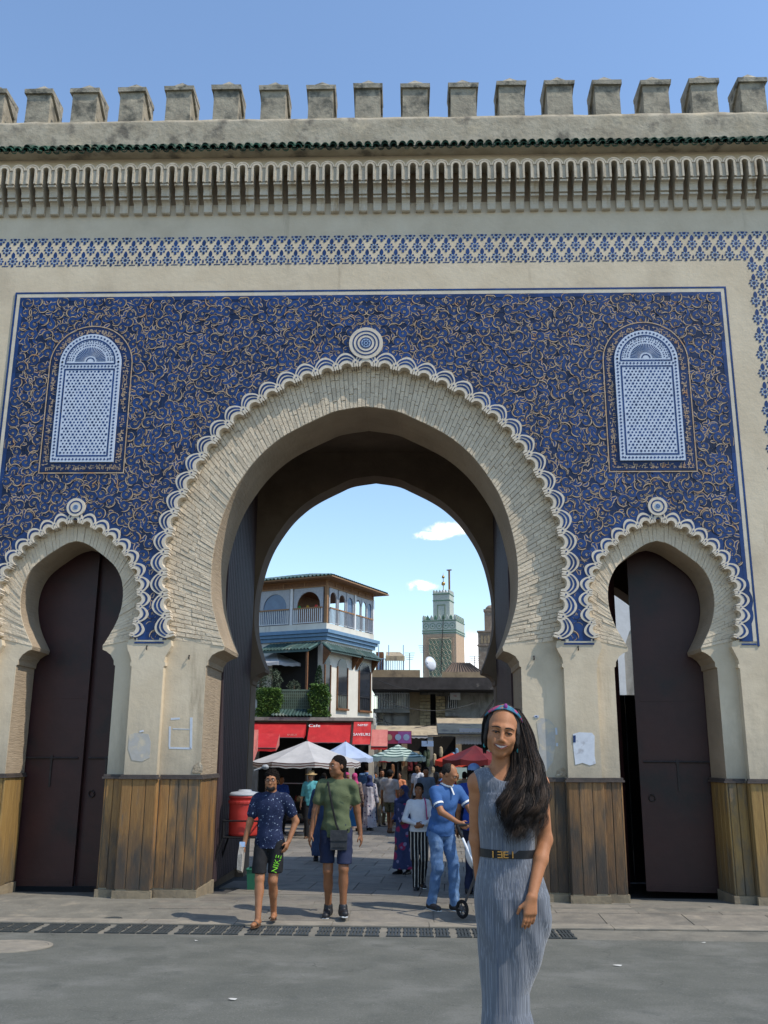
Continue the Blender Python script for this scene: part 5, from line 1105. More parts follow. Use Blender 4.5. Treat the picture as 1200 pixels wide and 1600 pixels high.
b.box(-.5, .5, -lw-.04, -lw-.003, mz(948), mz(946.5)); b.obj('lantern_niche', m_minpanel, lan)
for s in range(4):
    for k in range(6): x_ = lerp(-lw+.1, lw-.1, k/5); b = B(); b.prism([(x_-.11, mz(928)), (x_+.11, mz(928)), (x_+.11, mz(928)+.2), (x_, mz(928)+.36), (x_-.11, mz(928)+.2)], -lw, -lw+.15); o = b.obj('merlon', m_minwhite, lan); o.rotation_euler = (0, 0, s*PI/2)
b = B(); b.lathe([(.85, mz(928)), (.8, mz(926)), (.55, mz(924)), (.2, mz(922.5)), (.03, mz(922))], 14); b.obj('dome', m_whitepaint, lan, True)
b = B(); b.lathe([(.05, mz(923)), (.05, mz(915))], 8); b.ell((0, 0, mz(912)), (.25, .25, .25), 10, 8); b.lathe([(.05, mz(910)), (.04, mz(904))], 8); b.ell((0, 0, mz(901.5)), (.19, .19, .19), 10, 8); b.lathe([(.04, mz(900)), (.01, mz(895))], 6); b.obj('finial', m_brass, mmin, True)
b = B(); b.tube([(.75, 0, mz(928)), (.75, 0, mz(892))], .12, 6); b.box(.45, 1.05, -.1, .1, mz(892), mz(890.5)); b.obj('flag_post', m_timber, mmin)
# sebka panel: raised diamond net on the shaft
b = B(); z0_, z1_ = mz(1060), mz(1001); b.box(-1.25, 1.45, -mw-.06, -mw-.003, z0_, z1_); sp_ = b.obj('sebka_panel', m_minpanel, mmin); b = B()
nd, dz_ = 6, .62
for k in range(-1, int((z1_-z0_)/dz_)+1):
    for i in range(nd):
        x_ = lerp(-1.25, 1.45, (i+.5)/nd)+(.225 if k % 2 else 0); z_ = z0_+k*dz_
        if x_ > 1.36: continue
        for sx in (-1, 1):
            p = [(x_, z_), (x_+sx*.20, z_+dz_*.4), (x_+sx*.225, z_+dz_*.62), (x_, z_+dz_*1.02)]
            p = [(max(-1.25, min(1.45, a)), min(z1_, max(z0_, c))) for a, c in p]; b.tube([(a, -mw-.07, c) for a, c in p], .045, 4)
b.obj('sebka_net', M('net_tan', (.45, .39, .27), (.36, .30, .21), rough=.8), sp_, kind='stuff')
b = B(); b.box(-1.55, 1.7, -mw-.04, -mw-.002, z1_, z1_+.25); b.box(-1.55, -1.25, -mw-.04, -mw-.002, z0_, z1_-.002); b.box(1.45, 1.7, -mw-.04, -mw-.002, z0_, z1_-.002); b.obj('panel_frame', M('frame_brick', (.44, .31, .21), (.36, .24, .15), scale=6, rough=.9), mmin)
b = B(); b.tube([(.55, -mw-.12, mz(964)), (.35, -mw-.12, mz(1010)), (.2, -mw-.12, mz(1054))], .035, 4); b.obj('cable', m_iron, mmin)
m2y = 55.0; c = atY(768, 1000, m2y); z = lambda py: atY(768, py, m2y)[2]; k_ = mpp(m2y)
mi2 = thing('brick_minaret', 'second brown brick minaret half hidden by the right jamb', 'minaret', (c[0], m2y, 0), R(-10)); m_dkbrick = M('dark_brick', (.27, .20, .15), (.19, .14, .10), scale=8, rough=.9, c3=(.36, .29, .22), s3=4, t3=(.5, .65))
b = B(); w = 19*k_; b.box(-w, w, -w, w, gz(0, 55)-1, z(988)); b.obj('shaft', m_dkbrick, mi2)
b = B(); w = 20.5*k_; b.box(-w, w, -w, w, z(990), z(987.5)); b.box(-w, w, -w, w, z(1011), z(1009)); b.obj('string_course', m_dkbrick, mi2)
for k in range(6): b = B(); x_ = lerp(-.6, .6, k/5); b.prism([(x_-.08, z(1007)), (x_+.08, z(1007)), (x_+.08, z(996)), (x_, z(993)), (x_-.08, z(996))], -19*k_-.03, -19*k_-.001); b.obj('blind_arch', m_sand, mi2)
b = B(); w = 9.5*k_; b.box(-w, w, -w, w, z(987.4), z(957)); b.obj('lantern', m_dkbrick, mi2); b = B(); b.box(-w*1.12, w*1.12, -w*1.12, w*1.12, z(957), z(953)); b.obj('lantern_cornice', m_dkbrick, mi2)
b = B(); b.lathe([(w*.95, z(953)), (w*.85, z(949.5)), (w*.5, z(946.5)), (.02, z(945.5))], 12); b.obj('dome', m_dkbrick, mi2, True)
# low houses that close the view at both sides of the square
def house(name, label, x0, x1, y0, y1, h, mat, wins, seed):
    t = thing(name, label, 'building', ((x0+x1)/2, y0, gz((x0+x1)/2, y0))); w = (x1-x0)/2; b = B(); b.box(-w, w, 0, y1-y0, -.5, h); b.obj('wall', mat, t)
    rg = random.Random(seed)
    for i in range(wins):
        for j in range(int(h/3)):
            x_ = lerp(-w, w, (i+.5)/wins); z_ = 1.2+j*3; b = B(); b.box(x_-.45, x_+.45, -.06, -.003, z_, z_+1.2); wi = b.obj('window', m_timber, t); b = B(); b.box(x_-.38, x_+.38, -.075, -.063, z_+.07, z_+1.13); b.obj('pane', m_glass, wi)
    return t
wh_ = house('white_house', 'white house seen through the gap of the right hand doors', 4.3, 10.5, 13, 20, 7.5, m_concgrey, 3, 1)
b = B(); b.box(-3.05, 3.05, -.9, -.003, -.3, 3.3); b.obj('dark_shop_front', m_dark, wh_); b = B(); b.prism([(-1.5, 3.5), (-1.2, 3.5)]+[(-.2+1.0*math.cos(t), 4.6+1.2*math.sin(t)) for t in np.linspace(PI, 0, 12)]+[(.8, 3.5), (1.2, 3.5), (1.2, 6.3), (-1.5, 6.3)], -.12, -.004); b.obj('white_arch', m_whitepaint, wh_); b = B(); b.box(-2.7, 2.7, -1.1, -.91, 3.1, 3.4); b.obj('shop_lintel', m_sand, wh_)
house('ochre_house', 'ochre house hidden behind the left pier of the gate', -16, -6.2, 9, 20, 7, m_sand, 4, 2)
house('far_house', 'plain rendered house behind the roof terrace', -2, 1.2, 52, 58, 6.3, m_wallcream, 2, 3)

# wires across the square, aerials and small boards
m_wire = M('black_wire', (.02, .02, .02), (.015, .015, .015), rough=.6)
for i, (p0, y0, p1, y1, sag) in enumerate((((581, 1058), 30, (700, 1072), 33, .35), ((583, 1086), 29, (742, 1098), 31.5, .5), ((586, 1120), 27, (690, 1128), 25, .3))):
    a, c = atY(*p0, y0), atY(*p1, y1); b = B(); b.tube([Vector(a).lerp(Vector(c), t)-Vector((0, 0, sag*4*t*(1-t))) for t in np.linspace(0, 1, 14)], .012, 5); o = b.obj('overhead_wire', m_wire)
    tag(o, ['highest thin black wire running from the cafe corner along the flat canopy', 'middle sagging wire in front of the barred windows', 'lowest wire above the beige market canopy'][i], 'wire')
for i, (px, py, Y, h) in enumerate(((640, 1050, YC-1.0, .9), (662, 1052, YC-1.0, 1.3), (742, 1052, YC-1.0, .8))):
    a = atY(px, py, Y); b = B(); b.bar(tuple(a), (a[0], a[1], a[2]+h), .018, 5)
    for k in range(4): b.bar((a[0]-.25+.03*k, a[1], a[2]+h-.1*k), (a[0]+.25-.03*k, a[1], a[2]+h-.1*k), .010, 4)
    o = b.obj('roof_aerial', m_steel); tag(o, ['short aerial on the roof left of the dish', 'taller aerial beside the minaret shaft', 'small aerial right of the pyramid roof'][i], 'aerial')
for i, (px, py, wpx, hpx, col, l) in enumerate(((602, 1186, 16, 9, m_signred, 'small red board in the dark shop at the left'), (648, 1178, 14, 8, m_beige, 'small beige board in the dark shop behind the striped parasol'), (716, 1208, 26, 16, m_palegreen, 'pale green board behind the crowd below the red parasols'), (668, 1162, 18, 8, m_paleblue, 'pale blue board under the narrow canopy'))):
    a = atY(px, py, 28.2); k = mpp(28.2); b = B(); b.box(-wpx*k/2, wpx*k/2, -.03, 0, -hpx*k/2, hpx*k/2); o = b.obj('shop_board', col); o.location = tuple(a); tag(o, l, 'sign')
rg = random.Random(77)
CX_ = sorted([(i % 4, rg.choice([598, 612, 640, 655, 690, 705, 735, 752])+rg.uniform(-5, 5)) for i in range(12)]); seen = {}
for ci, px in CX_:
    a = atY(px, 1200, 27.6); w, h = rg.uniform(.2, .35), rg.uniform(.2, .5); zz = gz(a[0], 27.6); b = B(); b.box(-w, w, -.2, .2, 0, h); seen[ci] = seen.get(ci, -1)+1
    for k in range(3): b.box(-w-.01, w+.01, -.215, -.201, h*(k+.3)/3, h*(k+.8)/3)
    cn, cm = [('brown', m_timber), ('green', m_palegreen), ('blue', m_bluetrim), ('grey', m_concgrey)][ci]; o = b.obj('goods_crate', cm); o.location = (a[0], 27.6+rg.uniform(-.3, .3), zz); tag(o, ['leftmost', 'middle', 'rightmost'][seen[ci]]+' of the three '+cn+' slatted crates before the dark shop fronts', 'crate', cn+' crates before the shop fronts')

ho = thing('screen', 'added dark board hoarding standing behind the ajar maroon doors', 'screen', (3.85, 3.0, gz(3.85, 3.0)))  # boards added in the side passage to keep the door gap dark
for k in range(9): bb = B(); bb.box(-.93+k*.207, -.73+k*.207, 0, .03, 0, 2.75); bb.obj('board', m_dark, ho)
bb = B(); bb.box(-.94, .94, .032, .08, .5, .6); bb.box(-.94, .94, .032, .08, 2.2, 2.3); bb.obj('rail', m_timber, ho)
# ------------------------------------------------------------------ people: smooth-blended volumes turned into one continuous surface
V3 = lambda *a: np.array(a, dtype=np.float64)
class Vol:
    def __init__(s, lo, hi, h):
        s.lo = np.array(lo, float); s.h = h; s.n = np.maximum(4, np.ceil((np.array(hi)-s.lo)/h).astype(int)+1)
        s.ax = [(s.lo[i]+h*np.arange(s.n[i])).astype(np.float32) for i in range(3)]; s.d = np.full(tuple(s.n), .25, np.float32)
    def win(s, lo, hi, m):
        a = np.clip(np.floor((np.array(lo)-m-s.lo)/s.h).astype(int), 0, s.n-1); b = np.clip(np.ceil((np.array(hi)+m-s.lo)/s.h).astype(int)+1, 1, s.n)
        if (b <= a).any(): return None
        sl = tuple(slice(a[i], b[i]) for i in range(3))
        return sl, s.ax[0][sl[0]][:, None, None], s.ax[1][sl[1]][None, :, None], s.ax[2][sl[2]][None, None, :]
    def mix(s, sl, d, k, op='add'):
        o = s.d[sl]
        if op == 'add':
            if k <= 0: s.d[sl] = np.minimum(o, d)
            else: t = np.clip(.5+.5*(o-d)/k, 0, 1); s.d[sl] = o+(d-o)*t-k*t*(1-t)
        elif op == 'sub':
            d = -d; t = np.clip(.5-.5*(o-d)/max(k, 1e-6), 0, 1); s.d[sl] = o+(d-o)*t+k*t*(1-t)
    def cap(s, a, b, ra, rb, k=.02, sx=1., sy=1., op='add'):
        a, b = np.array(a, float), np.array(b, float); r = max(ra, rb)*max(sx, sy, 1)
        w = s.win(np.minimum(a, b)-r, np.maximum(a, b)+r, k+2*s.h)
        if w is None: return s
        sl, X, Y, Z = w; ab = (b-a); L2 = max(float(ab@ab), 1e-9)
        t = np.clip(((X-a[0])*ab[0]+(Y-a[1])*ab[1]+(Z-a[2])*ab[2])/L2, 0, 1)
        d = np.sqrt(((X-a[0]-ab[0]*t)/sx) ** 2+((Y-a[1]-ab[1]*t)/sy) ** 2+(Z-a[2]-ab[2]*t) ** 2)-(ra+(rb-ra)*t)
        s.mix(sl, (d*min(sx, sy, 1)).astype(np.float32), k, op); return s
    def ell(s, c, r, k=.02, rot=None, op='add'):
        c, r = np.array(c, float), np.array(r, float); m = r.max()
        w = s.win(c-m, c+m, k+2*s.h)
        if w is None: return s
        sl, X, Y, Z = w; X, Y, Z = X-c[0], Y-c[1], Z-c[2]
        if rot is not None: X, Y, Z = [X*rot[0][i]+Y*rot[1][i]+Z*rot[2][i] for i in range(3)]
        k0 = np.sqrt((X/r[0]) ** 2+(Y/r[1]) ** 2+(Z/r[2]) ** 2)+1e-6; k1 = np.sqrt((X/r[0]**2) ** 2+(Y/r[1]**2) ** 2+(Z/r[2]**2) ** 2)+1e-6
        s.mix(sl, (k0*(k0-1)/k1).astype(np.float32), k, op); return s
    def column(s, zs, prof, k=.02, wav=0., nw=9, ph=0.):
        """stack of elliptical sections: prof rows (cx, half width, cy, half depth) at heights zs"""
        prof = np.array(prof, float); Z = s.ax[2]; P_ = [np.interp(Z, zs, prof[:, i]).astype(np.float32)[None, None, :] for i in range(4)]
        X, Y = s.ax[0][:, None, None], s.ax[1][None, :, None]; u, v = (X-P_[0])/P_[1], (Y-P_[2])/P_[3]
        q = np.sqrt(u*u+v*v)
        if wav: q = q*(1+wav*np.sin(nw*np.arctan2(v, u)+ph+3*Z[None, None, :]))
        d = (q-1)*np.minimum(P_[1], P_[3]); d = np.maximum(d, np.maximum(zs[0]-Z, Z-zs[-1])[None, None, :])
        s.mix(tuple(slice(None) for _ in range(3)), d.astype(np.float32), k); return s
    def folds(s, amp, f, seed=0):
        rg = np.random.default_rng(seed); X, Y, Z = s.ax[0][:, None, None], s.ax[1][None, :, None], s.ax[2][None, None, :]; acc = 0
        for q in range(4):
            w = rg.normal(size=3)*f*(1+.6*q); acc = acc+np.sin(w[0]*X+w[1]*Y+w[2]*.8*Z+rg.uniform(0, 6))/(1+.5*q)
        s.d += (amp*acc/2).astype(np.float32); return s
    def cut(s, axis, val, keep_greater=True):
        A = s.ax[axis].reshape([-1 if i == axis else 1 for i in range(3)]); s.d = np.maximum(s.d, (val-A if keep_greater else A-val)).astype(np.float32); return s
    def mesh(s, name, mats, facemat=None):
        D = s.d.copy()
        for i in range(3):
            for e in (0, -1): D[tuple(e if j == i else slice(None) for j in range(3))] = .05
        neg = D < 0; n = s.n
        c = neg[:-1, :-1, :-1].astype(np.int8)
        cnt = sum(neg[i:n[0]-1+i, j:n[1]-1+j, k:n[2]-1+k].astype(np.int8) for i in (0, 1) for j in (0, 1) for k in (0, 1))
        act = (cnt > 0) & (cnt < 8); I = np.argwhere(act); idx = np.full(act.shape, -1, np.int64); idx[act] = np.arange(len(I))
        acc = np.zeros((len(I), 3)); num = np.zeros(len(I))
        corner = [(i, j, k) for i in (0, 1) for j in (0, 1) for k in (0, 1)]; val = {c_: D[I[:, 0]+c_[0], I[:, 1]+c_[1], I[:, 2]+c_[2]] for c_ in corner}
        for a in corner:
            for ax in range(3):
                if a[ax]: continue
                b = list(a); b[ax] = 1; b = tuple(b); va, vb = val[a], val[b]; m = (va < 0) != (vb < 0); t = np.where(m, va/np.where(m, va-vb, 1), 0)
                p = np.array(a, float)[None, :].repeat(len(I), 0); p[:, ax] += t; acc[m] += p[m]; num[m] += 1
        vs = s.lo+(I+acc/np.maximum(num, 1)[:, None])*s.h; quads = []
        for ax in range(3):
            u, v = [(1, 2), (2, 0), (0, 1)][ax]
            A = [slice(1, -1)]*3; A[ax] = slice(0, -1); Bs = list(A); Bs[ax] = slice(1, None)
            e0, e1 = neg[tuple(A)], neg[tuple(Bs)]; E_ = np.argwhere(e0 != e1)
            if not len(E_): continue
            fl = e0[tuple(E_.T)]; base = E_.copy(); base[:, u] += 1; base[:, v] += 1
            def at(du, dv): q = base.copy(); q[:, u] += du; q[:, v] += dv; return idx[tuple(q.T)]
            q = np.stack([at(-1, -1), at(0, -1), at(0, 0), at(-1, 0)], 1); q[~fl] = q[~fl][:, ::-1]; quads.append(q)
        q = np.concatenate(quads); q = q[(q >= 0).all(1)]
        me = bpy.data.meshes.new(name); me.vertices.add(len(vs)); me.vertices.foreach_set('co', vs.astype(np.float32).ravel())
        me.loops.add(len(q)*4); me.loops.foreach_set('vertex_index', q.astype(np.int32).ravel()); me.polygons.add(len(q)); me.polygons.foreach_set('loop_start', (np.arange(len(q))*4).astype(np.int32))
        for m in (mats if isinstance(mats, (list, tuple)) else [mats]): me.materials.append(m)
        if facemat is not None: me.polygons.foreach_set('material_index', facemat(vs[q].mean(1)).astype(np.int32))
        me.polygons.foreach_set('use_smooth', np.ones(len(q), bool)); me.update(calc_edges=True); me.validate(); return me
    def surf_y(s, x, z):
        i = int(round((x-s.lo[0])/s.h)); k = int(round((z-s.lo[2])/s.h)); col = s.d[i, :, k]; j = np.nonzero(col < 0)[0]
        if not len(j): return 0.
        j = j[0]; t = col[j-1]/(col[j-1]-col[j]) if j else 0; return float(s.lo[1]+s.h*(j-1+t))

def rotx(a): c, s_ = math.cos(a), math.sin(a); return np.array([[1, 0, 0], [0, c, -s_], [0, s_, c]])
def roty(a): c, s_ = math.cos(a), math.sin(a); return np.array([[c, 0, s_], [0, 1, 0], [-s_, 0, c]])
def rotz(a): c, s_ = math.cos(a), math.sin(a); return np.array([[c, -s_, 0], [s_, c, 0], [0, 0, 1]])
def ik(a, c, l1, l2, hint):
    a, c = np.array(a, float), np.array(c, float); d = c-a; L = np.linalg.norm(d)
    if L > (l1+l2)*.998: c = a+d/L*(l1+l2)*.998; d = c-a; L = np.linalg.norm(d)
    x = (l1*l1-l2*l2+L*L)/(2*L); h = math.sqrt(max(l1*l1-x*x, 0)); n = d/L; hv = np.array(hint, float); hv = hv-n*(hv@n); hv /= np.linalg.norm(hv)+1e-9
    return a+n*x+hv*h, c

def head_sdf(v, c, Rm, fem=False, k=.02, sc=1.0, smile=False, ez=0., nz=0.):
    """head with skull, jaw, nose, sockets, lips and ears; c = centre of the head (between the ears), Rm = rotation"""
    T = lambda x, y, z: c+Rm@(np.array([x, y, z])*sc); f = .93 if fem else 1.0
    E = lambda p, r, kk=.02, op='add': v.ell(T(*p), np.array(r)*sc, kk, Rm, op)
    C = lambda p, q, ra, rb, kk=.012, op='add': v.cap(T(*p), T(*q), ra*sc, rb*sc, kk, op=op)
    E((0, .018, .035), (.074*f, .094, .088)); E((0, -.028, -.010), (.063*f, .066, .085), .03); E((0, -.038, -.055), (.047*f if fem else .049, .052, .058), .03)
    E((0, -.070, -.098), (.021*f, .018, .018), .03)
    for s in (-1, 1):
        E((s*.040*f, -.064, -.018+.8*ez), (.021, .022, .020), .03); C((s*.012, -.092, .034+ez), (s*.045*f, -.074, .033+ez), .010, .009, .02)
        E((s*.030*f, -.098, .012+ez), (.017, .014, .0105), .012, 'sub'); E((s*.0305*f, -.0795, .0125+ez), (.0165, .0135, .0125), .006)
        E((s*.076*f, .012, -.004), (.009, .019, .030), .012); E((s*(.043 if fem else .048)*f, -.025, -.068), (.013, .03, .02), .03)
        C((s*.026, -.086, -.050), (s*.034, -.076, -.030), .010, .010, .02) if smile else None
    C((0, -.094, .022+ez), (0, -.112 if fem else -.114, -.026+nz), .0085*(.9 if fem else 1), .0105*(.85 if fem else 1.1), .014); E((0, -.110, -.030+nz), (.0120, .010, .008), .008)
    for s in (-1, 1): E((s*.0120, -.100, -.033+nz), (.0075, .010, .0065), .007)
    E((0, -.089, -.062), (.028, .012, .018), .018)

def hand_sdf(v, w, d, n, s, sc=1.0, curl=.35, k=.008, spread=.0085, grip=0.0):
    """w wrist, d along the hand, n palm normal (towards which fingers curl), s side of the thumb"""
    d, n, s = [np.array(q, float)/np.linalg.norm(q) for q in (d, n, s)]
    for o in (-.026, -.009, .009, .026): v.cap(w+s*o*.5*sc, w+d*.078*sc+s*o*sc, .016*sc, .0135*sc, .012)
    v.cap(w+s*.012*sc+d*.012*sc, w+d*.05*sc+s*.026*sc+n*.010*sc, .014*sc, .013*sc, .012)
    for o, L, ph in ((.027, .066, 0), (.009, .076, .02), (-.009, .071, .05), (-.026, .055, .09)):
        p = w+d*.082*sc+s*o*sc; dd = d+s*o*1.2; dd /= np.linalg.norm(dd); a = curl+ph+grip; r = .0090*sc
        for i, f in enumerate((.46, .30, .24)):
            ax_ = dd*math.cos(a*(.6+.5*i))+n*math.sin(a*(.6+.5*i)); q = p+ax_*L*f*sc; v.cap(p, q, r, r*.90, .004); p = q; r *= .92; dd = ax_ if grip else dd
    p = w+d*.028*sc+s*.028*sc+n*.008*sc; q = p+(d*.62+s*.62+n*.35)*.040*sc; v.cap(p, q, .0115*sc, .0098*sc, .006); v.cap(q, q+(d*.9+s*.15+n*.35)*.032*sc, .0098*sc, .0078*sc, .004)

def fabric(name, c1, c2=None, **k):
    d = dict(rough=.85, scale=9., bump=.006, bscale=16., obj=True, spec=.2); d.update(k); return M(name, c1, c2, **d)
def spotted(name, base, spots, scale=16., thr=.30, base2=None):
    """cloth with scattered printed motifs"""
    m = fabric(name, base, base2); t = m.node_tree; N = t.nodes; L = t.links; bs = N['Principled BSDF']
    tc_ = N.new('ShaderNodeTexCoord'); col = bs.inputs['Base Color'].links[0].from_socket
    for i, (c, sc_, th) in enumerate(spots):
        vo = N.new('ShaderNodeTexVoronoi'); vo.inputs['Scale'].default_value = sc_; 
        ad = N.new('ShaderNodeVectorMath'); ad.operation = 'ADD'; ad.inputs[1].default_value = (i*3.1, i*1.7, i*.9); L.new(tc_.outputs['Object'], ad.inputs[0])
        nz_ = N.new('ShaderNodeTexNoise'); nz_.inputs['Scale'].default_value = sc_*1.5; L.new(ad.outputs[0], nz_.inputs['Vector']); mx_ = N.new('ShaderNodeVectorMath'); mx_.operation = 'MULTIPLY_ADD'; mx_.inputs[1].default_value = (.05, .05, .05); L.new(nz_.outputs['Color'], mx_.inputs[0]); L.new(ad.outputs[0], mx_.inputs[2]); L.new(mx_.outputs[0], vo.inputs['Vector'])
        mp = N.new('ShaderNodeMapRange'); mp.inputs[1].default_value = th; mp.inputs[2].default_value = th*.75; L.new(vo.outputs['Distance'], mp.inputs[0])
        mi = N.new('ShaderNodeMix'); mi.data_type = 'RGBA'; L.new(mp.outputs[0], mi.inputs[0]); L.new(col, mi.inputs[6]); mi.inputs[7].default_value = (*c, 1); col = mi.outputs[2]
    L.new(col, bs.inputs['Base Color']); return m
def striped(name, c1, c2, scale, axis='X', width=.2):
    m = fabric(name, c1); t = m.node_tree; N = t.nodes; L = t.links; bs = N['Principled BSDF']; tc_ = N.new('ShaderNodeTexCoord'); w = N.new('ShaderNodeTexWave'); w.bands_direction = axis; w.inputs['Scale'].default_value = scale; w.inputs['Distortion'].default_value = .6; w.inputs['Detail Scale'].default_value = .6
    L.new(tc_.outputs['Object'], w.inputs['Vector']); mp = N.new('ShaderNodeMapRange'); mp.inputs[1].default_value = 1-width; mp.inputs[2].default_value = 1-width+.08; L.new(w.outputs['Fac'], mp.inputs[0])
    mi = N.new('ShaderNodeMix'); mi.data_type = 'RGBA'; L.new(mp.outputs[0], mi.inputs[0]); L.new(bs.inputs['Base Color'].links[0].from_socket, mi.inputs[6]); mi.inputs[7].default_value = (*c2, 1); L.new(mi.outputs[2], bs.inputs['Base Color']); return m
m_skin = M('skin_tan', (.33, .145, .068), (.28, .118, .053), scale=14, rough=.5, spec=.35, obj=True, bump=.0012, bscale=150)
m_skin2 = M('skin_brown', (.245, .105, .048), (.20, .083, .037), scale=14, rough=.5, spec=.35, obj=True, bump=.0015, bscale=150)
m_skin3 = M('skin_light', (.43, .23, .14), (.37, .19, .11), scale=14, rough=.5, spec=.35, obj=True)
m_hair = M('black_hair', (.010, .008, .007), (.018, .013, .011), scale=40, rough=.62, spec=.25, obj=True, bump=.003, bscale=60)
m_hairshort = M('cropped_hair', (.011, .009, .008), (.020, .016, .014), scale=120, rough=.95, spec=.05, obj=True, bump=.02, bscale=90)
m_hairgrey = M('greying_hair', (.045, .040, .036), (.018, .016, .014), scale=60, rough=.95, spec=.05, obj=True, bump=.015, bscale=90)
m_brown_hair = M('brown_hair', (.06, .035, .02), (.035, .02, .012), scale=40, rough=.5, obj=True)
m_eye = M('eye_white', (.62, .60, .57), (.58, .55, .52), rough=.15, spec=.5); m_iris = M('iris', (.025, .014, .009), (.02, .01, .007), rough=.1, spec=.6)
m_lip = M('lips', (.30, .10, .075), (.26, .085, .065), scale=40, rough=.4); m_teeth = M('teeth', (.72, .68, .62), (.68, .64, .58), rough=.25, spec=.5)
m_black = fabric('black_cloth', (.016, .016, .018), (.011, .011, .012)); m_shoe = M('black_shoe', (.02, .02, .023), (.014, .014, .016), rough=.5); m_sole = M('white_sole', (.62, .62, .60), (.55, .55, .53), rough=.6)
m_leather = M('brown_leather', (.10, .05, .025), (.07, .035, .018), rough=.5)

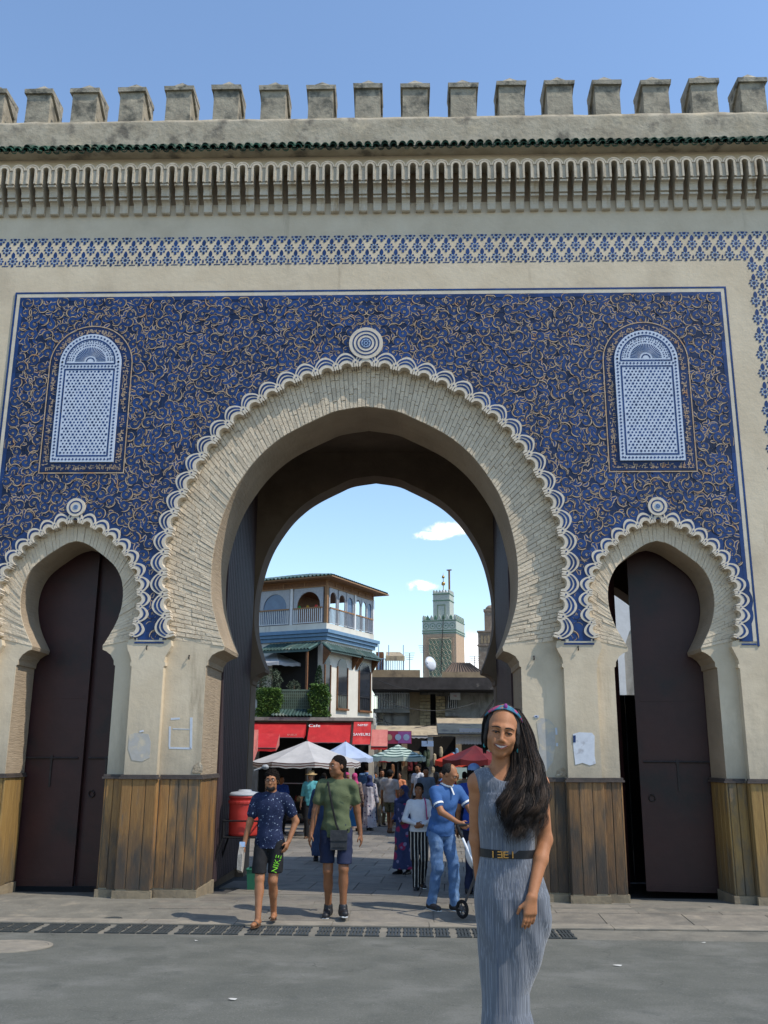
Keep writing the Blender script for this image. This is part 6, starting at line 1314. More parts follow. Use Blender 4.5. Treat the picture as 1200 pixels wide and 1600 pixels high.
def person(label, x, y, z, heading, height, top=None, bottom=None, hair=None, skin=None, feet=((.10, 0, .085), (-.10, 0, .085)), hands=None, lean=0., yaw=0., pitch=0., roll=0., shoes=None, sandals=False,
           hijab=None, robe=None, hat=None, cap=None, glasses=None, beard=False, h=.012, group=None, sleeves='short', trouser='long', wide=1.0, hintL=(.35, 1, 0), hintR=(-.35, 1, 0), curl=.35, heel=(0, 0), fem=False, shorts_len=.58, tuck=False, robe_len=.10, palm=None, seed=1, extra=None, mouth=True):
    t = thing('person', label, 'person', (x, y, z), heading, group); k = height/1.75; t.scale = (k, k, k); skin = skin or m_skin2
    RL = rotx(lean); PV = V3(0, 0, .95); U = lambda *p: PV+RL@(V3(*p)-PV)
    sw = (.165 if fem else .185)*wide
    shl, shr = U(sw, .01, 1.412), U(-sw, .01, 1.412); nb = U(0, .018, 1.46); hc = U(0, -.012, 1.628); Rh = RL@rotz(yaw)@rotx(pitch)@roty(roll)
    hands = hands or ((.27, -.03, .86), (-.27, -.03, .86)); arms = []
    for s, sh, w_, hint in ((1, shl, hands[0], hintL), (-1, shr, hands[1], hintR)):
        e, w2 = ik(sh, w_, .285, .255, hint); arms.append((s, sh, e, w2))
    legs = []
    for s, an in ((1, feet[0]), (-1, feet[1])):
        hp = V3(s*.092, 0, .92); kn, a2 = ik(hp, an, .435, .42, (0, -1, 0)); legs.append((s, hp, kn, a2))
    pts = np.array([q for a in arms for q in a[1:]]+[q for l in legs for q in l[1:]]+[hc+V3(0, 0, .16), nb]); lo, hi = pts.min(0)-.27, pts.max(0)+.27; lo[2] = min(l[3][2] for l in legs)-.12; hi[2] = hc[2]+.17
    v = Vol(lo, hi, h)
    v.ell(U(0, .0, .96), (.155*wide, .112, .125), .03); v.ell(U(0, 0, 1.12), (.130*wide, .098*wide, .15), .05); v.ell(U(0, 0, 1.29), (.160*wide, .112, .16), .05)
    v.cap(shl*.9+shr*.1, shr*.9+shl*.1, .058, .058, .05)
    for q in (shl, shr): v.cap(nb+V3(0, .01, .02), q*.8+nb*.2+V3(0, 0, .01), .035, .038, .04)
    v.cap(nb, hc+Rh@V3(0, .02, -.07), .055 if fem else .060, .048 if fem else .055, .03)
    for i, (s, hp, kn, an) in enumerate(legs):
        v.cap(hp, kn, .085, .055, .03); v.cap(kn, an, .053, .036, .02); v.ell(kn*.68+an*.32+V3(0, .018, 0), (.05, .052, .10), .03)
    core = v.d.copy()
    for s, sh, e, w_ in arms:
        v.cap(sh, e, .053 if not fem else .044, .040 if not fem else .035, .03); v.cap(e, w_, .041 if not fem else .035, .027 if not fem else .023, .02)
        d = (w_-e)/np.linalg.norm(w_-e); n_ = V3(-s, .25, 0) if palm is None else palm[0 if s > 0 else 1]; n_ = n_-d*(n_@d); th = np.cross(d, n_)*(1 if s > 0 else -1)
        if th[1] > 0 and palm is None: th = -th
        hand_sdf(v, w_, d, n_, th, 1.0, curl)
    for i, (s, hp, kn, an) in enumerate(legs):
        hl = heel[i]; v.cap(an+V3(0, .03, -.045), an+V3(s*.025, -.15, -.058-hl), .034, .024, .03, sx=1.15)
    head_sdf(v, hc, Rh, fem)
    body = link(v.mesh('body', skin), 'body', t)
    if extra is not None: extra['arms'] = arms; extra['legs'] = legs; extra['hc'] = hc; extra['Rh'] = Rh; extra['vol'] = v; extra['U'] = U
    def newv(zlo, zhi, grow=0.):
        n_ = int(round((zlo-lo[2])/h)); return Vol((lo[0], lo[1], lo[2]+n_*h), (hi[0], hi[1], zhi), h)
    def guard(g, z0, z1, off=.007):       # cloth never sinks below the skin it covers
        k0 = int(round((g.lo[2]-v.lo[2])/h)); a, b_ = max(0, k0), min(v.n[2], k0+g.n[2]); sub = g.d[:v.n[0], :v.n[1], a-k0:b_-k0]; zz = g.ax[2][a-k0:b_-k0]; m = (zz > z0) & (zz < z1)
        sub[:, :, m] = np.minimum(sub[:, :, m], core[:sub.shape[0], :sub.shape[1], a:b_][:, :, m]-off)
    if top is not None and robe is None:
        g = newv(.70, 1.60); o = .016
        g.ell(U(0, .0, .97), (.168*wide, .125, .15), .03); g.ell(U(0, 0, 1.12), (.148*wide, .116*wide, .16), .05); g.ell(U(0, 0, 1.29), (.172*wide, .126, .165), .05); g.cap(shl*.9+shr*.1, shr*.9+shl*.1, .067, .067, .05)
        for q in (shl, shr): g.cap(nb+V3(0, .01, .0), q*.85+nb*.15+V3(0, 0, .005), .048, .050, .04)
        g.cap(nb-V3(0, 0, .04), nb+V3(0, 0, .004), .080, .066, .03)
        g.cap(U(0, 0, .95), U(0, 0, .86), .158*wide, .162*wide, .03, sy=.80)
        for s, sh, e, w_ in arms:
            if sleeves == 'short': m_ = sh+(e-sh)*.60; g.cap(sh, m_, .062, .064, .03)
            elif sleeves == 'long': g.cap(sh, e, .056, .050, .03); g.cap(e, w_-(w_-e)*.06, .050, .042, .02)
            elif sleeves == 'elbow': g.cap(sh, e, .066, .060, .03)
        g.folds(.008, 19, seed); guard(g, .85, nb[2]-.015); g.cut(2, .945 if tuck else .85)
        link(g.mesh('shirt', top), 'shirt', t)
    if robe is not None:
        g = newv(robe_len, 1.62, .05); an = [l[3] for l in legs]; cy = (an[0][1]+an[1][1])/2; spread = abs(an[0][1]-an[1][1])/2
        g.column([robe_len, .45, .85, 1.0, 1.15, 1.35, 1.46], [(0, .24, cy, .17+spread), (0, .205, cy*.5, .155+spread*.5), (0, .195, 0, .15), (0, .175, 0, .135), (0, .16, 0, .125), (0, .185, 0, .13), (0, .09, 0.01, .08)], .03, .045, 8, seed)
        g.cap(shl*.92+shr*.08, shr*.92+shl*.08, .068, .068, .05)
        for s, sh, e, w_ in arms: g.cap(sh, e, .066, .058, .03); g.cap(e, w_-(w_-e)*.08, .056, .050, .02)
        g.folds(.008, 15, seed); guard(g, .6, nb[2]-.01); link(g.mesh('robe', robe), 'robe', t)
    if bottom is not None and robe is None:
        g = newv(.02, 1.10); g.ell(U(0, 0, .965), (.163*wide, .120, .12), .03); g.ell((0, 0, .875), (.125, .108, .085), .03)
        for s, hp, kn, an in legs:
            if trouser == 'shorts': q = hp+(kn-hp)*(shorts_len/.5*.9); g.cap(hp+V3(s*.005, 0, -.02), q+V3(s*.012, 0, 0), .092, .082, .010, sx=1.0)
            elif trouser == 'skirt': pass
            else: g.cap(hp+V3(0, 0, -.02), kn, .098, .070, .03); g.cap(kn, an+V3(0, 0, -.015), .070, .060, .02)
        if trouser == 'skirt':
            an = [l[3] for l in legs]; cy = (an[0][1]+an[1][1])/2; g.column([.12, .5, .9, 1.05], [(0, .20, cy, .16), (0, .19, cy*.5, .15), (0, .18, 0, .13), (0, .15, 0, .11)], .02, .05, 9, seed)
        g.folds(.009, 20, seed+3); guard(g, .10 if trouser != 'skirt' else .9, .985)
        if extra is not None: extra['shorts'] = g
        if trouser == 'shorts': g.cut(2, min(kn[2] for _, _, kn, _ in legs)+.085 if shorts_len >= .5 else .58)
        link(g.mesh('shorts' if trouser == 'shorts' else ('skirt' if trouser == 'skirt' else 'trousers'), bottom), 'shorts' if trouser == 'shorts' else ('skirt' if trouser == 'skirt' else 'trousers'), t)
    for i, (s, hp, kn, an) in enumerate(legs):
        hl = heel[i]; a, b_ = an+V3(0, .032, -.048), an+V3(s*.025, -.160, -.060-hl)
        if sandals:
            g = B(); g.tube([a+V3(0, .01, -.032), (a+b_)/2+V3(0, 0, -.034), b_+V3(0, -.02, -.024)], [.036, .040, .030], 8, sq=(.32, 1) if abs(a[0]-b_[0]) < .001 else (1, .32)); g.tube([an+V3(s*.01-.045, -.09, -.06), an+V3(s*.01, -.095, -.022), an+V3(s*.01+.045, -.09, -.06)], .010, 6); g.obj('sandal', m_leather, t)
        elif shoes is not None:
            g = Vol(np.minimum(a, b_)-.09, np.maximum(a, b_)+V3(.09, .09, .14), min(h, .011)); g.cap(a, b_, .046, .036, .02, sx=1.1); g.cap(an+V3(0, .01, -.02), an+V3(0, 0, .02), .050, .050, .03); g.cut(2, an[2]-.085-max(0, hl)*1.0-.01)
            sh_ = link(g.mesh('shoe', shoes), 'shoe', t)
            if shoes is m_shoe and h < .012:
                g = B(); za = -.036; g.tube([a+V3(0, .035, za), (a+b_)/2+V3(0, 0, za+.002), b_+V3(0, -.028, za+.012)], [.040, .047, .034], 10, sq=(.26, 1) if False else (1, .26)); g.obj('sole', m_sole, sh_)
    T = lambda x_, y_, z_: hc+Rh@V3(x_, y_, z_)
    Vh = lambda grow=.0: Vol(hc-.17-grow, hc+.17+grow, min(h, .010))
    if hijab is not None:
        g = Vol(hc-V3(.24, .22, .42), hc+V3(.24, .24, .16), min(h, .011)); g.ell(T(0, .022, .03), (.090, .112, .104), .02, Rh); g.ell(T(0, .0, -.07), (.080, .09, .08), .04, Rh); g.cap(T(0, .01, -.10), nb+V3(0, -.01, -.03), .080, .13, .05, sy=.9); g.cap(shl*.7+shr*.3, shr*.7+shl*.3, .085, .085, .06)
        g.ell(T(0, -.105, -.012), (.052, .055, .072), .012, Rh, 'sub'); g.folds(.005, 28, seed); link(g.mesh('headscarf', hijab), 'headscarf', t)
    if hair in ('short', 'curly', 'bald', 'tied') :
        g = Vh(); hm = m_hairshort
        if hair == 'curly': g.ell(T(0, .024, .052), (.088, .102, .092), .02, Rh); g.ell(T(0, .03, .0), (.083, .085, .07), .03, Rh); g.folds(.014, 85, 3)
        elif hair == 'bald': g.ell(T(0, .032, .036), (.081, .096, .086), .02, Rh); hm = m_hairgrey
        else: g.ell(T(0, .024, .046), (.081, .098, .090), .02, Rh); g.ell(T(0, .035, -.015), (.079, .075, .062), .03, Rh); g.folds(.003, 60, 4)
        g.ell(T(0, -.10, -.025), (.068, .075, .088), .012, Rh, 'sub'); g.cut(2, hc[2]-.085)
        if hair == 'tied': g.cap(T(0, .12, .0), T(0, .14, -.06), .03, .02, .02)
        link(g.mesh('hair', hm), 'hair', t)
    if hair == 'long':
        g = Vol(hc-V3(.2, .2, .36), hc+V3(.2, .22, .17), min(h, .011)); g.ell(T(0, .024, .046), (.084, .100, .090), .02, Rh); g.ell(T(0, .05, -.03), (.085, .075, .10), .04, Rh); g.cap(T(0, .075, -.05), T(0, .085, -.25), .075, .05, .04); g.ell(T(0, -.10, -.025), (.062, .078, .092), .012, Rh, 'sub'); g.folds(.005, 40, 5); link(g.mesh('hair', m_brown_hair), 'hair', t)
    if beard:
        g = Vh(); g.ell(T(0, -.042, -.070), (.056, .060, .056), .02, Rh); g.ell(T(0, -.075, -.098), (.03, .026, .026), .02, Rh); g.ell(T(0, -.10, -.032), (.050, .05, .034), .008, Rh, 'sub'); g.ell(T(0, -.108, -.066), (.026, .02, .010), .006, Rh, 'sub'); g.cut(2, hc[2]-.135); link(g.mesh('beard', m_hair), 'beard', t)
    if cap is not None:
        g = Vh(); g.ell(T(0, .020, .058), (.088, .104, .080), .02, Rh); g.cut(2, hc[2]+.030); g.cap(T(0, -.09, .045), T(0, -.145, .032), .06, .05, .02, sx=1.1); g.ell(T(0, -.11, -.03), (.11, .11, .062), .008, Rh, 'sub'); link(g.mesh('cap', cap), 'cap', t)
    if hat is not None:
        b = B(); pr = [(.16, .040), (.168, .046), (.12, .058), (.092, .060), (.088, .10), (.075, .135), (.04, .145), (.002, .146)]; b.lathe([(.158, .036), (.10, .050)]+pr[1:], 22); o = b.obj('straw_hat', hat, t, True); o.location = hc; o.rotation_euler = (.12, 0, 0)
    if h <= .0125 and hijab is None or mouth and h <= .0125:       # eyes, brows and mouth where the face can be read
        for s in (-1, 1):
            b = B(); b.ell(T(s*.030, -.0835, .0125), (.0135, .0115, .0080), 10, 8); e_ = b.obj('eye', m_eye, t, True)
            b = B(); b.ell(T(s*.030, -.0905, .0125), (.0062, .0055, .0062), 8, 6); b.obj('iris', m_iris, e_, True)
            b = B(); b.tube([T(s*.014, -.101, .031), T(s*.030, -.098, .036), T(s*.047, -.084, .031)], [.0030, .0042, .002], 6); b.obj('eyebrow', m_hair, t)
        b = B(); b.tube([T(x_, -.100+.35*abs(x_), -.0645+.10*abs(x_)) for x_ in (-.024, -.012, 0, .012, .024)], [.002, .0045, .005, .0045, .002], 6); b.obj('mouth', m_lip, t)
    if glasses:
        b = B()
        for s in (-1, 1):
            b.tube([T(s*.031+.023*math.cos(a), -.112, .010+.017*math.sin(a)) for a in np.linspace(0, 2*PI, 15)], .0028, 6); b.tube([T(s*.054, -.110, .014), T(s*.082, -.03, .014), T(s*.080, .02, .008)], .0024, 5)
        b.tube([T(-.009, -.113, .013), T(.009, -.113, .013)], .0024, 5); b.obj('glasses', m_iron, t)
        if glasses == 'sun':
            b = B()
            for s in (-1, 1): b.ell(T(s*.031, -.111, .010), (.024, .004, .018), 10, 6)
            b.obj('sunglass_lenses', m_glass, t)
    return t
# ------------------------------------------------------------------ the woman in the foreground
def heroine():
    HX, S0, Y0 = 795., 345., 1694.
    P0 = onG(795, 1694); Yh = P0[1]; s_ = 1/(mpp(Yh)*S0)*1.0
    t = thing('person', 'woman with long black hair in a ribbed grey blue maxi dress smiling in the foreground', 'person', (P0[0], Yh, gz(P0[0], Yh)))
    gz0 = gz(P0[0], Yh)
    def L(px, py, y=0.):
        q = atY(px, py, Yh+y); return V3(q[0]-P0[0], y, q[2]-gz0)
    h = .0044
    v = Vol((-.34, -.30, -.01), (.34, .26, 1.76), h)
    hc = L(784.5, 1142, -.035); Rh = roty(R(8.5))@rotz(R(-4))@rotx(R(3))
    shR, shL = L(745, 1223, .0), L(843, 1224, .0); nb = L(786, 1209, .012)
    def torso(v):
        c = lambda py, xl, xr: L((xl+xr)/2, py)[0]
        zz = lambda py: L(795, py)[2]
        v.ell((c(1250, 747, 838), 0, zz(1252)), (.124, .092, .15), .04); v.ell((c(1330, 751, 836), 0, zz(1322)), (.102, .082, .13), .05); v.ell((c(1400, 742, 860), .01, zz(1395)), (.14, .105, .13), .05)
        v.cap(shR+V3(.02, 0, .0), shL-V3(.02, 0, 0), .045, .045, .04); v.cap(nb-V3(0, -.004, .05), hc+Rh@V3(0, .022, -.065), .054, .046, .035)
        v.cap(nb+V3(0, .01, .03), shR+V3(.03, .01, .02), .035, .035, .04); v.cap(nb+V3(0, .01, .03), shL+V3(-.03, .01, .02), .035, .035, .04)
    torso(v)
    for s in (-1, 1):                     # legs
        hp = V3(L(800, 1400)[0]+s*.055, 0, .82); kn = V3(L(790, 1540)[0]+s*.042, -.01, .44); an = V3(L(790, 1640)[0]+s*.045, .02, .08); v.cap(hp, kn, .072, .044, .03); v.cap(kn, an, .043, .032, .02); v.cap(an+V3(0, .03, -.04), an+V3(s*.02, -.13, -.055), .032, .022, .03)
    el, wl = L(852, 1312, .015), L(831, 1402, -.145)
    v.cap(shL, el, .043, .0345, .03); v.ell(shL, (.047, .045, .045), .02); v.cap(el, el+(wl-el)*.35, .036, .035, .02); v.cap(el+(wl-el)*.35, wl, .035, .0225, .02)
    d = L(826, 1452, -.165)-wl; hand_sdf(v, wl, d, V3(-.3, .95, 0), V3(-.9, -.35, 0), .92, .30)
    er, wr = L(744, 1311, .055), L(752, 1392, .075); v.cap(shR, er, .042, .034, .03); v.ell(shR, (.046, .045, .045), .02); v.cap(er, wr, .034, .023, .02); hand_sdf(v, wr, V3(.1, .1, -1), V3(1, 0, 0), V3(0, -1, 0), .9, .4)
    EZ, NZ, MZ = -.0185, -.009, -.004; head_sdf(v, hc, Rh, True, smile=True, sc=1.145, ez=EZ, nz=NZ)
    T = lambda x, y, z: hc+Rh@(V3(x, y, z)*1.145)
    # open smile: shallow recess that the teeth sit in
    ys = lambda x, z: v.surf_y(x, z)
    def onf(x, z, dy=0.): q = T(x, -.09, z); return V3(q[0], ys(q[0], q[2])+dy, q[2])
    xs = np.linspace(-.0255, .0255, 15); ut, lt = [onf(x, MZ-.0585+6*x*x, .003) for x in xs], [onf(x, MZ-.0676+17.5*x*x, .003) for x in xs]
    xl = np.linspace(-.0295, .0295, 17); ul = [onf(x, MZ-.0566+5.0*x*x-.0010*math.cos(x*200), .0002) for x in xl]; ll = [onf(x, MZ-.0700+20.5*x*x, -.0002) for x in xl]
    for x_ in np.linspace(-.0245, .0245, 15): v.ell(T(x_, -.100+10*x_*x_, MZ-.0628+10*x_*x_), (.0055, .013, .0062-5*x_*x_), .002, Rh, 'sub')
    body = link(v.mesh('body', m_skinw), 'body', t)
    # teeth, lips
    b = B(); b.strip(ut, lt); b.obj('teeth', m_teeth, t)
    b = B(); b.tube(ul, [.0008+.0017*math.cos(x/.0295*1.45) for x in xl], 7); b.obj('upper_lip', m_lip, t, True)
    b = B(); b.tube(ll, [.0008+.0026*math.cos(x/.0295*1.45) for x in xl], 7); b.obj('lower_lip', m_lip, t, True)
    for s in (-1, 1):
        c = T(s*.0285, -.0815, .0115+EZ); b = B(); b.ell(c, (.0138, .0112, .0064), 12, 8); e_ = b.obj('eye', m_eye, t, True); q = T(s*.0285+.001, -.0912, .0115+EZ); b = B(); b.ell(q, (.0064, .004, .0060), 10, 6); b.obj('iris', m_iris, e_, True)
        xs = np.linspace(-.0170, .0170, 9); b = B(); b.tube([onf(s*.0285+x, .0175-13*x*x-.002+EZ, -.0012) for x in xs], [.0012]+[.0028]*7+[.0015], 6); b.obj('eyelashes', m_hair, t)
        b = B(); b.tube([onf(s*(.0100+.043*f), .0295+EZ+.0070*math.sin(PI*min(1, f*.75+.1))-.004*f*f, -.0006) for f in np.linspace(0, 1, 9)], [.0024, .0036, .0038, .0036, .0033, .0028, .0023, .0016, .0009], 6); b.obj('eyebrow', m_hair, t)
    # dress
    g = Vol((-.34, -.28, .02), (.34, .26, 1.50), h)
    rows = [(1372, 744, 850, .112), (1352, 748, 843, .100), (1332, 751, 836, .092), (1310, 749.5, 836, .095), (1285, 747, 837, .108), (1262, 746.5, 838, .114), (1240, 748, 838, .105)]
    low = [(1690, 735, 848, .165), (1640, 742, 840, .14), (1600, 750.5, 833.5, .115), (1577, 752, 829, .105), (1550, 752, 829, .102), (1525, 750.5, 837, .105), (1500, 749, 846, .108), (1470, 745, 856, .116), (1432, 742.5, 863, .126), (1400, 742, 860.5, .128)]
    Z, Pf = [], []
    for py, xl, xr, dep in low+rows: p, q = L(xl, py), L(xr, py); Z.append(p[2]); Pf.append(((p[0]+q[0])/2, (q[0]-p[0])/2, .006, dep))
    Z[0] = .03
    g.column(Z, Pf, .02)
    bz = L(790, 1266)[2]
    for s in (-1, 1): g.ell((L(792, 1266)[0]+s*.055, -.062, bz), (.052, .050, .055), .04)
    tv = Vol((-.34, -.28, .02), (.34, .26, 1.50), h); torso(tv); tv.cut(2, L(790, 1330)[2]); g.mix(tuple(slice(None) for _ in range(3)), tv.d-.011, .012)
    g.cap(nb+V3(-.003, -.25, .030), nb+V3(-.003, .12, .045), .072, .068, .006, op='sub')
    g.cut(2, L(757, 1199)[2], False)
    for sh, sg in ((shR, -1), (shL, 1)): g.ell(sh+V3(sg*.052, 0, -.055), (.058, .16, .135), .008, None, 'sub')
    # soft folds across the lap
    X, Y_, Zz = g.ax[0][:, None, None], g.ax[1][None, :, None], g.ax[2][None, None, :]
    m_ = np.clip((.95-Zz)/.15, 0, 1); g.d += (.0035*m_*np.sin(60*X+6*Zz+2*np.sin(9*Zz))).astype(np.float32)
    link(g.mesh('dress', m_dress), 'dress', t)
    # belt with its gilt buckle
    b = B(); a = np.linspace(0, 2*PI, 49)
    zb0, zb1 = L(793, 1339)[2], L(793, 1326)[2]; bl_, br_ = L(750, 1332)[0], L(837, 1332)[0]; bc, bw = (bl_+br_)/2, (br_-bl_)/2
    for z0, z1 in ((zb0, zb1),):
        i_ = [(bc+(bw+.002)*math.cos(q), .098*math.sin(q)+.006, z0-.003*math.cos(q)) for q in a]; o_ = [(x, y, z+z1-z0) for x, y, z in i_]; b.strip(i_, o_); b.strip([(bc+(x-bc)*.96, y*.95, z) for x, y, z in i_], i_); b.strip(o_, [(bc+(x-bc)*.96, y*.95, z) for x, y, z in o_])
    belt = b.obj('belt', m_beltleather, t); b = B()
    def bp(x): return .006-.099*math.sqrt(max(0, 1-((x-bc)/(bw+.003)) ** 2))-.002
    def vbar(x, w=.006): b.box(x-w/2, x+w/2, bp(x)-.006, bp(x)+.002, zb0+.004, zb1-.004)
    def hbar(x0, x1, z): b.box(min(x0, x1), max(x0, x1), bp((x0+x1)/2)-.006, bp((x0+x1)/2)+.002, z-.0025, z+.0025)
    cx = L(783, 1332)[0]
    for s in (-1, 1):
        vbar(cx+s*.005)
        for z in (zb0+.0065, (zb0+zb1)/2, zb1-.0065): hbar(cx+s*.006, cx+s*.027, z)
        vbar(cx+s*.048)
    b.obj('buckle', m_gilt, belt)
    # head band: a folded ribbon lying on the hair
    b = B(); rows = []
    for k, (db, sc_) in enumerate(((-9, 1.005), (-8, 1.045), (-3, 1.06), (0, 1.045), (3, 1.06), (8, 1.045), (9, 1.005))):
        row = []
        for a in np.linspace(-1.75, 1.75, 29):
            be = R(50+db*(1-.25*abs(a))); row.append(T(.0850*sc_*math.sin(a), .026-.0985*sc_*math.sin(be)*math.cos(a), .050+.0870*sc_*math.cos(be)*math.cos(a)-.012*abs(math.sin(a))))
        rows.append(row)
    for p_, q_ in zip(rows[:-1], rows[1:]): b.strip(p_, q_)
    b.obj('headband', m_headband, t, True)
    b = B(); b.ell(T(.002, -.054, .109), (.010, .009, .015), 10, 8); b.obj('headband_knot', m_knot, t, True)
    # hair: a soft mass plus wavy locks
    g = Vol((-.22, -.22, 1.08), (.24, .20, 1.78), .0065)
    g.ell(T(0, .022, .046), (.085, .102, .089), .02, Rh); g.ell(T(.066, -.012, -.02), (.018, .045, .07), .02, Rh); g.ell(T(-.066, -.010, -.02), (.016, .040, .07), .02, Rh); g.ell(T(.0, .055, -.02), (.085, .065, .10), .03, Rh)
    g.ell(T(0, -.110, -.030), (.0590, .098, .114), .010, Rh, 'sub')
    ROW = [1108, 1130, 1150, 1175, 1200, 1225, 1250, 1275, 1295, 1315]; LE = [800, 807, 809, 806.5, 800, 791, 783, 781, 785, 792]; RE = [814, 826, 834, 839, 847, 854, 854, 850, 843, 838]; DE = [.00, .0, .0, -.01, -.04, -.080, -.112, -.125, -.128, -.126]
    def hp_(f, py, dy=0.): return L(lerp(np.interp(py, ROW, LE), np.interp(py, ROW, RE), f), py, np.interp(py, ROW, DE)-.030*math.sin(PI*min(1, max(0, f)))+dy)
    pm = [hp_(.5, py, .062) for py in (1125, 1150, 1175, 1200, 1225, 1250, 1275)]; rm = [.024, .026, .030, .036, .040, .036, .015]
    for i in range(6): g.cap(pm[i], pm[i+1], rm[i], rm[i+1], .02)
    p2 = [T(-.066, .035, .03), T(-.072, .025, -.05), T(-.066, .04, -.09)]
    for i in range(2): g.cap(p2[i], p2[i+1], .018, .012, .02)
    g.ell(T(0, -.118, -.040), (.0610, .100, .118), .006, Rh, 'sub'); g.folds(.002, 70, 9)
    hair = link(g.mesh('hair', m_hair), 'hair', t)
    rg = random.Random(8); locks = B(); brown = B()
    for c in range(78):
        fc = rg.uniform(-.02, 1.02); ph = rg.uniform(0, 6.3); fr = rg.uniform(.10, .17); am = rg.uniform(2.2, 5.2); lay = rg.random(); yend = rg.uniform(1268, 1316); br = rg.random() < .26
        for j in range(36):
            f = fc+rg.gauss(0, .040); ys0 = rg.uniform(1106, 1140) if rg.random() < .8 else rg.uniform(1150, 1210); ye = yend+rg.uniform(-30, 8); n = 30; pts = []; dj = rg.uniform(-.012, .012); kx = rg.uniform(-2, 2)
            for q in range(n):
                u = q/(n-1); py = lerp(ys0, ye, u); w = max(0, (py-1150)/110) ** 1.2; p = hp_(f, py, .034*lay+dj); s0 = max(0., 1-u/.16); p = p+(T(.030+.035*max(0, min(1, f)), .030, .108)-p)*s0 ** 1.5; p[0] += (am*w*math.sin(ph+py*fr)+kx*w*u)*mpp(Yh); p[1] += am*w*.7*mpp(Yh)*math.cos(ph+py*fr)
                pts.append(p)
            r_ = rg.uniform(.0007, .0013); (brown if br else locks).tube(pts, [r_*min(1, (n-q)/7+.08) for q in range(n)], 4, cap=False)
    locks.obj('black_locks', m_hair, hair, True, kind='stuff'); brown.obj('brown_locks', m_brown_hair, hair, True, kind='stuff')
    left = B()
    for i in range(130):
        f = rg.random(); d_ = rg.uniform(-.02, .05)
        pts = [L(lerp(a, c, f), py, d_-.01) for py, a, c in ((1116, 757, 763), (1130, 753.5, 760), (1150, 752, 758.5), (1163, 753, 758.5), (1172+6*rg.random(), 755, 760))]; left.tube(pts, [.0015, .002, .002, .0016, .0005], 4, cap=False)
    left.obj('side_locks', m_hair, hair, True, kind='stuff')
    # earrings and necklace
    for s in (-1, 1):
        b = B(); c = T(s*.0745, -.005, -.045); b.tube([c, c-V3(0, .004, .022)], .0012, 5); b.ell(c-V3(0, .006, .034), (.007, .004, .012), 8, 6); b.obj('earring', m_turquoise, t)
    b = B(); pts = []
    for k in range(21):
        a = lerp(-1.2, 1.2, k/20); x = nb[0]+.062*math.sin(a); z = nb[2]+.012-.075*math.cos(a)*math.cos(a)*1.0
        pts.append(V3(x, ys(x, z)-.002, z))
    b.tube(pts, .0012, 5); b.obj('necklace', m_gilt, t); b = B(); b.ell(pts[10]+V3(0, -.003, -.006), (.006, .003, .008), 8, 6); b.obj('pendant', m_gilt, t)
    return t
m_skinw = M('skin_olive', (.39, .168, .076), (.335, .138, .06), scale=22, rough=.56, spec=.32, obj=True, bump=.0012, bscale=220)
m_dress = M('ribbed_dress', (.124, .135, .158), (.095, .105, .126), scale=3, detail=3, rough=.7, obj=True, bump=.007, bscale=150, bdetail=2, bstretch=(1, .6, .012), spec=.3, c3=(.20, .215, .25), s3=170, stretch3=(1, .6, .010), t3=(.50, .64), c4=(.075, .092, .13), s4=150, stretch4=(1, .6, .009), t4=(.54, .68), sheen=.3)
m_beltleather = M('belt_leather', (.010, .010, .012), (.016, .016, .018), scale=20, rough=.45, spec=.3); m_gilt = M('gilt', (.62, .36, .12), (.5, .28, .09), rough=.25, metal=.9)
m_headband = M('headband_print', (.02, .10, .20), (.03, .22, .26), scale=28, rough=.7, obj=True, c3=(.38, .05, .16), s3=22, t3=(.5, .56), c4=(.62, .22, .05), s4=17, t4=(.54, .6)); m_knot = M('knot_cloth', (.30, .04, .22), (.18, .03, .2), scale=40, rough=.7, obj=True)
m_turquoise = M('turquoise', (.03, .28, .30), (.02, .2, .22), rough=.3)
heroine()
# ------------------------------------------------------------------ the other people
def place(px, py, top):                   # foot pixel, head pixel -> ground point and height
    p = onG(px, py); k = mpp(p[1]); q = atY(px, top, p[1]); return p[0], p[1], gz(p[0], p[1]), q[2]-gz(p[0], p[1])
m_navydots = spotted('navy_dotted_cotton', (.016, .024, .06), [((.30, .36, .46), 24., .20), ((.12, .16, .26), 31., .16)], base2=(.012, .018, .048))
m_olive = fabric('olive_cotton', (.095, .115, .060), (.078, .096, .048)); m_navyshorts = fabric('navy_cloth', (.018, .024, .055), (.013, .018, .042))
m_neon = M('neon_print', (.22, .62, .02), (.18, .55, .02), rough=.6); m_turqtop = fabric('turquoise_cotton', (.10, .36, .40), (.08, .29, .33)); m_polo = fabric('blue_polo', (.045, .115, .29), (.035, .09, .235))
m_jeans = fabric('washed_denim', (.10, .18, .33), (.065, .125, .25), c3=(.26, .36, .50), s3=5, stretch3=(1, 1, .5), t3=(.55, .75)); m_whiteshirt = fabric('white_cotton', (.62, .65, .70), (.54, .57, .62))
m_stripes = striped('striped_trousers', (.014, .014, .016), (.55, .52, .46), 5.2, 'X', .16); m_pinkfloral = spotted('brown_floral', (.26, .19, .16), [((.07, .045, .05), 11., .35), ((.42, .32, .28), 17., .22)]); m_whitefloral = spotted('white_floral', (.52, .50, .54), [((.06, .07, .16), 8., .30), ((.30, .12, .16), 13., .24)])
m_pink = fabric('pink_scarf', (.50, .07, .20), (.40, .05, .16)); m_navyscarf = fabric('navy_scarf', (.035, .05, .13), (.025, .035, .10)); m_greytee = fabric('grey_cotton', (.36, .34, .34), (.29, .275, .275)); m_camo = spotted('camouflage', (.11, .115, .075), [((.04, .045, .03), 10., .33), ((.19, .17, .11), 12., .26)])
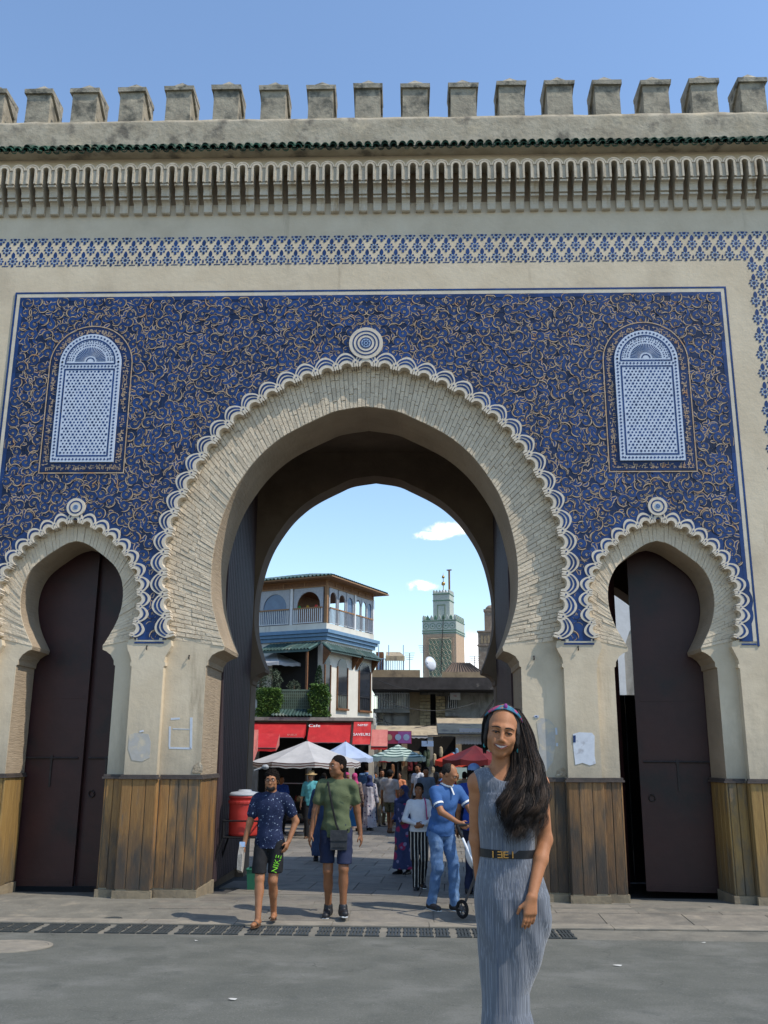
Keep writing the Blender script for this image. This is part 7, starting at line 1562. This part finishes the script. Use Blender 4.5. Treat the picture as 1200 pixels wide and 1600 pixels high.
m_greyshirt = fabric('grey_shirt', (.14, .15, .16), (.10, .11, .12)); m_steelpolo = fabric('steel_blue_polo', (.10, .14, .19), (.08, .11, .155)); m_khaki = fabric('khaki', (.26, .21, .14), (.2, .16, .105)); m_bluerobe = spotted('violet_print_robe', (.055, .07, .17), [((.40, .04, .12), 4., .36), ((.28, .26, .44), 6., .25)]); m_royal = fabric('royal_blue', (.02, .06, .30), (.016, .045, .23)); m_paleblue_c = fabric('pale_blue_cap', (.17, .27, .50), (.13, .22, .42))
m_check = spotted('blue_check', (.10, .20, .42), [((.45, .52, .62), 18., .25)]); m_orangec = fabric('orange_top', (.62, .24, .12), (.52, .19, .09)); m_redprint = spotted('red_print', (.40, .03, .05), [((.55, .50, .48), 14., .28)]); m_brownprint = spotted('brown_print', (.12, .06, .04), [((.34, .16, .08), 11., .3)]); m_bluedress = fabric('denim_dress', (.06, .095, .19), (.045, .07, .145)); m_straw = M('straw', (.46, .33, .16), (.36, .25, .12), scale=30, rough=.8)
m_paper = M('newsprint', (.42, .39, .35), (.30, .28, .25), scale=30, rough=.9, stretch=(1, 1, 3)); m_bag = fabric('charcoal_bag', (.045, .048, .052), (.03, .032, .036)); m_magenta = M('magenta_strap', (.42, .02, .17), (.34, .015, .13), rough=.6); m_bluebag = M('blue_bag', (.03, .20, .45), (.02, .15, .36), rough=.5)

# young man in glasses, left
x, y, z, H = place(417, 1444, 1204); ex = {}
ym = person('young man with curly hair and glasses in a navy dotted shirt walking towards us', x, y, z, R(-4), H, m_navydots, m_black, 'curly', m_skin, feet=((.055, .10, .12), (-.050, -.27, .09)), hands=((.235, -.03, .93), (-.315, -.04, .85)), trouser='shorts', shorts_len=.60, sandals=True, glasses='clear', beard=True, h=.0095, yaw=R(2), heel=(-.02, 0), hintL=(.8, .7, 0), extra=ex, seed=2, curl=.5)
b = B(); b.box(-.05, .05, -.004, .004, 0, .012); 
k = ym.scale[0]
def child_text(body, size, mat, parent, loc, rot, name): o = text(body, size, mat, parent, loc, rot, name); return o
def cloth_text(body, size, mat, parent, vol, x0, z0, ang, name, dy=.004):
    """flat lettering laid onto the front of a garment"""
    o = text(body, size, mat, parent, (0, 0, 0), (0, 0, 0), name, .0); ca, sa = math.cos(ang), math.sin(ang)
    for v in o.data.vertices: x_, z_ = x0+v.co.x*ca-v.co.y*sa, z0+v.co.x*sa+v.co.y*ca; v.co = (x_, vol.surf_y(x_, z_)-dy, z_)
    return o
cloth_text('NIKE', .092, m_neon, ym, ex['shorts'], .120, .685, R(76), 'shorts_lettering')
wl = ex['arms'][1][3]
nw = thing('newspaper', 'folded newspaper in the right hand of the young man with glasses', 'newspaper', (x, y, z), R(-4)); nw.scale = (k, k, k); b = B()
c = wl+V3(-.01, -.03, -.08)
for i in range(4):
    o_ = .012*i; b.prism([(c[1]-.11+o_*.3, c[2]-.19-o_*.4), (c[1]-.02, c[2]-.235), (c[1]+.075, c[2]-.05), (c[1]+.055, c[2]+.085), (c[1]-.02, c[2]+.095-o_), (c[1]-.09+o_*.3, c[2]-.02)], c[0]-.030+o_*1.2, c[0]-.022+o_*1.2, 'x')
b.obj('folded_sheets', m_paper, nw); b = B(); b.prism([(c[1]-.03, c[2]+.06), (c[1]+.05, c[2]+.05), (c[1]+.055, c[2]+.10), (c[1]-.01, c[2]+.115)], c[0]-.035, c[0]+.03, 'x'); b.obj('blue_masthead', m_paleblue, nw)

# tall man in olive shirt
x, y, z, H = place(523, 1432, 1181); ex = {}
gm = person('tall man in olive shirt and navy shorts looking aside while walking', x, y, z, R(3), H, m_olive, m_navyshorts, 'short', m_skin2, feet=((.095, -.17, .105), (-.075, .03, .085)), hands=((.285, .05, .84), (-.305, -.06, .80)), trouser='shorts', shorts_len=.50, shoes=m_shoe, h=.0095, yaw=R(-52), roll=R(-3), heel=(-.03, 0), extra=ex, seed=3, wide=.98, curl=.45)
k = gm.scale[0]
b = B(); pts = [V3(-.105, -.02, 1.475), V3(-.10, -.085, 1.435), V3(-.075, -.140, 1.32), V3(-.04, -.152, 1.16), V3(0.0, -.150, 1.0), V3(.035, -.165, .93)]
cb = thing('crossbody_bag', 'charcoal crossbody bag hanging on the man in the olive shirt', 'bag', (x, y, z), R(3)); cb.scale = (k, k, k)
b.tube(pts, .011, 6, sq=(1, .5)); b.tube([V3(-.105, -.02, 1.475), V3(-.09, .09, 1.44), V3(0, .145, 1.2), V3(.12, .12, 1.0), V3(.13, -.10, .93)], .011, 6); b.obj('strap', m_black, cb)
b = B(); cx_, cz_ = .035, .83
sec = [(-.092, -.105), (.092, -.105), (.095, .09), (.085, .105), (-.085, .105), (-.095, .09)]; b.prism([(cx_+p, cz_+q) for p, q in sec], -.205, -.150); b.obj('pouch', m_bag, cb); b = B(); b.prism([(cx_-.096, cz_+.108), (cx_-.098, cz_-.005), (cx_+.098, cz_-.005), (cx_+.096, cz_+.108)], -.213, -.206); b.box(cx_-.07, cx_+.07, -.212, -.2055, cz_-.075, cz_-.070); b.obj('flap', m_bag, cb)
b = B(); b.prism([(.165, .66), (.195, .66), (.180, .685)], -.10, -.095); b.prism([(.150, .655), (.172, .655), (.162, .675)], -.102, -.097); b.obj('short_emblem', m_whitepaint, gm)
b = B(); b.tube([(.075, -.1385, 1.30), (.14, -.1265, 1.30)], .004, 5); b.obj('pocket_seam', m_olive, gm)

# woman in straw hat
x, y, z, H = place(484, 1310, 1203)
person('woman in straw hat and turquoise top walking behind the olive shirt man', x, y, z, R(0), H*.98, m_turqtop, m_black, 'long', m_skin3, feet=((.06, .10, .10), (-.07, -.14, .085)), hands=((.25, -.08, .90), (-.27, .02, .86)), hat=m_straw, glasses='sun', shoes=m_leather, h=.0125, fem=True, sleeves='elbow', seed=4)
x, y, z, H = place(494, 1346, 1213)
person('person in a long denim blue dress mostly hidden behind the olive shirt man', x+.08, y, z, R(180), H, m_bluedress, m_bluedress, 'tied', m_skin2, trouser='skirt', shoes=m_shoe, h=.014, fem=True, sleeves='long', seed=5)
b = thing('carrier_bag', 'small bright blue carrier bag beside the elbow of the olive shirt man', 'bag', (x+.62, y-.05, z+.62)); q = B(); q.prism([(-.11, 0), (.11, 0), (.13, .26), (.05, .36), (0, .27), (-.05, .36), (-.13, .26)], -.05, .05); q.obj('pouch', m_bluebag, b)

# couple with the push chair
x, y, z, H = place(690, 1421, 1200); ex = {}
pm_ = person('balding man in blue polo and jeans leaning on a pushchair', x, y, z, R(38), H*1.045, m_polo, m_jeans, 'bald', m_skin, feet=((.09, -.14, .085), (-.085, .09, .085)), hands=((.19, -.47, 1.04), (-.10, -.46, 1.04)), lean=R(15), yaw=R(22), pitch=R(16), shoes=m_shoe, h=.0105, wide=1.1, curl=1.0, extra=ex, seed=6, hintL=(.8, .6, -.3), hintR=(-.8, .6, -.3))
k = pm_.scale[0]
hb = B()
U = ex['U']
for i, (s, sh, e, w_) in enumerate(ex['arms']):
    m_ = sh+(e-sh)*.64; b = B(); d = (e-sh)/np.linalg.norm(e-sh); b.tube([m_-d*.012, m_+d*.012], .068, 14, cap=False); b.obj('sleeve_trim', m_whitepaint, pm_)
b = B(); nbp = U(0, .018, 1.49); b.tube([nbp+V3(.075*math.sin(a), -.070*math.cos(a), .012-.035*max(0, math.cos(a))) for a in np.linspace(-PI, PI, 17)], .012, 6); b.tube([nbp+V3(.0, -.085, -.03), nbp+V3(.01, -.128, -.12)], .013, 6, sq=(1, .6)); b.obj('collar', m_whitepaint, pm_)
pc = thing('pushchair', 'grey and white pushchair with black wheels held by the man in blue polo', 'pushchair', (x, y, z), R(38)); pc.scale = (k, k, k)
hl, hr = ex['arms'][0][3]+V3(0, -.07, -.02), ex['arms'][1][3]+V3(0, -.07, -.02); hm_ = (hl+hr)/2
b = B(); w = .24; cx_ = hm_[0]; hy, hz = hm_[1], hm_[2]
b.tube([V3(cx_+w, hy, hz), V3(cx_-w, hy, hz)], .017, 8); b.obj('handle_bar', m_black, pc)
for s in (-1, 1):
    b = B(); b.tube([V3(cx_+s*w, hy, hz), V3(cx_+s*w, hy-.07, hz-.10), V3(cx_+s*w, hy-.10, hz-.14)], .018, 8); b.obj('grip_tube', m_black, pc)
    b = B(); b.tube([V3(cx_+s*w, hy-.10, hz-.14), V3(cx_+s*w, hy-.62, .17)], .016, 8); b.obj('frame_tube', m_dish, pc); b = B(); b.tube([V3(cx_+s*w, hy-.12, .16), V3(cx_+s*w, hy-.40, .62)], .015, 8); b.obj('frame_tube', m_steel, pc)
    for yy in (hy-.10, hy-.66):
        b = B(); b.tube([V3(cx_+s*(w+.02)+.085*0, yy+.085*math.cos(a), .10+.085*math.sin(a)) for a in np.linspace(0, 2*PI, 19)], .020, 8, cap=False); wh = b.obj('wheel', m_black, pc); b = B()
        for q in range(5): a = q*2*PI/5; b.bar((cx_+s*(w+.02), yy, .10), (cx_+s*(w+.02), yy+.08*math.cos(a), .10+.08*math.sin(a)), .010, 5)
        b.ell((cx_+s*(w+.02), yy, .10), (.025, .022, .022), 8, 6); b.obj('spokes', m_steel, wh)
v_ = Vol((cx_-.32, hy-.75, .2), (cx_+.32, hy+.05, 1.05), .014); v_.ell((cx_, hy-.36, .50), (.22, .26, .20), .03); v_.ell((cx_, hy-.40, .62), (.17, .20, .16), .02, None, 'sub'); link(v_.mesh('seat', m_steel), 'seat', pc)
v_ = Vol((cx_-.32, hy-.75, .4), (cx_+.32, hy+.1, 1.1), .014); v_.ell((cx_, hy-.22, .72), (.24, .22, .24), .03); v_.ell((cx_, hy-.34, .62), (.22, .24, .24), .01, None, 'sub'); link(v_.mesh('hood', m_dish), 'hood', pc)

x, y, z, H = place(655, 1390, 1224)
wg = person('young woman in white shirt and black striped trousers with a magenta bag strap', x, y, z, R(4), H, m_whiteshirt, m_stripes, 'tied', m_skin2, feet=((.06, .12, .11), (-.055, -.12, .085)), hands=((.03, -.20, 1.07), (-.06, -.19, 1.08)), shoes=m_shoe, h=.0105, fem=True, sleeves='long', yaw=R(-12), tuck=True, seed=7, hintL=(.8, .4, -.2), hintR=(-.8, .4, -.2), curl=.7)
b = B(); b.tube([(.085, .05, 1.49), (.100, -.03, 1.485), (.112, -.115, 1.40), (.120, -.135, 1.28), (.135, -.10, 1.14), (.15, 0, 1.08)], .022, 6, sq=(.4, 1)); 
bp_ = thing('shoulder_bag', 'magenta backpack whose strap crosses the shoulder of the white shirt', 'bag', (x, y, z), R(4)); bp_.scale = (wg.scale[0],)*3; b.obj('strap', m_magenta, bp_)
v_ = Vol((-.2, .08, .95), (.22, .34, 1.5), .014); v_.ell((.02, .20, 1.24), (.14, .085, .19), .02); link(v_.mesh('pouch', m_magenta), 'pouch', bp_)
x, y, z, H = place(631, 1366, 1227)
person('woman in blue headscarf and violet printed robe looking aside', x, y, z, R(-35), H, skin=m_skin2, hijab=m_navyscarf, robe=m_bluerobe, shoes=m_shoe, h=.0115, fem=True, feet=((.07, .06, .085), (-.07, -.05, .085)), hands=((.16, -.15, 1.05), (-.16, -.15, 1.05)), seed=8, wide=1.1)
# the crowd further back
def bgp(px, py, ptop, head, label, **k): x, y, z, H = place(px, py, ptop); k.setdefault('h', .0135); k.setdefault('mouth', False); return person(label, x, y, z, R(head), H, **k), (x, y, z, H)
walkA = dict(feet=((.08, .14, .10), (-.08, -.16, .085))); walkB = dict(feet=((.08, -.16, .085), (-.08, .14, .10)))
bgp(553, 1299, 1208, 175, 'woman in pink headscarf and brown floral robe seen from behind', hijab=m_pink, robe=m_pinkfloral, shoes=m_shoe, fem=True, seed=9, **walkA)
bgp(577, 1298, 1211, 170, 'woman in navy headscarf and white floral robe seen from behind', hijab=m_navyscarf, robe=m_whitefloral, shoes=m_shoe, fem=True, seed=10, **walkB)
bgp(572, 1287, 1194, 178, 'man in blue checked shirt seen from behind', top=m_check, bottom=m_navyshorts, hair='short', shoes=m_shoe, sleeves='short', seed=11)
p_, (x, y, z, H) = bgp(596, 1290, 1202, 10, 'man in dark grey shirt carrying a white bag', top=m_greyshirt, bottom=m_khaki, hair='short', shoes=m_shoe, seed=12, **walkA)
b = thing('shopping_bag', 'small white shopping bag carried by the man in the grey shirt', 'bag', (x+.16*1, y-.12, z+.55)); v_ = Vol((-.2, -.15, -.2), (.2, .15, .3), .015); v_.ell((0, 0, 0), (.12, .08, .14), .02); v_.cap((0, 0, .1), (0, 0, .22), .04, .02, .03); v_.folds(.01, 25, 3); link(v_.mesh('pouch', m_whitepaint), 'pouch', b)
bgp(609, 1302, 1203, 160, 'man in pale grey shirt, camouflage shorts and dark cap from behind', top=m_greytee, bottom=m_camo, hair='short', cap=m_black, trouser='shorts', shorts_len=.55, shoes=m_leather, wide=1.12, seed=13, **walkB)
bgp(624, 1288, 1206, -20, 'person in orange top among the crowd', top=m_orangec, bottom=m_black, hair='short', shoes=m_shoe, fem=True, seed=14)
bgp(641, 1282, 1209, 180, 'person in grey hooded robe among the crowd', hijab=m_greyshirt, robe=m_greyshirt, shoes=m_shoe, seed=15)
bgp(666, 1302, 1199, -5, 'man in steel blue polo facing us behind the white shirt', top=m_steelpolo, bottom=m_khaki, hair='short', shoes=m_shoe, seed=16, skin=m_skin2, **walkA)
bgp(654, 1290, 1194, -40, 'man in white shirt half hidden behind the steel blue polo', top=m_whiteshirt, bottom=m_black, hair='short', shoes=m_shoe, seed=17)
bgp(683, 1296, 1207, 150, 'woman in brown printed robe with dark hair', robe=m_brownprint, hair='long', shoes=m_shoe, fem=True, seed=18)
bgp(702, 1300, 1204, 20, 'person in red and white printed shirt near the pushchair', top=m_redprint, bottom=m_black, hair='short', shoes=m_shoe, seed=19)
bgp(727, 1297, 1206, 190, 'person in khaki shirt behind the balding man', top=m_khaki, bottom=m_navyshorts, hair='short', shoes=m_shoe, seed=20)
bgp(744, 1398, 1194, 160, 'man in royal blue shirt and pale blue cap behind the woman', top=m_royal, bottom=m_navyshorts, hair='short', cap=m_paleblue_c, shoes=m_shoe, h=.0115, seed=21, wide=1.05)
bgp(437, 1304, 1212, 30, 'vendor in blue shirt at the stall behind the young man', top=m_royal, bottom=m_black, hair='short', shoes=m_shoe, seed=22)
bgp(505, 1292, 1208, 170, 'person in dark shirt behind the shoulder of the olive shirt man', top=m_black, bottom=m_jeans, hair='short', shoes=m_shoe, seed=23)
bgp(541, 1290, 1207, 30, 'woman in dark red scarf beside the pink headscarf', hijab=m_pink, robe=m_brownprint, shoes=m_shoe, fem=True, seed=24)
bgp(632, 1278, 1206, 200, 'man in black shirt in the middle of the crowd', top=m_black, bottom=m_jeans, hair='short', shoes=m_shoe, seed=25)
bgp(714, 1288, 1207, 40, 'man in dark green shirt left of the dark red parasol', top=m_olive, bottom=m_black, hair='short', shoes=m_shoe, seed=26)
bgp(690, 1284, 1205, -30, 'man in pale blue shirt deep in the crowd', top=m_check, bottom=m_black, hair='short', shoes=m_shoe, seed=27)
bgp(586, 1284, 1207, 0, 'man in white shirt deep in the crowd near the shops', top=m_whiteshirt, bottom=m_jeans, hair='short', shoes=m_shoe, seed=28)

for i, (px, fy, ty, hd_, tm, lab) in enumerate(((600, 1279, 1207, 180, m_navyshorts, 'far man in navy shirt walking away between the stalls'), (617, 1277, 1209, 20, m_khaki, 'far man in khaki shirt facing us among the stalls'), (648, 1276, 1207, 170, m_redprint, 'far person in red print shirt walking away'), (675, 1278, 1206, -15, m_black, 'far man in black facing us near the beige canopy'), (697, 1277, 1208, 185, m_greytee, 'far man in pale grey shirt walking away on the right'), (562, 1278, 1206, 15, m_olive, 'far man in dark green shirt beside the checked shirt'), (707, 1279, 1206, 10, m_turqtop, 'far person in turquoise near the green board'), (735, 1280, 1205, 200, m_greyshirt, 'far man in grey shirt behind the blue cap'))):
    bgp(px, fy, ty, hd_, lab, top=tm, bottom=[m_black, m_jeans, m_khaki][i % 3], hair='short', shoes=m_shoe, seed=40+i, h=.016, **(walkA if i % 2 else walkB))
# ------------------------------------------------------------------ small things in the passage
m_cooler = M('red_plastic', (.50, .045, .035), (.44, .038, .03), scale=4, rough=.45, c3=(.36, .03, .025), s3=3, t3=(.55, .75)); m_lid = M('grey_lid', (.40, .43, .46), (.34, .36, .39), rough=.5); m_crate = M('green_plastic', (.02, .13, .075), (.016, .10, .06), rough=.45)
pF = onG(404, 1392); Yc = pF[1]; kk = mpp(Yc); cxl, cxr = atY(357, 1300, Yc)[0], atY(404, 1300, Yc)[0]; ztop, zmid, zbot = atY(380, 1243, Yc)[2], atY(380, 1281, Yc)[2], atY(380, 1305, Yc)[2]; z0 = gz(0, Yc); cx_ = (cxl+cxr)/2; r = (cxr-cxl)/2*1.02
ck = thing('water_cooler', 'red ribbed water cooler with grey lid on a black stand', 'water cooler', (cx_, Yc, 0)); b = B()
hgt = ztop-zbot; pr = [(r*.93, zbot), (r*.95, zbot+.01)]
for f in np.linspace(.06, .94, 16): pr.append((r*(.96+.03*f+(.012 if int(f*16) % 4 == 0 else 0)), zbot+hgt*f))
b.lathe(pr+[(r*1.03, ztop-.03), (r*1.03, ztop)], 26); b.obj('tank', m_cooler, ck, True); b = B(); b.lathe([(r*1.05, ztop+.002), (r*1.05, ztop+.02), (r*.9, ztop+.045), (r*.45, ztop+.06), (r*.42, ztop+.078), (r*.1, ztop+.082)], 26); b.obj('lid', m_lid, ck, True)
b = B(); b.lathe([(r*1.045, zbot+hgt*.80), (r*1.06, zbot+hgt*.82), (r*1.06, zbot+hgt*.86), (r*1.045, zbot+hgt*.88)], 26); b.obj('rim', m_cooler, ck)
cs = thing('cooler_stand', 'black angle iron stand with splayed legs under the red cooler', 'stand', (cx_, Yc, 0)); b = B()
for sx in (-1, 1):
    for sy in (-1, 1): bb = B(); bb.tube([(sx*r*1.12, sy*r*1.1, zmid), (sx*r*1.12, sy*r*1.1, zbot-.01), (sx*r*1.12+(-.22 if sx < 0 else .02), sy*(r*1.1+.05), z0)], .014, 6); bb.obj('leg', m_black, cs)
for zz in (zmid, zbot-.012):
    q = r*1.12; b.tube([(-q, -q, zz), (q, -q, zz), (q, q, zz), (-q, q, zz), (-q, -q, zz)], .012, 6)
b.box(-r*1.1, r*1.1, -r*1.1, r*1.1, zbot-.022, zbot-.004); b.obj('frame', m_black, cs)
gc = thing('green_crate', 'green plastic bin standing below the red cooler', 'bin', (atY(398, 1380, Yc)[0], Yc+.1, z0)); w = .115; b = B(); b.hexa([(-w*.85, -w*.85, 0), (w*.85, -w*.85, 0), (w*.85, w*.85, 0), (-w*.85, w*.85, 0), (-w, -w, .27), (w, -w, .27), (w, w, .27), (-w, w, .27)], skip=(1,)); b.box(-w*.8, w*.8, -w*.8, w*.8, .005, .02); b.obj('bin_body', m_crate, gc); b = B(); b.tube([(-w, -w, .27), (w, -w, .27), (w, w, .27), (-w, w, .27), (-w, -w, .27)], .014, 6); b.obj('rim', m_crate, gc)
# vendor's stall behind the young man
q = onG(452, 1302); vs_t = thing('market_stall', 'dark metal stall table with goods under the white parasol', 'stall', (q[0], q[1]+.5, gz(q[0], q[1]))); b = B()
for sx in (-1, 1):
    for sy in (-1, 1): b.bar((sx*.75, sy*.35, 0), (sx*.75, sy*.35, 1.35), .02, 6)
for zz in (.35, .85, 1.35): b.box(-.78, .78, -.37, .37, zz-.02, zz)
b.obj('frame', m_iron, vs_t); rg = random.Random(12)
JX = sorted([(k % 6, rg.uniform(-.66, .66)) for k in range(24)]); seen = {}
for ci, dx in JX:
    zz = rg.choice((.35, .85)); bb = B(); r_ = rg.uniform(.05, .10); bb.lathe([(r_*.8, 0), (r_, .04), (r_*.9, .12), (r_*.3, .16)], 9); jn = ['orange', 'grey', 'khaki', 'dark red', 'beige', 'brown'][ci]; seen[ci] = seen.get(ci, -1)+1
    o = bb.obj('jar', [m_orangec, m_greyshirt, m_khaki, m_dkred, m_beige, m_leather][ci], None); o.location = (q[0]+dx, q[1]+.5+rg.uniform(-.28, .28), gz(q[0], q[1])+zz+.001); tag(o, ['leftmost', 'second', 'third', 'rightmost'][seen[ci]]+' of the four '+jn+' jars on the dark market stall', 'jar', jn+' jars on the market stall')
sp = thing('lamp_arm', 'grey clamp lamp hanging at the passage edge left of the young man', 'lamp', tuple(atY(405, 1200, 7.0))); b = B(); b.tube([(-.10, 0, -.05), (.10, 0, .02)], .02, 6); b.obj('arm', m_lid, sp); b = B(); b.ell((.12, 0, .02), (.07, .06, .05), 10, 6); b.obj('head', m_lid, sp)
# paper scraps pasted on the piers
def wallp(px, py, y): d = atY(px, py, y); return d[0], d[2]
def sheet_on(name, label, pts, y, mat, th=.003, cat='poster'):
    P4 = [wallp(px, py, y) for px, py in pts]; cx_ = sum(p[0] for p in P4)/len(P4); cz_ = sum(p[1] for p in P4)/len(P4); b = B(); b.prism([(p[0]-cx_, p[1]-cz_) for p in P4], -th, 0)
    o = b.obj(name, mat); o.location = (cx_, y, cz_); return tag(o, label, cat)
m_oldpaper = M('torn_white_paper', (.60, .62, .66), (.52, .54, .58), scale=12, rough=.85, c3=(.40, .40, .42), s3=9, t3=(.55, .7)); m_residue = M('glue_residue', (.42, .40, .37), (.37, .35, .31), scale=14, rough=.9, c3=(.52, .45, .34), s3=7, t3=(.5, .65)); m_tape = M('pale_tape', (.52, .56, .62), (.45, .49, .55), scale=20, rough=.7)
sheet_on('torn_poster', 'torn white sheet pasted on the pilaster right of the woman', [(895, 1147), (905, 1144), (925, 1145), (929, 1150), (929, 1180), (931, 1193), (922, 1196), (910, 1192), (899, 1195), (896, 1170)], -.002, m_oldpaper)
sheet_on('dark_stamp', 'dark printed corner on the torn white sheet', [(895.5, 1149), (899.5, 1149), (899.5, 1160), (895.5, 1160)], -.006, m_bluedark)
sheet_on('arrow_sticker', 'small white sticker with blue arrow on the right pier', [(833, 1119), (837, 1117), (842, 1118), (842, 1121), (837, 1122.5)], .104, m_oldpaper)
sheet_on('arrow_mark', 'blue arrow printed on the small white sticker', [(835, 1119.6), (840, 1118.3), (839, 1119.8), (840, 1121)], .100, m_blue)
sheet_on('tape_scrap', 'thin strip of white tape beside the pilaster', [(867, 1137), (870.5, 1137), (871, 1148), (868, 1148)], .104, m_tape)
sheet_on('tape_scrap', 'lower short strip of white tape beside the pilaster', [(868.5, 1161), (872, 1161), (872, 1166), (869, 1166)], .104, m_tape)
sheet_on('poster_scar', 'grey scar of a removed poster on the left pilaster', [(202, 1148), (212, 1145), (232, 1147), (236, 1160), (234, 1184), (222, 1190), (206, 1188), (200, 1170)], -.001, m_residue)
fr_ = thing('tape_outline', 'rectangle of pale tape left from a poster on the left pier', 'tape outline', (0, .108, 0))
for i, ps in enumerate(([(267, 1122), (281, 1121), (281, 1124), (267, 1125)], [(297, 1121), (301, 1121), (300, 1170), (296.5, 1170)], [(264, 1135), (267, 1135), (266, 1167), (263.5, 1167)], [(264, 1167), (298, 1168), (298, 1171), (264, 1170)], [(270, 1138), (296, 1139), (296, 1140), (270, 1139.4)])):
    P4 = [wallp(px, py, .108) for px, py in ps]; b = B(); b.prism(P4, -.003, 0); b.obj('tape_piece', m_tape, fr_)
sheet_on('sticker', 'small white sticker on the bright inner jamb of the left pier', [(218, 1142), (224, 1140.5), (225, 1143), (218, 1144.5)], -.004, m_oldpaper)

m_chip = M('broken_plaster', (.40, .33, .24), (.28, .22, .15), scale=18, bump=.02, bscale=40, rough=.95, c3=(.52, .44, .33), s3=14, t3=(.5, .62))
sheet_on('poster_scar', 'rough scraped patch on the right pier just behind the hair of the woman', [(838, 1128), (846, 1122), (858, 1124), (866, 1133), (868, 1165), (864, 1190), (852, 1207), (840, 1200), (843, 1165)], .1055, m_residue, .0012)
sheet_on('plaster_chip', 'chipped plaster edge above the dado on the left pier', [(303, 1196), (312, 1190), (317, 1197), (316, 1208), (300, 1208)], .104, m_chip, .006, 'plaster chip')
sheet_on('plaster_chip', 'chipped plaster patch above the dado right of the dark haired woman', [(870, 1204), (880, 1199), (888, 1207), (884, 1213), (868, 1213)], .104, m_chip, .006, 'plaster chip')
for (px, py, y_, l) in ((230, 1013, 0, 'small iron hook below the blue foot line of the left pilaster'), (296, 1028, .106, 'small iron hook on the left pier under the main arch'), (834, 1029, .106, 'small iron hook on the right pier under the main arch'), (903, 1014, 0, 'small iron hook below the blue foot line of the right pilaster')):
    a = atY(px, py, y_); b = B(); b.tube([(0, 0, .03), (0, -.03, .03), (0, -.035, 0), (0, -.02, -.02)], .008, 6); o = b.obj('wall_hook', m_iron); o.location = tuple(a); tag(o, l, 'hook')
